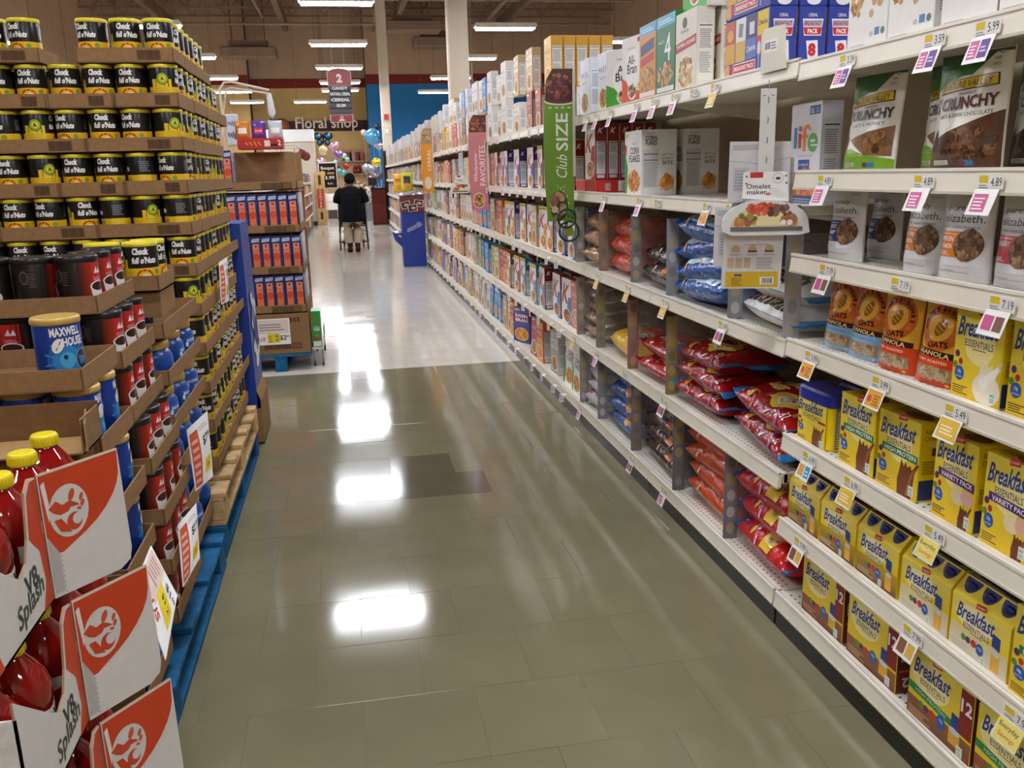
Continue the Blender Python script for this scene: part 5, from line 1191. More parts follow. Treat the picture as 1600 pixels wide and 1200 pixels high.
def envelope(loc, rz, lab, lower):
    b = MB()
    if lower: b.prism([(-.086, 0), (.085, 0), (.092, .205), (.090, .215), (-.078, .218)], -.004, 0, '#dcdad9')
    else: b.prism([(-.088, 0), (.088, 0), (.086, .17), (-.086, .174)], -.004, 0, '#d3d1d2')
    o = b.build('toaster_bag_pack', CARTON); k = Ink()
    if lower:
        k.rect(-.074, .004, .078, .050, '#d9b32a'); k.rect(.026, .012, .066, .034, '#f2f0ea'); k.bars(.032, .015, .062, .031); k.rect(-.048, .036, -.026, .043, '#3a5aa0'); k.lines(-.056, .010, -.022, .034, 6, '#8a6a12', ragged=.3)
        for i in range(3):
            x = -.046+i*.048; k.ell(x, .112, .013, .017, '#c9ad88', 14, a0=0, a1=PI); k.rect(x-.013, .107, x+.013, .112, ['#c9ad88', '#4a3828', '#5a4432'][i]); k.lines(x-.016, .098, x+.018, .104, 2, '#9a9894')
            x = -.060+i*.024; k.poly([(x-.010, .062), (x+.009, .060), (x+.010, .090), (x-.009, .092)], '#cfb594')
        k.lines(.014, .058, .064, .094, 6, '#a09e9a', ragged=.2); k.lines(-.02, .128, .05, .131, 1, '#7a7876'); k.rect(-.08, .178, .088, .180, '#b9b7b4'); k.lines(-.070, .186, .08, .208, 3, '#aaa8a6', ragged=.4)
    else:
        k.lines(-.078, .15, .06, .166, 3, '#a09e9e', ragged=.5); k.poly([(-.086,.118),(.0,.108),(.087,.124),(.087,.126),(.0,.110),(-.086,.120)], '#aaa8a8'); k.rect(-.074, .03, -.030, .10, '#c4c2c3'); k.lines(-.070, .036, -.034, .096, 7, '#a3a1a2'); k.lines(.02, .03, .07, .09, 6, '#bab8b8')
    k.build('pack_print', o, front(-.004)); return tag(o, lab, 'package', 'toaster bag packs hung with the omelet makers', loc=loc, rz=rz)
envelope((1.195, 2.472, 1.345), -.32, 'pale grey flat package behind the clip strip', False)
envelope((1.215, 2.486, 1.30), -.32, 'pale grey flat package peeking out at right behind the clip strip', False)
envelope((1.165, 2.440, 1.095), -.32, 'white package with yellow bottom hanging below the omelet maker', True)
envelope((1.150, 2.462, 1.16), -.30, 'plain white package edge sticking out left of the yellow bottomed one', False)
# ------------------------------------------------------------------ left: pallets, coffee cans, juice cartons
TRAYC, TRAYD = '#94714c', '#7d5e3e'
def tray(lx, ly, wall, name='cardboard_tray', code=True, th=.004, col=TRAYC):
    b = MB(); b.box(-lx/2, -ly/2, 0, lx/2, ly/2, th, TRAYD)
    b.box(-lx/2, -ly/2, 0, lx/2, -ly/2+th, wall, col); b.box(-lx/2, ly/2-th, 0, lx/2, ly/2, wall, col)
    b.box(-lx/2, -ly/2+th, 0, -lx/2+th, ly/2-th, wall, col); b.box(lx/2-th, -ly/2+th, 0, lx/2, ly/2-th, wall, col)
    o = b.build(name, BOARD)
    k = Ink()
    if code: k.rect(lx*.12, wall*.16, lx*.36, wall*.84, '#6f5236'); k.bars(lx*.13, wall*.20, lx*.35, wall*.80, '#4d3a28', 20)
    k.rect(-lx/2+.003, wall*.08, -lx/2+.006, wall*.95, '#5f4630'); k.rect(lx/2-.006, wall*.08, lx/2-.003, wall*.95, '#5f4630')
    k.build('tray_print', o, front(-ly/2), BOARD); return proto(o)
# black and yellow coffee can
CB, CY = '#171514', '#e8b91c'
def chock():
    r, h = .0518, .150
    b = MB(); b.lathe([(r*.97, 0), (r, .003), (r, .069), (r, .071), (r, .137), (r*.985, .139)], 22, [CY, CY, '#2a1a10', CB, CB]); o = b.build('coffee_can', PLASTIC)
    b = MB(); b.lathe([(r*1.02, .136), (r*1.04, .138), (r*1.04, .147), (r*1.0, .1495), (r*.93, .1495), (r*.91, .147)], 22, '#e3d02c'); b.build('lid', PLASTIC, o)
    k = Ink()
    k.text('Chock', -.008, .1215, .022, '#f2efe8', w=.050, bold=.06, shear=.1); k.text("full o'Nuts", .002, .0935, .021, '#f2efe8', w=.078, bold=.05, shear=.15)
    k.ell(.0, .043, .026, .022, '#b5281c', 18); k.ell(.0, .041, .022, .018, CY, 16); k.ell(.004, .041, .014, .011, '#e9dcc0', 12); k.ell(.042, .056, .009, .009, '#7f9a3a', 12)
    u0 = r*math.radians(115)
    k.lines(u0-.020, .082, u0+.020, .122, 6, '#8a8a92', ragged=.3); k.rect(u0-.026, .004, u0+.022, .070, '#e4c53a')
    u1 = -r*math.radians(100)
    k.rect(u1-.036, .004, u1+.036, .096, '#e4c22a'); k.ell(u1+.004, .098, .022, .022, '#2a2a1c', 18); k.ell(u1+.004, .098, .0195, .0195, '#8fae3c', 18); k.ell(u1+.004, .098, .012, .012, '#e0d03a', 12); k.poly([(u1-.003,.092),(u1+.011,.092),(u1+.004,.106)], '#3a4a1a'); k.lines(u1-.030, .010, u1+.030, .070, 7, '#c9a524', ragged=.2)
    k.build('can_print', o, cyl(r), PLASTIC, cut=(.012, 0), gap=.00012); return proto(o)
CHK = chock()
def melitta():
    r, h = .0518, .146
    b = MB(); b.lathe([(r*.97, 0), (r, .003), (r, .014), (r, .130), (r*.985, .132)], 22, ['#a3161a', '#a3161a', '#14100f', '#14100f']); o = b.build('coffee_can', PLASTIC)
    b = MB(); b.lathe([(r*1.02, .130), (r*1.04, .132), (r*1.04, .143), (r*.98, .146), (r*.92, .1445)], 22, '#1b1a1b'); b.build('lid', PLASTIC, o)
    k = Ink()
    k.grad(-.056, .014, -.020, .128, '#15100f', '#a32a14', 8, horiz=True); k.grad(-.020, .014, .036, .128, '#a32a14', '#15100f', 6, horiz=True)
    k.rect(-.020, .078, .024, .126, '#c4262b'); k.poly([(-.012,.098),(-.002,.116),(.002,.100),(.010,.114),(.016,.098)], '#f1ece6'); k.lines(-.016, .080, .018, .090, 2, '#e3a5a5')
    k.ell(.030, .046, .010, .014, '#dedad4', 12); k.poly([(-.027,.064),(.029,.064),(.025,.030),(.015,.016),(-.013,.016),(-.023,.030)], '#ece8e2'); k.ell(.001, .064, .029, .015, '#f4f1ec', 18); k.ell(.001, .064, .025, .012, '#3a2015', 18)
    k.rect(-.03, .002, .034, .014, '#c8323a'); k.lines(-.02, .004, .02, .011, 1, '#f1d9d9')
    u0 = r*math.radians(125); k.rect(u0-.022, .064, u0+.024, .118, '#3a3838'); k.rect(u0-.022, .026, u0+.024, .060, '#343232'); k.lines(u0-.018, .068, u0+.02, .114, 8, '#55524f'); k.rect(u0-.024, .014, u0+.026, .022, '#cfcac6'); k.rect(u0-.024, .003, u0+.026, .014, '#b8262c')
    u1 = -r*math.radians(120); k.ell(u1, .095, .012, .018, '#5a5654', 14); k.ell(u1, .095, .009, .014, '#2a2726', 14); k.rect(u1-.020, .016, u1+.004, .032, '#c9ccd0'); k.lines(u1+.012, .07, u1+.030, .11, 6, '#4a4745')
    k.build('can_print', o, cyl(r), PLASTIC, cut=(.012, 0)); return proto(o)
MEL = melitta()
def maxwell():
    r = .0535
    b = MB(); b.lathe([(r*.97, 0), (r, .003), (r, .146), (r*.98, .149)], 24, '#14398c'); o = b.build('coffee_can', PLASTIC)
    b = MB(); b.lathe([(r*1.02, .146), (r*1.05, .148), (r*1.05, .158), (r*1.0, .162), (r*.94, .162)], 24, '#c9a456'); b.build('lid', PLASTIC, o)
    k = Ink()
    k.ell(.012, .062, .046, .046, '#1c62b4', 20); k.ell(.012, .062, .034, .036, '#2a86cc', 18); k.ell(.012, .062, .018, .02, '#4ab0e0', 16)
    for i in range(12): a = i*PI/6+.2; k.poly([(.012+.012*math.cos(a), .062+.012*math.sin(a)), (.012+.052*math.cos(a-.04), .062+.052*math.sin(a-.04)), (.012+.052*math.cos(a+.04), .062+.052*math.sin(a+.04))], '#3f9ad4')
    k.text('MAXWELL', .016, .130, .021, '#f1f1ee', w=.074, bold=.04, rot=.03); k.text('HOUSE', .030, .106, .021, '#f1f1ee', w=.050, bold=.04, rot=.03)
    k.ell(-.006, .098, .012, .018, '#f1f1ee', 16, rot=-.45); k.poly([(-.012,.088),(-.010,.086),(.002,.108),(.0,.110)], '#8a8f98'); k.ell(.008, .070, .005, .006, '#22304a', 10)
    k.ell(.050, .060, .020, .026, '#9aa8b8', 18); k.ell(.050, .060, .0175, .0235, '#2a3a5a', 18); k.poly([(.038,.07),(.06,.066),(.058,.05),(.042,.048)], '#5a7aa0')
    u0 = -r*math.radians(140); k.lines(u0-.024, .055, u0+.024, .14, 14, '#4f78be', ragged=.2); u1 = r*math.radians(150); k.lines(u1-.03, .06, u1+.026, .13, 12, '#4f78be', ragged=.3); k.rect(u1-.03, .02, u1+.02, .05, '#2a86cc')
    k.build('can_print', o, cyl(r), PLASTIC, cut=(.012, 0)); return proto(o)
MAX = maxwell()
def jar():
    b = MB(); r = .070
    b.lathe([(.060, 0), (r, .006), (r, .066), (r*.985, .080), (r*.88, .093), (.056, .099), (.052, .104)], 24, '#1f53a8'); o = b.build('coffee_jar', PLASTIC)
    b = MB(); b.lathe([(.060, .102), (.062, .104), (.062, .124), (.058, .128), (.052, .128)], 24, '#c7a052'); b.build('lid', PLASTIC, o)
    k = Ink(); k.rect(-.045, .012, .045, .070, '#2a66bc'); k.text('MAXWELL', .0, .058, .012, '#dfe6f2', w=.06, bold=.03); k.rect(.0, .026, .04, .044, '#a9bfe0'); k.ell(-.03, .045, .007, .009, '#eef2f8', 12)
    u1 = r*math.radians(110); k.lines(u1-.03, .016, u1+.03, .068, 9, '#5a86cc', ragged=.3); u2 = -r*math.radians(110); k.lines(u2-.03, .016, u2+.03, .068, 9, '#5a86cc', ragged=.3)
    k.build('jar_print', o, cyl(r), PLASTIC, cut=(.014, 0)); return proto(o)
JAR = jar()
# pallets
def pallet(name, label, x0, x1, y0, y1, z0, col, mat, seed, bx=None):
    r = random.Random(seed); o = empty(name, ((x0+x1)/2, (y0+y1)/2, z0)); tag(o, label, 'pallet'); lx, ly = x1-x0, y1-y0
    n = 7
    for i in range(n):
        a = -ly/2+(ly-.09)*i/(n-1); b = MB(); b.box(-lx/2+r.uniform(-.008, .004), a, .115, lx/2+r.uniform(-.006, .010), a+.09, .135, mix(col, '#000000', r.random()*.18), bev=.003); b.build('deck_board', mat, o)
    for x in (bx or (-lx/2, -.045, lx/2-.09)):
        for y in (-ly/2, -.06, ly/2-.12):
            b = MB(); b.box(x, y, .02, x+.09, y+.12, .098, mix(col, '#000000', .15*r.random()), bev=.004); b.build('block', mat, o)
        b = MB(); b.box(x, -ly/2, .098, x+.09, ly/2, .115, mix(col, '#000000', .1), bev=.003); b.build('stringer_board', mat, o)
        b = MB(); b.box(x, -ly/2, 0, x+.09, ly/2, .02, mix(col, '#000000', .12), bev=.003); b.build('bottom_board', mat, o)
    return o
pallet('pallet', 'blue pallet on the floor under the yellow capped coffee cans', -1.76, -.555, 3.36, 4.76, 0, '#1d5f8e', WOOD, 1)
pallet('pallet', 'raw wooden pallet on top of the blue one under the coffee cans', -1.76, -.545, 3.37, 4.74, .136, '#c9a878', WOOD, 2)
pallet('pallet', 'worn blue pallet under the juice cartons and blue coffee cans', -1.76, -.548, 1.25, 3.30, 0, '#22638f', WOOD, 3)
# the big stack
Zr = [1.873-.157*k for k in range(11)]; P_ = .1145; XR, YF_ = -.58, 3.58
T32 = tray(.340, .226, .052); T23 = tray(.226, .340, .052)
gt = 'brown cardboard trays of the coffee can stack'; gc_ = 'black and yellow coffee cans of the tall stack'
side = ['top', 'second', 'third', 'fourth', 'fifth', 'sixth', 'seventh', 'eighth', 'ninth', 'tenth', 'lowest']
for k_, z in enumerate(Zr):
    tr, nx, ny = (T32, 3, 2) if k_ % 2 == 0 else (T23, 2, 3)
    imax = 10 if k_ < 6 else 4
    jmax = 10 if k_ else 7
    seen_t = set()
    for i in range(imax):
        for j in range(jmax):
            if i > 0 and j > 0: continue
            ti, tj = i//nx, j//ny
            if (ti, tj) not in seen_t:
                seen_t.add((ti, tj))
                shift = -.115 if k_ == 0 and ti >= 1 else 0
                lab = (f'cardboard tray on the {side[k_]} layer, {ORD[ti+1]} from the aisle corner, end face' if tj == 0 else f'cardboard tray on the {side[k_]} layer, {ORD[tj+1]} along the aisle face')
                put(tr, lab, 'tray', gt, (XR-P_*nx*(ti+.5)+rnd.uniform(-.001, .001)+shift, YF_+P_*ny*(tj+.5)+rnd.uniform(-.001, .001), z), rot=(0, 0, rnd.uniform(-.004, .004)))
            if k_ == 0 and i >= 3: sh = -.115
            else: sh = 0
            ang = rnd.choice((0, 0, 0, .25, -.35, .6, -.6, 1.75, -1.6, 2.3)) if j == 0 else PI/2+rnd.choice((0, 0, .5, -.5, 1.6, -1.5, 2.4))
            if j == 0: lab = f'black and yellow coffee can, {side[k_]} layer, {ORD[i+1]} from the aisle corner'
            else: lab = f'black and yellow coffee can, {side[k_]} layer of the aisle face, {ORD[j+1]} from the corner'
            put(CHK, lab, 'can', gc_, (XR-P_*(i+.5)+sh-.001, YF_+P_*(j+.5), z+.0045), rot=(0, 0, ang))
# inner core of the stack: plain block added to keep the gaps dark
b = MB(); b.box(-1.72, YF_+.14, .272, XR-.135, YF_+1.14, 1.86, TRAYD); o = b.build('core_filler', BOARD); tag(o, 'brown cardboard filler added in the hidden core of the tall coffee stack', 'case')
# two cans pushed out in front
T22 = tray(.250, .226, .050); TS = tray(.34, .40, .050, code=False); TM = tray(.40, .40, .050, code=False)
def column_of(trayp, canp, xs_right, y0, ny, zl, nx, gx, gy, wall, hcan, labt, labc, group, catc, cat2='tray', only=None, rot0=0, empty_ix=()):
    for t, (xr, z) in enumerate(zip(xs_right, zl)):
        base = z-wall
        put(trayp, f'{labt}, {ORD[t+1]} from the top', cat2, group+' trays', (xr-trayp['lx']/2, y0+trayp['ly']/2, base), rot=(0, 0, 0))
        for i in range(nx):
            for j in range(ny):
                if i > 0 and j > 0: continue
                if only and (t, i, j) not in only and t in {o[0] for o in only}: continue
                if i == 0: ang = PI/2+rnd.choice((0, -.1, .15, -.35))+rot0
                else: ang = rnd.choice((.3, -1.8, 1.9, .0, 2.4))
                if t == 0 and i == 0: ang = PI/2-.25+rot0
                lab = f'{labc}, {ORD[t+1]} tray from top, ' + (f'{ORD[j+1]} along the aisle side' if i == 0 else f'{ORD[i+1]} from the aisle, front row')
                put(canp, lab, catc, group, (xr-.006-gx*(i+.5), y0+.006+gy*(j+.5), base+.0045), rot=(0, 0, ang))
TME = tray(.44, .40, .048, code=False); TME['lx'] = .44; TME['ly'] = .40
TJ = tray(.46, .62, .050, code=False); TJ['lx'] = .46; TJ['ly'] = .62
TMX = tray(.46, .30, .050, code=False); TMX['lx'] = .46; TMX['ly'] = .30
column_of(TME, MEL, [-.655, -.612, -.603, -.572, -.556, -.552, -.552], 2.45, 3, [1.164, 1.013, .862, .711, .560, .409, .258], 4, .108, .128, .048, .146, 'brown tray of dark red coffee cans', 'black and red coffee can', 'black and red coffee cans', 'can')
for t, z in enumerate((1.02, .868, .716, .564, .412, .260)):
    put(TJ, f'brown tray of blue coffee jars, {ORD[t+1]} from the top', 'tray', 'trays of blue coffee jars', (-.585-.23, 2.87+.31, z-.05))
    for j in range(3 if t else 1):
        put(JAR, f'blue coffee jar with tan lid, {ORD[t+1]} tray from top, {ORD[j+1]} along the aisle side', 'jar', 'blue coffee jars in trays', (-.585-.0755-(.06 if t == 0 else 0), 2.87+.10+.205*j+(.06 if t == 0 else 0), z-.0455), rot=(0, 0, PI/2+rnd.uniform(-.6, .6)))
    if t: put(JAR, f'blue coffee jar with tan lid, {ORD[t+1]} tray from top, second from the aisle', 'jar', 'blue coffee jars in trays', (-.585-.23, 2.87+.10, z-.0455), rot=(0, 0, rnd.uniform(-2, 2)))
# the two protruding black and yellow cans stand in a tray on the jar column
TP = tray(.28, .24, .050, code=False)
put(TP, 'small brown tray jutting out above the blue jars holding two coffee cans', 'tray', None, (-.595-.14, 3.05, 1.112))
b = MB(); b.box(-.14, -.115, 0, .14, .115, .083, TRAYC, bev=.002); o = b.build('cardboard_case', BOARD); tag(o, 'closed brown case lifting the small tray above the jars', 'case', loc=(-.74, 3.06, 1.027))
for i, (x, y) in enumerate(((-.655, 2.995), (-.768, 2.995), (-.655, 3.108))): put(CHK, f'black and yellow coffee can in the small jutting tray, {ORD[i+1]} of three', 'can', gc_, (x, y, 1.1165), rot=(0, 0, (.35, .1, 1.4)[i]))
# blue cans nearest the camera
zmx = [1.046, .881, .716, .551, .386, .221]; xmx = [-.607, -.588, -.575, -.570, -.566, -.562]
for t, (xr, z) in enumerate(zip(xmx, zmx)):
    put(TMX, f'brown tray of blue coffee cans, {ORD[t+1]} from the top', 'tray', 'trays of blue coffee cans', (xr-.23, 2.075+.15, z-.05))
    for i in range(4):
        for j in range(2):
            if i > 0 and j > 0: continue
            if t == 0 and (i, j) not in ((0, 0), (2, 0)): continue
            ang = (.38 if t == 0 else rnd.uniform(1.2, 2.6)) if i == 0 and j == 0 else (PI/2+rnd.uniform(-.6, .6) if i == 0 else rnd.uniform(1.4, 3.0))
            put(MAX, f'blue coffee can with tan lid, {ORD[t+1]} tray from top, {ORD[i+1]} from the aisle' + (', rear row' if j else ''), 'can', 'blue coffee cans in trays', (xr-.062-.112*i-(.004 if t == 0 else 0), 2.075+.075+.140*j, z-.0455), rot=(0, 0, ang), scale=(.95, .95, .97))
# opened empty tray behind the juice cartons
b = MB(); lx, ly, wl = .52, .138, .085
b.box(-lx/2, -ly/2, 0, lx/2, ly/2, .004, '#a98659'); b.box(-lx/2, ly/2-.004, 0, lx/2, ly/2, wl, '#7a5a3a'); b.box(lx/2-.004, -ly/2, 0, lx/2, ly/2-.004, wl*.9, '#8a6a48'); b.box(-lx/2, -ly/2, 0, -lx/2+.004, ly/2-.004, wl, '#7a5a3a')
o = b.build('cardboard_tray', BOARD); tag(o, 'empty opened brown tray behind the juice bottles', 'tray', loc=(-.583-lx/2, 1.998, .888))
b = MB(); b.prism([(-.12, 0), (.06, 0), (.06, .05), (-.10, .055)], -.002, .002, '#8a6a48'); fl = b.build('torn_flap', BOARD, o); fl.location = (lx/2-.01, .0, .02); fl.rotation_euler = (0, 0, PI/2+.25)
b = MB(); b.box(-.24, -.055, 0, .24, .055, .885-.135, '#7d5d3e', bev=.004); b.box(-.241, -.056, .36, .241, .056, .364, '#5f4630'); o = b.build('cardboard_case', BOARD); tag(o, 'tall brown case standing below the empty opened tray', 'case', loc=(-.583-.26, 2.012, .1355))

# juice cartons and bottles
OR, WH = '#cf4420', '#dcdad4'
def bottle():
    b = MB(); r = .056
    b.lathe([(.048, 0), (r, .006), (r, .05), (r*.965, .056), (r*.965, .13), (r, .136), (r*.99, .165), (r*.86, .190), (r*.62, .212), (.024, .228), (.019, .236), (.019, .246)], 26, ['#8a1410']*11); o = b.build('juice_bottle', JUICE)
    b = MB(); pr = [(.0245, .236), (.0255, .238), (.0255, .258), (.023, .262), (.020, .2625)]; b.lathe(pr, 24, '#e9d420')
    for i in range(24): a = 2*PI*i/24; b.box(.0252*math.cos(a)-.0012, .0252*math.sin(a)-.0012, .239, .0252*math.cos(a)+.0012, .0252*math.sin(a)+.0012, .256, '#e9d420')
    b.build('cap', PLASTIC, o)
    k = Ink(); k.poly([(-.06,.058),(.06,.058),(.06,.10),(.02,.128),(-.02,.118),(-.06,.126)], '#e4e2dc'); k.poly([(-.06,.090),(-.02,.104),(.06,.066),(.06,.058),(-.06,.058)], OR); k.text('V8', .0, .106, .018, '#22302a', bold=.03, rot=.12); k.text('Splash', .004, .080, .024, '#2f4a3a', w=.06, bold=.02, shear=.2, rot=.15)
    k.ell(.04, .085, .014, .012, '#e0b03a', 12)
    k.build('bottle_label', o, cyl(r*.975), INK, cut=(.012, 0)); return proto(o)
BOT = bottle()
def carton(z, top_open, lab, x=-.56, ycut=1.60, y0=1.30, y1=1.95, h=.285):
    lx = .46; o = empty('juice_carton', (x, (y0+y1)/2, z)); tag(o, lab, 'carton', 'orange and white juice cartons'); yo = -(y0+y1)/2; yc = ycut+yo; a0, a1 = y0+yo, y1+yo
    b = MB(); b.box(-lx, a0, 0, 0, a1, .005, '#9a7a58'); b.box(-lx, a1-.004, 0, -.004, a1, h*.55, '#8a6a4a'); b.box(-lx, a0, 0, -lx+.004, a1, h, '#8a6a4a'); b.box(-lx, a0, 0, 0, a0+.004, h*.8, WH)
    b.box(-.004, yc+.02, 0, 0, a1, h*.22, OR); b.build('carton_body', BOARD, o)
    # aisle side with the swooping cut-out, in the plane x=0 ; u = y, v = z
    out = [(a0, 0), (yc, 0), (yc, h*.97), (yc-.03, h), (yc-.055, h*.93), (yc-.075, h*.62), (yc-.095, h*.47), (yc-.13, h*.42), (yc-.165, h*.50), (a0, h*.92)]
    b = MB(); n = len(out); v = [(0, u, w_) for u, w_ in out]+[(-.004, u, w_) for u, w_ in out]
    b.add(v, [tuple(range(n)), tuple(range(2*n-1, n-1, -1))], [WH, '#8a6a4a']); b.add(v, [((i+1) % n, i, n+i, n+(i+1) % n) for i in range(n)], '#b08a62')
    s_ = b.build('side_panel', CARTON, o)
    k = Ink(); k.poly([(yc-.002,.002),(yc-.002,h*.96),(yc-.028,h*.97),(yc-.05,h*.90),(yc-.068,h*.60),(yc-.03,h*.45),(yc-.022,h*.2),(yc-.05,.002)], OR)
    k.text('V8', yc-.085, h*.32, .040, '#22302a', bold=.03, rot=.05); k.text('Splash', yc-.10, h*.18, .050, '#2f4a3a', w=.13, bold=.02, shear=.2, rot=.12); k.poly([(a0+.002,.002),(a0+.06,.002),(a0+.03,h*.3),(a0+.002,h*.4)], OR)
    k.build('side_print', s_, lambda u, v, w_: (w_, u, v), CARTON)
    # torn open door flap hinged at yc
    wd = .172; pts = [(0, .002), (wd-.03, .0), (wd-.006, .012), (wd, .035), (wd-.004, h*.99), (0, h*.985)]
    b = MB(); b.prism(pts, -.002, .002, WH, edge='#b08a62'); f = b.build('door_flap', CARTON, o); f.location = (.002, yc, .0); f.rotation_euler = (0, 0, math.radians(52))
    k = Ink(); k.poly([(.002,h*.97),(wd-.006,h*.975),(wd-.008,h*.80),(wd-.014,h*.72),(wd-.026,h*.64),(wd-.044,h*.56),(wd-.066,h*.49),(wd-.092,h*.43),(wd-.120,h*.38),(.030,h*.34),(.016,h*.345),(.002,h*.5)], OR)
    k.poly([(.002,.01),(.022,.01),(.022,h*.34),(.002,h*.5)], '#b9b7b4'); k.poly([(.004,h*.90),(.012,h*.92),(.016,h*.70),(.010,h*.6)], '#e9e6e0')
    k.ell(.052, h*.64, .040, .050, '#d9d6d0', 24); k.poly([(.012,h*.70),(.028,h*.745),(.040,h*.70),(.055,h*.715),(.070,h*.675),(.074,h*.655),(.056,h*.662),(.050,h*.635),(.034,h*.628),(.022,h*.655)], '#c9492a'); k.ell(.060, h*.545, .016, .017, '#c9492a', 16); k.ell(.066, h*.558, .010, .011, '#d9d6d0', 12); k.poly([(.020,h*.60),(.034,h*.60),(.046,h*.52),(.052,h*.47),(.030,h*.50)], '#cf4420')
    for cx_, cz, rx, rz_ in ((.060,.755,.006,.012), (.079,.715,.004,.008), (.080,.665,.004,.007), (.072,.63,.005,.003)): k.ell(cx_, h*cz, rx, rz_, '#cf5634', 12, rot=-.4)
    for i in range(9): k.rect(.0235, h*.02+i*.010, .0245, h*.02+i*.010+.005, '#6a6a6a')
    k.build('flap_print', f, front(-.002), CARTON)
    return o
zc = [.713, .457, .200]
hc = [.243, .253, .254]; xc = [-.573, -.547, -.530]
nmz = ['top', 'middle', 'bottom']
for t, z in enumerate(zc):
    carton(z, t == 0, f'orange and white juice carton with open door flap, {nmz[t]} of three', x=xc[t], h=hc[t])
    for i, y in enumerate((1.365, 1.485, 1.615, 1.745, 1.870)):
        if t == 2 and i > 3: continue
        put(BOT, f'red juice bottle with yellow cap, {ORD[i+1]} from the near end, {nmz[t]} carton', 'bottle', 'red juice bottles in the cartons', (xc[t]-.066-.004*rnd.random(), y, z+.0055), rot=(0, 0, PI/2+rnd.uniform(-.3, .3)), scale=(1, 1, .905))
    if t == 0:
        for i, y in enumerate((1.43, 1.60, 1.745)): put(BOT, f'red juice bottle in the second row of the top carton, {ORD[i+1]} from the near end', 'bottle', 'red juice bottles in the cartons', (xc[0]-.19, y, z+.0055), rot=(0, 0, .4*i), scale=(1, 1, .905))

b = MB(); b.box(-.23, -.325, 0, .23, .325, .064, '#8a6a48', bev=.003); o = b.build('cardboard_case', BOARD); tag(o, 'flat brown case on the pallet under the bottom juice carton', 'case', loc=(-.53-.232, 1.625, .1355))
# hanging price sheets
def sheet(name, corners, draw, lab, w_=.20, h=.26):
    A, B_, Cc, Dd = [Vector(c) for c in corners]   # top left, top right, bottom right, bottom left
    org = (A+B_+Cc+Dd)/4
    def fn(u, v, g_):
        s_, t = u/w_+.5, v/h+.5
        p = (Dd*(1-s_)+Cc*s_)*(1-t)+(A*(1-s_)+B_*s_)*t-org
        n = (B_-A).cross(A-Dd).normalized(); p += n*(g_+.010*math.sin(PI*t)*math.sin(PI*s_)); return p
    k = Ink(); k.rect(-w_/2, -h/2, w_/2, h/2, '#f2f0ec'); o = k.build(name, None, fn, INK, cut=(w_/6, h/8)); o.location = org
    bk = Ink(); bk.rect(-w_/2, -h/2, w_/2, h/2, '#efeeea'); bo = bk.build('sheet_back', o, lambda u, v, g_: fn(-u, v, -.0015), INK, cut=(w_/6, h/8))
    k = Ink(); draw(k, w_, h); k.build('sheet_print', o, lambda u, v, g_: fn(u, v, g_+.0008), INK, cut=(w_/6, h/8)); tag(o, lab, 'price sign', 'hanging paper price signs'); return o
def sh(price, plus):
    def d(k, w, h):
        if not plus: k.rect(-w*.46, -h*.46, -w*.12, h*.40, '#cf5a3f'); k.lines(-w*.42, -h*.40, -w*.18, h*.34, 6, '#e9b5a5', ragged=.1); k.text('$'+price[0], w*.16, h*.16, h*.16, '#1d1d1d', bold=.02); k.text(price[2:], w*.37, h*.20, h*.08, '#1d1d1d', bold=.02); k.rect(w*.04, -h*.34, w*.40, -h*.12, '#e8cc2a'); k.text('EA', w*.22, -h*.23, h*.08, '#6a5a12'); k.lines(-w*.06, h*.34, w*.4, h*.42, 2, '#b9b5b0')
        else: k.rect(-w*.46, -h*.30, -w*.02, h*.44, '#e3c6b8'); k.lines(-w*.40, -h*.10, -w*.10, h*.36, 5, '#a98a7c'); k.text('$'+price[0], w*.20, h*.26, h*.15, '#1d1d1d', bold=.02); k.text(price[2:], w*.40, h*.30, h*.07, '#1d1d1d', bold=.02); k.rect(-w*.06, -h*.20, w*.40, h*.12, '#e9d030'); k.text('$3 2', w*.18, -h*.02, h*.10, '#2a2a1c', bold=.01); k.text('PLUS', -w*.10, -h*.34, h*.12, '#c8322a', w=w*.5, bold=.03, shear=.2); k.poly([(-w*.46,-h*.46),(w*.2,-h*.46),(-w*.2,-h*.40),(-w*.46,-h*.28)], '#e8923a')
    return d
def sgn(px4, xs): return [tuple(at(p[0], p[1], X=x)) for p, x in zip(px4, xs)]
sheet('price_sheet', sgn([(292,672), (324,642), (333,744), (306,768)], (-.542, -.50, -.49, -.535)), sh('7.99', 0), 'white price sheet with red panel hanging on the dark red coffee cans')
sheet('price_sheet', sgn([(278,820), (307,786), (312,872), (286,918)], (-.54, -.50, -.49, -.53)), sh('2.99', 0), 'white price sheet with red panel hanging lower, above the blue pallet', h=.25)
sheet('price_sheet', sgn([(236,852), (277,930), (259,1032), (214,905)], (-.53, -.46, -.46, -.53)), sh('1.49', 1), 'white and yellow price sheet hanging beside the juice cartons')
sheet('price_sheet', sgn([(342,410), (355,401), (358,470), (346,476)], (-.56, -.535, -.535, -.555)), sh('5.99', 0), 'white price sheet hanging high on the tall coffee can stack')

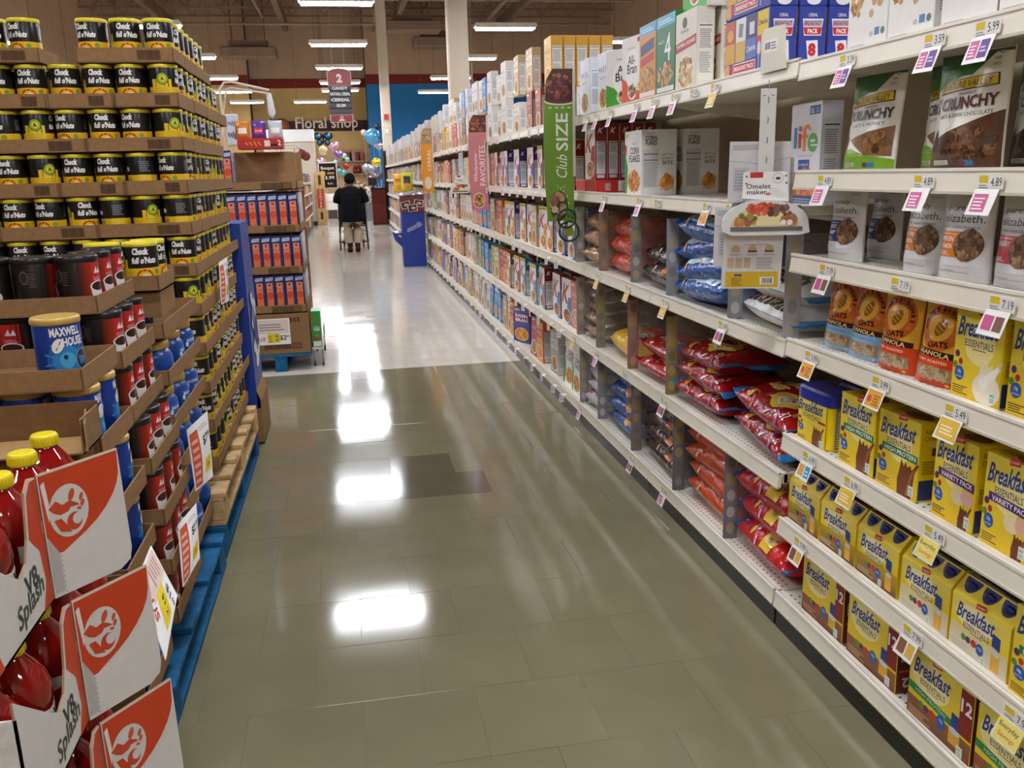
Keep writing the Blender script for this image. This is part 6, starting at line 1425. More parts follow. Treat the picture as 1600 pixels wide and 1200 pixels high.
# blue totem display standing in a brown box
b = MB(); b.prism([(-.19, .0), (.19, .0), (.185, 1.20), (-.185, 1.22)], -.19, .19, '#1f3f94'); tt = b.build('display_totem', CARTON)
k = Ink(); 
for i in range(9): k.ell(.0+.05*math.sin(i*2.1), .42+.045*i, .075+.03*math.sin(i*1.3), .036, '#d9dee8', 12)
k.scribble(.02, .58, .14, .24, '#1f3f94', n=5, t=.10); k.scribble(-.02, .68, .14, .16, '#1f3f94', n=4, t=.10)
k.build('white_logo', tt, right(.1915), CARTON); tag(tt, 'tall blue cardboard totem beside the stacked coffee cans', 'display', loc=(-.75, 5.13, .02))
b = MB(); lx = .42; b.box(-lx/2, -.21, 0, lx/2, -.206, .20, TRAYC); b.box(-lx/2, .206, 0, lx/2, .21, .26, TRAYC); b.box(lx/2-.004, -.206, 0, lx/2, .206, .24, TRAYC); b.box(-lx/2, -.206, 0, -lx/2+.004, .206, .2, TRAYC); b.box(-lx/2, -.21, 0, lx/2, .21, .005, TRAYD)
o = b.build('cardboard_box', BOARD); f = MB(); f.prism([(-.20, 0), (.20, 0), (.17, .10), (-.18, .09)], -.002, .002, TRAYC); fo = f.build('flap', BOARD, o); fo.location = (lx/2, 0, .24); fo.rotation_euler = (-.35, 0, PI/2)
tag(o, 'open brown cardboard base box around the foot of the blue totem', 'box', loc=(-.75, 5.13, 0.004))
# ------------------------------------------------------------------ pallet of orange boxes
def orange_box():
    w, d, h = .066, .19, .282
    b = MB(); b.box(-w/2, 0, 0, w/2, d, h, '#24306e', bev=.0015, cols={'right': '#d9dbe6', 'left': '#d9dbe6'}); o = b.build('snack_carton', CARTON)
    k = Ink(); k.grad(-w/2+.010, .012, w/2-.010, h*.80, '#e2672c', '#ea8a6a', 5); k.rect(-w*.36, h*.05, w*.36, h*.16, '#e9a58a'); k.poly([(-w*.44,h*.84),(w*.40,h*.86),(w*.44,h*.95),(-w*.40,h*.93)], '#c9cfe6'); k.scribble(0, h*.90, w*.7, h*.06, '#24306e'); k.ell(0, h*.46, w*.36, h*.10, '#d9491f', 14); k.scribble(0, h*.63, w*.6, h*.05, '#7a1f14'); k.ell(0, h*.74, w*.12, w*.12, '#3a2a4a', 10); k.rect(-w*.3, h*.07, -w*.05, h*.14, '#f3d9cc')
    k.build('front_print', o, front(0))
    k = Ink(); k.rect(.01, .01, d-.01, h*.8, '#e4e5ec'); k.lines(.02, h*.1, d-.02, h*.74, 12, '#6a74a8'); k.build('side_print', o, right(w/2)); return proto(o)
OB = orange_box()
def shade(n): return ['front row', 'second row', 'third row', 'fourth row'][n]
pallet('pallet', 'blue pallet under the brown trays of orange snack cartons', -1.30, -.335, 6.82, 7.90, 0, '#1c628c', WOOD, 9, (-.48, -.13, .20))
def orange_tray(z, lab, n_front, wall=.062, case=False):
    lx, ly = .92, 1.02; o = empty('cardboard_tray', (-.345-lx/2, 6.83+ly/2, z)); tag(o, lab, 'tray', 'brown trays of orange snack cartons')
    b = MB(); th = .005
    b.box(-lx/2, -ly/2, 0, lx/2, ly/2, .006, TRAYD); b.box(-lx/2, -ly/2, 0, lx/2, -ly/2+th, wall, TRAYC); b.box(lx/2-th, -ly/2, 0, lx/2, ly/2, wall, '#967450'); b.box(-lx/2, -ly/2, 0, -lx/2+th, ly/2, wall, TRAYC); b.box(-lx/2, ly/2-th, 0, lx/2, ly/2, .29, TRAYC); b.build('tray_body', BOARD, o)
    b = MB(); b.prism([(-.02, wall), (.10, wall), (.02, .29), (-.02, .29)], lx/2-.004, lx/2, '#967450'); s_ = b.build('corner_gusset', BOARD, o); s_.rotation_euler = (0, 0, PI/2); s_.location = (lx-.002 if 0 else 0, -ly/2+.02, 0); s_.location = (0, -ly/2+.02, 0)
    s_.rotation_euler = (0, 0, PI/2); s_.location = (lx, -ly/2+.02, 0) if False else (lx/2+lx/2-.004, -ly/2+.02, 0)
    k = Ink(); k.rect(.20, wall*.12, .42, wall*.84, '#4a3828'); k.rect(.205, wall*.18, .345, wall*.78, '#7a5c3c'); k.rect(.355, wall*.18, .415, wall*.78, '#7a5c3c'); k.bars(.21, wall*.22, .34, wall*.74, '#4a3828', 18); k.build('barcode', o, front(-ly/2), BOARD)
    return o
zr = [1.366, 1.052, .745, .452]
for t, z in enumerate(zr):
    orange_tray(z, f'brown tray of orange snack cartons, {ORD[t+1]} from the top', 0)
    nx = 10
    for i in range(nx):
        for j in range(4):
            if i > 0 and j > 0: continue
            if t == 0 and (i < 6 or j > 0 or i > 7): continue
            lab = f'orange snack carton with blue top, {ORD[t+1]} tray from top, ' + (f'{ORD[i+1]} from the aisle' if j == 0 else f'{shade(j)} along the aisle side')
            put(OB, lab, 'carton', 'orange snack cartons', (-.352-.036-.0905*0-.0735*i, 6.842+.2*j, z+.0065), rot=(0, 0, rnd.uniform(-.02, .02)))
b = MB(); b.box(-.25, -.003, 0, .25, .003, .27, '#9c7a56'); b.box(-.25, -.003, 0, -.244, .25, .27, TRAYC); o = b.build('cardboard_backing', BOARD); tag(o, 'bare brown cardboard backing in the emptied top tray', 'cardboard', loc=(-.615, 7.05, 1.373))
for i in range(3):
    b = MB(); b.box(-.10, -.033, 0, .10, .033, .05+.0*i, '#d9602c', cols={'top': '#e8845a', 'right': '#24306e', 'left': '#24306e'}, bev=.002); o = b.build('snack_carton', CARTON)
    tag(o, f'orange snack carton lying flat in the emptied top tray, {ORD[i+1]} from the left', 'carton', 'lying orange snack cartons', loc=(-.70+.125*i-.02, 6.90+.02*i, 1.3725), rz=.1*(i-1))
b = MB(); b.box(-.46, -.51, 0, .46, .51, .312, '#8f6d49', bev=.004); cs = b.build('closed_case', BOARD); k = Ink()
k.rect(.12, .04, .40, .085, '#4a3828'); k.rect(.125, .045, .30, .08, '#7a5c3c'); k.rect(.31, .045, .395, .08, '#7a5c3c'); k.bars(.13, .048, .295, .077, '#4a3828', 20); k.text('S', .30, .175, .055, '#2a2018', bold=.03); k.text('15503', .335, .262, .035, '#2a2018', w=.12, bold=.02); k.build('case_print', cs, front(-.51), BOARD)
tag(cs, 'large closed brown case below the orange snack cartons', 'case', loc=(-.345-.46, 6.83+.51, .1365))
b = MB(); b.box(-.135, -.003, 0, .135, 0, .20, '#f2f0ec'); ps = b.build('price_board', INK); k = Ink()
k.rect(-.125, .085, .125, .19, '#e6d3cc'); k.lines(-.09, .11, .09, .17, 3, '#9a8a86', ragged=.15); k.rect(-.035, .015, .055, .085, '#e6cb2a'); k.lines(-.03, .022, .0, .078, 3, '#a88a14'); k.text('$3', .035, .066, .022, '#3a2a10', bold=.02); k.text('$1', .035, .035, .022, '#3a2a10', bold=.02); k.text('$2', .080, .050, .042, '#1d1d1d', bold=.02); k.text('99', .115, .060, .018, '#1d1d1d', bold=.02); k.text('PLUS', -.085, .045, .030, '#cf3a3a', w=.07, bold=.03, shear=.2)
k.build('sign_print', ps, front(-.003)); tag(ps, 'white price board with yellow block on the closed brown case', 'price sign', loc=(-.62, 6.826, .215))
# green box on a small wheeled wire stand beside the pallet
b = MB(); b.box(-.14, -.20, .135, -.055, .45, .143, '#bdb9ae'); st = b.build('wire_stand', STEEL)
for x in (-.13, -.065):
    for y in (-.18, .43): b = MB(); b.tube([(x, y, .135), (x, y, .03)], .006, '#8a8780', 6); b.build('leg', STEEL, st); b = MB(); b.tube([(x-.008, y, .028), (x+.008, y, .028)], .027, '#232323', 12); b.build('caster', PLASTIC, st)
b = MB(); b.tube([(-.06, .25, .14), (-.06, .25, .24), (-.06, .45, .24), (-.06, .45, .14)], .004, '#4a4a48', 6); b.build('side_rail', STEEL, st)
tag(st, 'small wheeled wire stand beside the pallet of orange cartons', 'stand', loc=(-.195, 7.15, 0))
b = MB(); b.box(-.036, 0, 0, .036, .20, .285, '#d9ded2', bev=.002, cols={'front': '#2f9a44', 'top': '#9fd9b0'}); gb = b.build('cereal_box', CARTON); k = Ink(); k.rect(-.034, .05, .034, .283, '#2f9a44'); k.rect(-.03, .005, .03, .045, '#e8e6dd')
for x, z in ((-.01, .25), (-.02, .215), (.016, .19)): k.ell(x, z, .011, .009, '#b9562c', 10)
k.rect(-.022, .125, .026, .165, '#7fc48f'); k.scribble(0, .14, .05, .03, '#f2f2ea'); k.food(0, .075, .028, .022, ['#9a5a2c', '#c98a4a', '#6b3a1c'], 20, .008, 2)
k.build('front_print', gb, front(0)); tag(gb, 'green cereal box standing on the wire stand by the pallet', 'cereal box', loc=(-.296, 7.02, .1435))
# on top of the orange pallet
b = MB(); b.box(-.16, -.10, 0, .16, .10, .075, '#b5281f', bev=.002); rb = b.build('candy_case', CARTON); k = Ink(); k.scribble(-.05, .038, .12, .04, '#e3b23a'); k.rect(.03, .018, .07, .06, '#e9d9d2'); k.text('2', .135, .042, .04, '#f2e6e0', bold=.02); k.ell(.10, .018, .03, .02, '#1d1614', 14, a0=0, a1=PI); k.build('front_print', rb, front(-.10))
tag(rb, 'long red candy case lying on top of the orange carton display', 'case', loc=(-.585, 6.96, 1.6605))
for i, (x, c, c2, lab) in enumerate(((-.735, '#c97a2a', '#e9e0d0', 'orange candy bag standing on the red candy case'), (-.62, '#5a3a8a', '#c8323a', 'purple candy bag standing on the red candy case'), (-.50, '#b9bdc9', '#e8e6e2', 'silver candy bag standing on the red candy case'))):
    pz = pouch('candy_bag', .11, .13, .05, c, lambda k, W, H, c2=c2: (k.rect(-W*.3, H*.3, W*.3, H*.6, c2), k.scribble(0, H*.45, W*.5, H*.15, '#f4f0e6')), FILM, .95, 50+i, 8, 8)
    put(pz, lab, 'candy bag', 'candy bags on the red case', (x+.02, 6.98, 1.7365))
# ------------------------------------------------------------------ left gondola of candy in the distance
lg = empty('shelving_unit', (-1.25, 19, 0)); tag(lg, 'distant candy shelving along the left side behind the orange cartons', 'shelving')
b = MB(); b.box(-.35, -9, 0, .0, 9, 1.55, '#cfc7b6'); b.build('back_panel', STEEL, lg)
b = MB(); b.box(.0, -9, 0, .26, 9, .12, '#3a342e'); b.build('base_deck', STEEL, lg)
for z in (.42, .72, 1.02, 1.32): b = MB(); b.box(0, -9, z-.02, .27, 9, z, '#e4ddcd'); b.box(.262, -9, z-.035, .272, 9, z+.008, '#ece5d6'); b.build('shelf', STEEL, lg)
st = MB(); cc = ['#c8322a', '#e9a32c', '#2f5fa8', '#f0ece2', '#5a2a6a', '#d9602c', '#3a8a4a', '#e3cf3a', '#8a4a2a', '#d97a9a']
for z in (.125, .425, .725, 1.025, 1.325):
    y = -8.9
    while y < 8.8: w_ = .10+rr.random()*.12; h = .12+rr.random()*.11; st.box(.06, y, z, .22+rr.random()*.04, y+w_, z+h, mix(cc[rr.randrange(10)], cc[rr.randrange(10)], .2)); y += w_+.01
o = st.build('candy_packs', CARTON, lg); o['kind'] = 'stuff'
b = MB(); b.box(-.75, 0, 0, .75, .5, 2.49, '#cdc3b0', bev=.02); eb = b.build('partition_block', PAINTWALL); tag(eb, 'tall beige block with a white header at the end of the candy aisle', 'partition', loc=(-1.57, 28.2, 0))
b = MB(); b.box(-.75, -.02, 2.50, .75, .5, 2.86, '#f1f0ec'); b.build('white_header', PAINTWALL, eb); b = MB(); b.box(-.76, -.03, 0, .76, .51, .12, '#2a2624'); b.build('plinth', PAINTWALL, eb)
for i, (px, py) in enumerate(((472, 240), (478, 244))): b = MB(); b.ball(0, 0, 0, .075, .075, .075, '#7a3028', 12, 8); o = b.build('hanging_ball', PLASTIC); p = at(px, py, Y=14+i); e = MB(); e.tube([(0, 0, .07), (-.1, 0, .12), (-.97-p.x, 0, .12), (-.97-p.x, 0, 1.33-p.z)], .005, '#8a8a86', 5); e.build('hook_arm', STEEL, o); tag(o, f'small brown red ball hanging from the candy shelving, {"left" if i == 0 else "right"} one', 'ball', loc=p)
# wire arm rack with hung white bags behind the orange cartons
p0 = [at(x, y, Y=8.2) for x, y in ((349, 300), (347, 175), (343, 140), (350, 129), (362, 128), (420, 141))]; p1 = [at(x, y, Y=8.35) for x, y in ((354, 300), (349, 175), (353, 140), (360, 137), (424, 147))]
o0 = p0[0].copy(); o0.z = 0; L_ = lambda P_: [p-o0 for p in P_]
b = MB(); b.tube([(p0[0].x-o0.x, 0, 0)]+L_(p0), .011, '#e4d2bd', 7); wr = b.build('wire_rack', STEEL); b = MB(); b.tube([(p1[0].x-o0.x, .15, 0)]+L_(p1), .009, '#dcc8b0', 7); b.build('second_arm', STEEL, wr)
b = MB(); b.box(-.07, -.02, 0, .09, .02, .02, '#d9d0c2'); b.box(-.2, -.3, 0, .3, .3, .02, '#8a8278'); b.build('foot', STEEL, wr)
q0, q1 = at(420, 147, Y=8.25)-o0, at(426, 205, Y=8.25)-o0; b = MB(); b.tube([q0, q0*.5+q1*.5+Vector((.01, 0, 0)), q1], [.022, .034, .03], '#e6e6ea', 10); b.build('rolled_bag', FILM, wr)
tag(wr, 'bent cream wire rack arching above the orange carton display', 'rack', loc=o0)
A_, B_ = at(350, 178, Y=8.0), at(376, 228, Y=8.0)
b = MB(); w_, h = (B_.x-A_.x), (A_.z-B_.z); b.box(-w_/2, 0, -h, w_/2, .05, 0, '#d3d6e0', bev=.012); pb = b.build('white_bag', FILM); k = Ink(); k.scribble(0, -h*.3, w_*.6, h*.22, '#3a4a80'); k.scribble(.0, -h*.66, w_*.7, h*.30, '#4a4a72'); k.build('bag_print', pb, front(0)); b = MB(); b.tube([(0, .025, 0), (0, .025, .02), (-.03, .2, .03)], .004, '#b9b9b6', 5); b.build('peg', STEEL, pb)
tag(pb, 'white plastic bag with blue marks hanging beside the coffee can stack', 'bag', loc=((A_.x+B_.x)/2, 8.0, A_.z))

# ------------------------------------------------------------------ aisle signs
asg = empty('aisle_sign', (.035, 19, 2.52)); tag(asg, 'hanging dark aisle sign with red arched top showing the number two', 'sign')
hw = .225
arch = [(-hw, .72), (hw, .72), (hw, .95)]+[(hw*math.cos(a), .95+.09*math.sin(a)) for a in [PI*i/10 for i in range(1, 10)]]+[(-hw, .95)]
b = MB(); b.prism([(x*1.06, (z-.83)*1.05+.83) for x, z in arch], -.012, .012, '#ece4dc'); b.prism(arch, -.016, .016, '#a84a50'); p = b.build('arched_top', CARTON, asg); k = Ink(); k.text('2', 0, .855, .17, '#f6f2ec', bold=.06); k.build('number', p, front(-.016))
for i, t_ in enumerate(('CANDY', 'NATURAL CEREAL', 'CEREAL', 'GUM', '')):
    z = .61-.112*i; b = MB(); b.box(-hw, -.012, z, hw, .012, z+.106, '#4a4c54', bev=.006); p = b.build('sign_slat', CARTON, asg); k = Ink(); k.rect(-hw+.006, z+.004, hw-.006, z+.03, '#3c3e46'); k.text(t_, 0, z+.056, .062, '#f4f2ee', w=min(.40, .062*len(t_)), bold=.04); k.build('lettering', p, front(-.012))
b = MB(); b.box(-hw+.004, .004, .10, hw-.004, .010, .80, '#33353c'); b.build('gap_blocker', CARTON, asg)  # added unseen behind the slats so lamps do not shine through the gaps
b = MB(); b.box(-hw*1.03, -.012, .0, hw*1.03, .012, .155, '#ece4dc'); b.box(-hw*.96, -.016, .01, hw*.96, .016, .147, '#9c3038'); p = b.build('red_foot', CARTON, asg); k = Ink(); k.ell(0, .09, .034, .036, '#f4efe8', 16); k.ell(0, .09, .018, .02, '#9c3038', 12); k.rect(-.06, .03, .06, .055, '#f4efe8'); k.build('emblem', p, front(-.016))
for x in (-.12, .12): b = MB(); b.tube([(x, 0, 1.02), (x, 0, 6.08)], .006, '#a89c8c', 5); b.build('hanging_rod', STEEL, asg)
a3 = empty('aisle_sign', (2.81, 20, 3.10)); tag(a3, 'dark arched aisle sign with number three above the shelves', 'sign')
arch = [(-.15, 0), (.15, 0), (.15, .26)]+[(.15*math.cos(a), .26+.09*math.sin(a)) for a in [PI*i/8 for i in range(1, 8)]]+[(-.15, .26)]
b = MB(); b.prism(arch, -.014, .014, '#3f2a2a'); p = b.build('board', CARTON, a3); k = Ink(); k.text('3', 0, .20, .13, '#d9d4cc', bold=.02); k.build('number', p, front(-.014))
for x in (-.08, .08): b = MB(); b.tube([(x, 0, .33), (x, 0, 5.5)], .006, '#a89c8c', 5); b.build('hanging_rod', STEEL, a3)

# ------------------------------------------------------------------ blue floor display at the right
sd = empty('floor_display', (1.046, 14.40, 0)); tag(sd, 'blue cardboard floor display with white lettering beside the cereal shelves', 'display')
b = MB(); b.box(-.183, 0, 0, .183, .38, .857, '#1b3a94', bev=.006); body = b.build('display_body', CARTON, sd)
k = Ink(); 
k.text('servella', .012, .635, .085, '#e3e6ee', w=.27, bold=.10, rot=.42, shear=.2); k.text('servella', .012, .635, .085, '#3a5290', w=.27, bold=.02, rot=.42, shear=.2); k.build('lettering', body, front(0))
b = MB(); b.box(-.19, .03, .857, .19, .36, 1.10, '#7a2a24', bev=.004); tp = b.build('picture_top', CARTON, sd); k = Ink()
for x, z, r_ in ((-.11, .98, .25), (.10, 1.0, -.12), (-.0, .93, .1)):
    c_, s_ = math.cos(r_), math.sin(r_)
    for q, cl in ((1, '#e6e1d8'), (.86, '#2a1a1c')): k.poly([(x+c_*a*q-s_*b_*q, z+s_*a*q+c_*b_*q) for a, b_ in ((-.075,-.055),(.075,-.055),(.075,.055),(-.075,.055))], cl)
    k.ell(x+.01, z, .04, .025, '#c9a58a', 12)
k.build('photo_print', tp, front(.03))
b = MB(); b.prism([(-.35, .57), (-.183, .44), (-.183, .30), (-.30, .42)][::-1], .04, .30, '#1b3a94'); b.build('side_pocket', CARTON, sd)
for i in range(5):
    pz = BAGS['cow'] if False else None
    b = MB(); b.ball(0, 0, .035, .085, .060, .035, '#c9ccd2', 14, 8, fn=lambda d: 1+.12*math.sin(9*d.x+7*d.z)*math.cos(8*d.y)); o = b.build('foil_bag', FOIL); tag(o, ['silver foil snack bag on the blue display, leftmost', 'silver foil snack bag on the blue display, second', 'silver foil snack bag on the blue display, third', 'silver foil snack bag on the blue display, rightmost', 'silver foil snack bag in the side pocket of the blue display'][i], 'snack bag', 'silver foil snack bags', loc=((1.046-.14+.095*i, 14.55, 1.100) if i < 4 else (.79, 14.56, .50)), rz=i*.7)
# hanging packs beside the display
for i, (px, py, Y, c, t_, lab) in enumerate(((624, 286, 17.0, '#e8b52a', 'POPS', 'yellow snack bag with red lettering hung behind the blue display'), (636, 284, 16.6, '#c9d03a', None, 'lime yellow bag hung behind the blue display'))):
    pz = pouch('snack_bag', .22, .34, .08, c, lambda k, W, H, t_=t_: ((k.text(t_, 0, H*.66, H*.2, '#c8282c', w=W*.7, bold=.06, rot=.1) if t_ else k.rect(-W*.3, H*.4, W*.3, H*.8, '#2a2a3a')), k.ell(0, H*.28, W*.3, H*.16, '#d98a3a', 14)), FILM, .95, 70+i, 8, 8)
    p = at(px, py, Y=Y); put(pz, lab, 'snack bag', None, (p.x, p.y, p.z-.17)); b = MB(); b.tube([(0, .05, .34), (0, .06, .36), (1.27-p.x, .06, .38)], .004, '#8a8a86', 5); b.build('hang_wire', STEEL, pz)

# ------------------------------------------------------------------ shopper with cart
def person():
    o_ = (.10, 17.75, 0)
    V = []; E = []; Rd = []
    def vt(p, r, par=None):
        V.append(p); Rd.append(r)
        if par is not None: E.append((par, len(V)-1))
        return len(V)-1
    pel = vt((0, 0, .80), .15); sp_ = vt((0, .02, .96), .15, pel); ch = vt((0, .04, 1.12), .15, sp_); nk = vt((0, .07, 1.26), .055, ch); hd = vt((0, .095, 1.36), .075, nk); ht = vt((0, .10, 1.455), .07, hd)
    for s in (-1, 1):
        sh_ = vt((s*.17, .05, 1.17), .075, ch); el = vt((s*.265, .13, .99), .05, sh_); wr_ = vt((s*.20, .35, 1.015), .032, el); pm = vt((s*.19, .41, 1.02), .030, wr_)
        for q in range(4):
            f1 = vt((s*(.162+.020*q), .455, 1.030-.002*abs(q-1)), .0095, pm); f2 = vt((s*(.162+.020*q), .475, 1.008), .0085, f1); vt((s*(.163+.020*q), .462, .992+.003*q), .0075, f2)
        t1 = vt((s*.155, .415, 1.0), .010, pm); vt((s*.150, .44, .985), .008, t1)
        hp = vt((s*.085, 0, .70), .105, pel); kn = vt((s*.075, .015, .42), .065, hp); an = vt((s*.070, -.02, .085), .042, kn); vt((s*.075, .10, .035), .035, an)
    me = bpy.data.meshes.new('person'); me.from_pydata(V, E, []); ob = link('person', me); sk = ob.modifiers.new('skin', 'SKIN'); sk.use_smooth_shade = True
    for i, r in enumerate(Rd): me.skin_vertices[0].data[i].radius = (r, r)
    me.skin_vertices[0].data[0].use_root = True
    sb = ob.modifiers.new('sub', 'SUBSURF'); sb.levels = 1; sb.render_levels = 1
    me.materials.append(material('skin', col='#4a3024', rough=.55, noise=.05)); ob.location = o_
    def ring(cx, cy_, z, rx, ry, n=20): return [(cx+rx*math.cos(2*PI*i/n), cy_+ry*math.sin(2*PI*i/n), z) for i in range(n)]
    def loft(rs, c, n=20, capb=True):
        b = MB()
        for a, c_ in zip(rs, rs[1:]): b.add(a+c_, [(i, (i+1) % n, n+(i+1) % n, n+i) for i in range(n)], c, True)
        b.add(rs[-1], [tuple(range(n))], c, True)
        if capb: b.add(rs[0], [tuple(range(n))[::-1]], c, True)
        return b
    b = loft([ring(0, .0, .585, .215, .185), ring(0, .0, .62, .225, .19), ring(0, .0, .75, .225, .185), ring(0, .015, .90, .205, .17), ring(0, .03, 1.02, .205, .165), ring(0, .045, 1.13, .225, .155), ring(0, .055, 1.205, .20, .12), ring(0, .065, 1.245, .11, .085), ring(0, .07, 1.262, .07, .065)], '#101116')
    for s in (-1, 1): b.tube([(s*.15, .05, 1.18), (s*.215, .07, 1.13), (s*.262, .11, 1.03), (s*.275, .135, .965)], [.085, .088, .082, .078], '#101116', 12)
    for q in range(7): b.tube([(-.16+.055*q, -.155-.02*math.sin(q), .62), (-.15+.05*q, -.172, .78), (-.13+.04*q, -.150, .95)], .010, '#14151b', 5)
    b.build('shirt', CLOTH, ob)
    b = MB()
    for s in (-1, 1): b.tube([(s*.095, 0, .74), (s*.098, 0, .60), (s*.092, .01, .42), (s*.088, -.01, .22), (s*.082, -.02, .17)], [.13, .118, .098, .088, .084], '#b8ab93', 14)
    b.tube([(-.06, 0, .72), (.06, 0, .72)], .13, '#b8ab93', 12); b.build('trousers', CLOTH, ob)
    for s in (-1, 1):
        b = MB(); b.tube([(s*.072, -.02, .19), (s*.072, -.025, .10)], [.05, .052], '#4a2c20', 12); b.ball(s*.075, .035, .048, .052, .115, .048, '#4a2c20', 12, 8); b.box(s*.075-.046, -.07, 0, s*.075+.046, .14, .02, '#2a1a14', bev=.008); b.build('boot', CLOTH, ob)
    b = MB(); b.ball(0, .088, 1.405, .105, .112, .112, '#14100e', 16, 12, fn=lambda d: 1+.035*math.sin(23*d.x)*math.sin(19*d.z+2)*math.cos(17*d.y) if d.y < .45 or d.z > .35 else .62); b.build('hair', CLOTH, ob)
    for s in (-1, 1): b = MB(); b.ball(s*.088, .105, 1.37, .018, .022, .032, '#4a3024', 8, 6); b.build('ear', CLOTH, ob)
    b = MB(); b.ball(0, .185, 1.365, .014, .02, .022, '#4a3024', 8, 6); b.ball(-.03, .170, 1.392, .012, .008, .008, '#e0dcd4', 8, 6); b.ball(.03, .170, 1.392, .012, .008, .008, '#e0dcd4', 8, 6); b.ball(0, .172, 1.325, .028, .008, .008, '#6a3a30', 8, 6); b.build('face', CLOTH, ob)
    tag(ob, 'person seen from behind in black shirt and cream trousers pushing a cart', 'person')
person()
def cart():
    o = empty('shopping_cart', (.11, 18.2, 0)); tag(o, 'dark wire shopping cart with brown basket pushed by the person', 'cart'); fr = '#2a2626'
    b = MB()
    for s in (-1, 1): b.tube([(s*.24, .02, 1.0), (s*.255, .0, .80), (s*.265, .05, .40), (s*.275, .0, .17), (s*.275, .12, .14), (s*.20, .86, .15)], .018, fr, 7)
    for s in (-1, 1): b.tube([(s*.265, .05, .40), (s*.24, .45, .47), (s*.20, .86, .58)], .010, fr, 6)
    b.tube([(-.275, .10, .15), (.275, .10, .15)], .010, fr, 6); b.tube([(-.20, .86, .15), (.20, .86, .15)], .010, fr, 6); b.build('frame', STEEL, o)
    b = MB(); b.tube([(-.26, .02, 1.0), (.26, .02, 1.0)], .016, '#5a1f1c', 8); b.build('handle', PLASTIC, o)
    b = MB(); c = '#4a2a26'; zt = .97
    def bp(u, v): return (u*(.255-.05*v), .06+.84*v)
    for z in [.47+.05*i for i in range(11)]:
        P_ = [bp(-1, 0), bp(1, 0), bp(1, 1), bp(-1, 1)]; b.tube([(x, y, z+(.08*(y/.9) if z < .6 else 0)) for x, y in P_], .010, c, 5, closed=True)
    for i in range(13):
        t = i/12
        for s in (-1, 1): x, y = bp(s, t); b.tube([(x, y, .47+.08*t), (x, y, zt)], .011, c, 5)
        x, y = bp(-1+2*t, 1); b.tube([(x, y, .55), (x, y, zt)], .010, c, 5); x, y = bp(-1+2*t, 0); b.tube([(x, y, .47), (x, y, zt)], .010, c, 5)
        x, y = bp(-1+2*t, 0); x2, y2 = bp(-1+2*t, 1); b.tube([(x, y, .47), (x2, y2, .55)], .004, c, 5)
    b.build('basket', PLASTIC, o)
    b = MB(); b.box(.06, .2, .56, .24, .40, .80, '#6a2a24', bev=.02); b.box(-.2, .35, .56, .0, .6, .78, '#3a2a2a', bev=.02); b.build('basket_lining', PLASTIC, o)
    for x, y in ((-.275, .03), (.275, .03), (-.20, .86), (.20, .86)):
        b = MB(); b.tube([(x-.014, y, .065), (x+.014, y, .065)], .064, '#1c1a1a', 14); b.box(x-.020, y-.012, .06, x+.020, y+.012, .16, '#8a8682'); b.build('caster', PLASTIC, o)
cart()

# ------------------------------------------------------------------ floral corner far away
fb = MB(); fb.box(-2.1, -.06, 0, 2.06, .06, .42, '#3f2420', bev=.01); fl = fb.build('shop_sign', PAINTWALL); k = Ink(); fo = -2.1
tag(fl, 'dark red board with pale lettering on the yellow back wall', 'sign', loc=(-.92, 39.9, 3.36))
def letters(t_, cx_, cz, h, w_, mat, col, par, y):
    v, f = glyphs(t_, .015); xs = [p[0] for p in v]; ys = [p[1] for p in v]; kx = w_/(max(xs)-min(xs)); kz = h/(max(ys)-min(ys)); b = MB()
    P_ = [(cx_+(x-(max(xs)+min(xs))/2)*kx, cz+(z-(max(ys)+min(ys))/2)*kz) for x, z in v]
    b.add([(x, y, z) for x, z in P_], list(f), col); return b.build('lettering', mat, par)
letters('Floral shop', .35, .27, .62, 2.62, PAINTWALL, '#e6d2c2', fl, -.09)
b = MB(); b.lathe([(.34, 0), (.36, .03), (.34, .06)], 28, '#7a5530'); b.lathe([(.24, .055), (.24, .066)], 20, '#a8562c'); md = b.build('round_sign', WOOD); tag(md, 'round brown wooden sign left of the floral lettering', 'sign', loc=tuple(at(440, 199, Y=39.8)), rot=(PI/2, 0, 0))
def balloon(px, py, Y, r, col, kind, lab):
    p = at(px, py, Y=Y); b = MB()
    if kind == 'heart':
        P_ = []
        for i in range(28): t = 2*PI*i/28; P_.append((r*math.sin(t)**3*1.05, r*(.80*math.cos(t)-.31*math.cos(2*t)-.12*math.cos(3*t)-.05*math.cos(4*t))))
        b = MB(); n = len(P_)
        for s in (-1, 1):
            rings = [[(x*q, s*r*.34*math.sqrt(max(0, 1-q**2)), z*q) for x, z in P_] for q in (1, .9, .7, .4, .05)]
            for a, c_ in zip(rings, rings[1:]): b.add(a+c_, [(i, (i+1) % n, n+(i+1) % n, n+i)[::s] for i in range(n)], col, True)
    elif kind == 'butterfly':
        for s in (-1, 1):
            for (x, z, rx, rz_) in ((.55, .30, .50, .42), (.42, -.38, .34, .36)):
                b.ball(s*x*r, 0, z*r, rx*r, .10*r, rz_*r, '#161c24', 12, 8); b.ball(s*x*r, -.03*r, z*r, rx*r*.72, .10*r, rz_*r*.66, col, 12, 8)
        b.ball(0, -.02, 0, .10*r, .12*r, .6*r, '#0f1216', 8, 8)
    else: b.ball(0, 0, 0, r, r*.8, r, col, 14, 10)
    o = b.build('balloon', FOIL); b = MB(); b.tube([(0, 0, -r*.9), (.03, 0, -r-.4), (-.02, 0, -p.z+.05)], .006, '#d9d4cc', 4); b.build('string', CLOTH, o); tag(o, lab, 'balloon', 'foil balloons in the floral corner', loc=p)
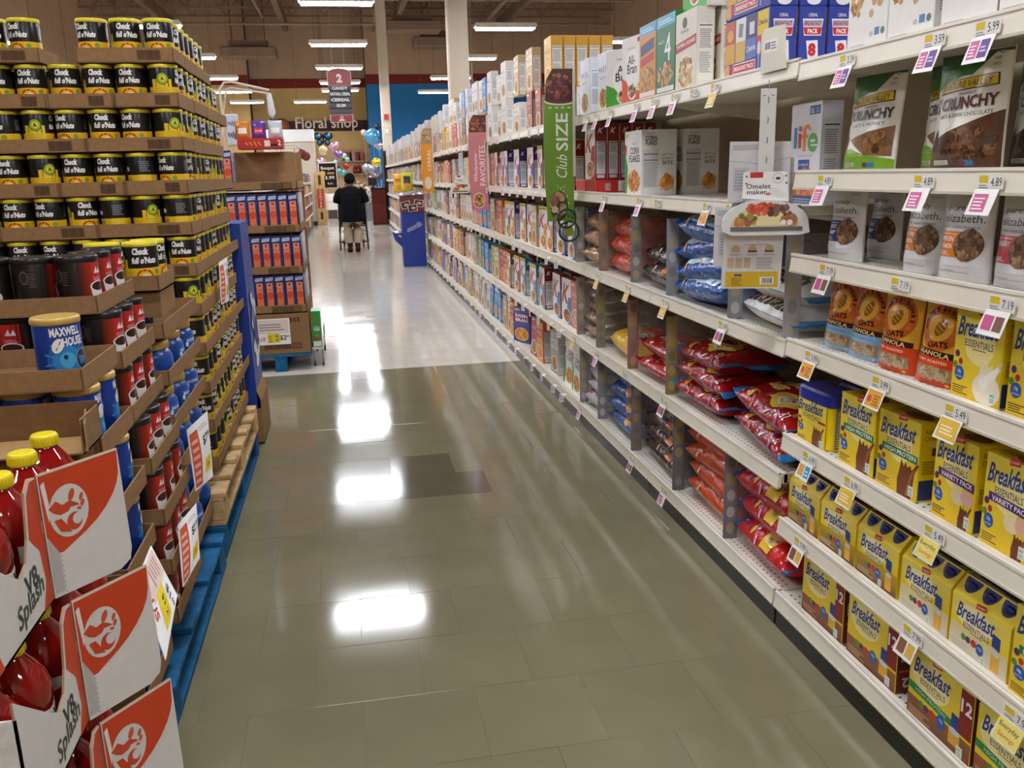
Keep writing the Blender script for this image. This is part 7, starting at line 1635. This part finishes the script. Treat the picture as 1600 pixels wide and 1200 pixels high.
for a in ((505, 217, 31, .30, '#2f6f8a', 'butterfly', 'dark blue butterfly balloon beside the beige block'), (505, 235, 31.4, .16, '#e3cfa0', 'round', 'cream and gold balloon below the butterfly balloon'), (521, 228, 32, .20, '#cf9fb4', 'heart', 'pale pink heart balloon on the tan wall'), (529, 241, 31.5, .16, '#8a6ab8', 'heart', 'violet heart balloon above the shopper'), (582, 213, 31, .27, '#5fa8d6', 'round', 'large pale blue bubble balloon by the slim column'), (568, 207, 32, .11, '#e2c8c8', 'round', 'small white pink balloon left of the blue bubble balloon'), (592, 228, 31.5, .17, '#c9c0c6', 'heart', 'silver balloon below the blue bubble balloon'), (590, 198, 31.2, .10, '#3a2a30', 'round', 'small black balloon above the blue bubble balloon'), (538, 243, 32.2, .09, '#cfe0d0', 'round', 'pale green balloon right of the violet heart'), (543, 249, 32, .09, '#7fc4ae', 'round', 'mint balloon right of the violet heart'), (531, 268, 31, .10, '#4fb0b0', 'round', 'teal balloon left of the shopper head'), (537, 270, 31.4, .09, '#6fc4bc', 'round', 'aqua balloon beside the teal balloon'), (502, 254, 30.6, .16, '#b9a5b4', 'round', 'mauve balloon above the chalkboard sign'), (524, 254, 31, .10, '#9ab4c8', 'round', 'grey blue balloon right of the mauve one'), (541, 260, 31.5, .11, '#b5302c', 'round', 'red balloon behind the shopper head'), (584, 264, 29.6, .20, '#b9bcc2', 'heart', 'silver heart balloon above the counter, upper'), (573, 263, 30.1, .15, '#a8abb4', 'round', 'silver balloon above the counter, left'), (590, 276, 29.5, .20, '#8f8f98', 'heart', 'grey balloon above the counter, lower'), (580, 281, 29.0, .14, '#8a6a72', 'round', 'mauve grey balloon just above the counter'), (588, 254, 30.5, .16, '#e3c22c', 'round', 'yellow balloon above the silver heart')): balloon(*a)
# chalkboard, wooden letter post, white case, counter, gift bags
p = at(514, 294, Y=29.8); b = MB(); b.box(-.30, -.02, -.02, .30, .02, .82, '#c9bfae', bev=.01); cb = b.build('chalkboard_sign', WOOD); b = MB(); b.box(-.265, -.024, .02, .265, -.015, .78, '#241e1c'); q = b.build('board_face', CLOTH, cb); k = Ink(); k.text('Bouquet', 0, .62, .13, '#e9e4da', w=.42, bold=.02); k.text('3.99', .05, .33, .11, '#e3dccf', w=.3, bold=.02); k.rect(-.02, .44, .2, .50, '#b8862c'); k.text('4pk.', .06, .14, .08, '#d9d2c4', w=.2); k.ell(-.17, .46, .09, .09, '#e0b040', 12); k.ell(-.17, .46, .04, .04, '#3a2418', 10); k.build('chalk_lettering', q, front(-.024)); b = MB(); b.box(-.28, .0, -p.z, -.24, .04, 0, '#9a8a74'); b.box(.24, .0, -p.z, .28, .04, 0, '#9a8a74'); b.build('easel_legs', WOOD, cb)
tag(cb, 'framed chalkboard sign with bouquet lettering behind the shopper', 'sign', loc=p)
p = at(504.5, 352, Z=0); b = MB(); b.box(-.15, -.04, 0, .15, .04, 1.60, '#cfae78', bev=.01); pt = b.build('letter_post', WOOD); b = MB(); b.box(-.10, -.05, .52, .10, -.035, 1.10, '#c8442c'); q = b.build('red_panel', CARTON, pt); k = Ink()
for i, ch in enumerate('CENTER'): k.text(ch, 0, 1.05-.095*i, .07, '#f0e0c8', bold=.02)
k.build('letters', q, front(-.05)); b = MB(); b.box(-.04, -.046, 1.22, .04, -.035, 1.50, '#5a3a22'); b.box(-.04, -.046, .18, .04, -.035, .40, '#5a3a22'); b.build('cut_outs', WOOD, pt)
tag(pt, 'tall tan wooden post with red letter panel by the candy aisle end', 'sign', loc=(p.x, p.y, 0))
b = MB(); b.box(-.75, 0, 0, .75, .7, .30, '#4a3a34'); b.box(-.75, 0, .30, .75, .7, .86, '#efeae2', bev=.02); b.box(-.76, -.02, .58, .76, 0, .60, '#b9b4aa'); wc = b.build('display_case', STEEL); tag(wc, 'low white floral display case behind the shopper', 'case', loc=(-.35, 32.4, 0))
p = at(592, 346, Z=0); b = MB(); b.box(-.21, 0, 0, .21, .6, 1.05, '#5a241c', bev=.01); b.box(-.20, -.006, .66, .20, 0, .675, '#35130f'); b.box(-.23, -.02, 1.05, .23, .62, 1.09, '#3f1a14', bev=.008); ct = b.build('service_counter', WOOD); b = MB(); b.box(-.2, -.008, .08, .2, -.002, .62, '#642a20'); b.build('front_panel', WOOD, ct); tag(ct, 'dark red wooden service counter at the end of the aisle', 'counter', loc=(p.x-.02, 27.3, 0))
b = MB(); b.box(-.13, -.03, .08, .13, .0, .30, '#141416', bev=.01); b.box(-.02, -.02, .0, .02, .02, .1, '#1c1c1e'); b.box(-.08, -.06, 0, .08, .06, .012, '#1c1c1e'); mo = b.build('monitor', PLASTIC); tag(mo, 'small black monitor on the dark red counter', 'monitor', loc=(p.x-.18, 27.5, 1.091))
b = MB(); b.box(-2.2, .0, 1.50, 1.9, .30, 1.54, '#b8a07c'); b.box(-2.2, .0, 2.05, 1.9, .30, 2.09, '#b8a07c'); b.box(-2.2, .28, .0, 1.9, .32, 2.6, '#c9a97c'); ws = b.build('wall_shelf', WOOD); tag(ws, 'long tan shelves on the floral back wall', 'shelf', loc=(-.7, 39.6, 0))
for i, (px, c) in enumerate(((539, '#3a2a20'), (546, '#7a2422'), (551, '#b87a6a'), (559, '#5a1f1c'), (565, '#a83a30'))):
    b = MB(); b.prism([(-.11, 0), (.11, 0), (.10, .36), (-.10, .36)], 0, .14, c); o = b.build('gift_bag', CARTON); p = at(px, 250, Y=39.65); e = MB(); e.tube([(-.05, .07, .36), (-.03, .07, .46), (.03, .07, .46), (.05, .07, .36)], .008, c, 5); e.build('handle', CLOTH, o); tag(o, f'gift bag on the upper floral wall shelf, {ORD[i+1]} from the left', 'gift bag', 'gift bags on the floral shelf', loc=(p.x, 39.65, 2.091))
for i, (px, c) in enumerate(((555, '#6a1f1c'), (560, '#7a2420'), (517, '#2a2422'), (529, '#3a5a4a'))):
    b = MB(); b.lathe([(.07, 0), (.10, .05), (.11, .22), (.07, .25)], 12, c); o = b.build('vase', PLASTIC); p = at(px, 262, Y=39.7); e = MB(); [e.ball(.05*math.cos(q*2), .05*math.sin(q*2), .30, .06, .06, .06, mix(c, '#c84a4a', .5), 8, 6) for q in range(4)]; e.build('flowers', CLOTH, o); tag(o, f'{["dark red", "maroon", "black", "green"][i]} vase with flowers on the lower floral shelf', 'vase', None, loc=(p.x, 39.72, 1.541))
# bouquet buckets and baskets around the floral case
for i, (px, py, Y, c, c2, lab) in enumerate(((571, 300, 30.5, '#8f8f92', '#e6e2dc', 'grey bucket of white flowers left of the counter'), (582, 300, 31.6, '#a0a0a4', '#d9cfe0', 'grey bucket of pale flowers behind the counter'), (596, 300, 30.3, '#9a9a9e', '#efece6', 'grey bucket of white flowers beside the dark column guard'), (560, 290, 29.6, '#5a4030', '#c98a2a', 'brown basket of orange flowers right of the shopper'), (550, 282, 30.6, '#4a342a', '#7a4a2a', 'brown basket of bronze flowers behind the shopper'))):
    p = at(px, py, Y=Y); b = MB(); b.lathe([(.16, 0), (.20, p.z*.6), (.20, p.z*.6+.02)], 14, c); o = b.build('flower_bucket', PLASTIC); e = MB(); r = random.Random(i)
    for q in range(26): e.ball(r.uniform(-.24, .24), r.uniform(-.15, .15), p.z*.6+.08+r.random()*.42, .055, .055, .05, mix(c2, ['#ffffff', '#7a8a5a', '#c9a0b0'][q % 3], .35), 7, 5)
    e.build('blooms', CLOTH, o)['kind'] = 'stuff'; tag(o, lab, 'flowers', None, loc=(p.x, p.y, 0))

# prototypes never placed leave the scene
for p in PROTOS:
    if p.name not in FIRST:
        for ch in KIDS.get(p.name, []):
            for g_ in KIDS.get(ch.name, []): bpy.data.objects.remove(g_)
            bpy.data.objects.remove(ch)
        bpy.data.objects.remove(p)
for l_, n in USED.items():
    if n > 1: print('DUP LABEL', n, l_)
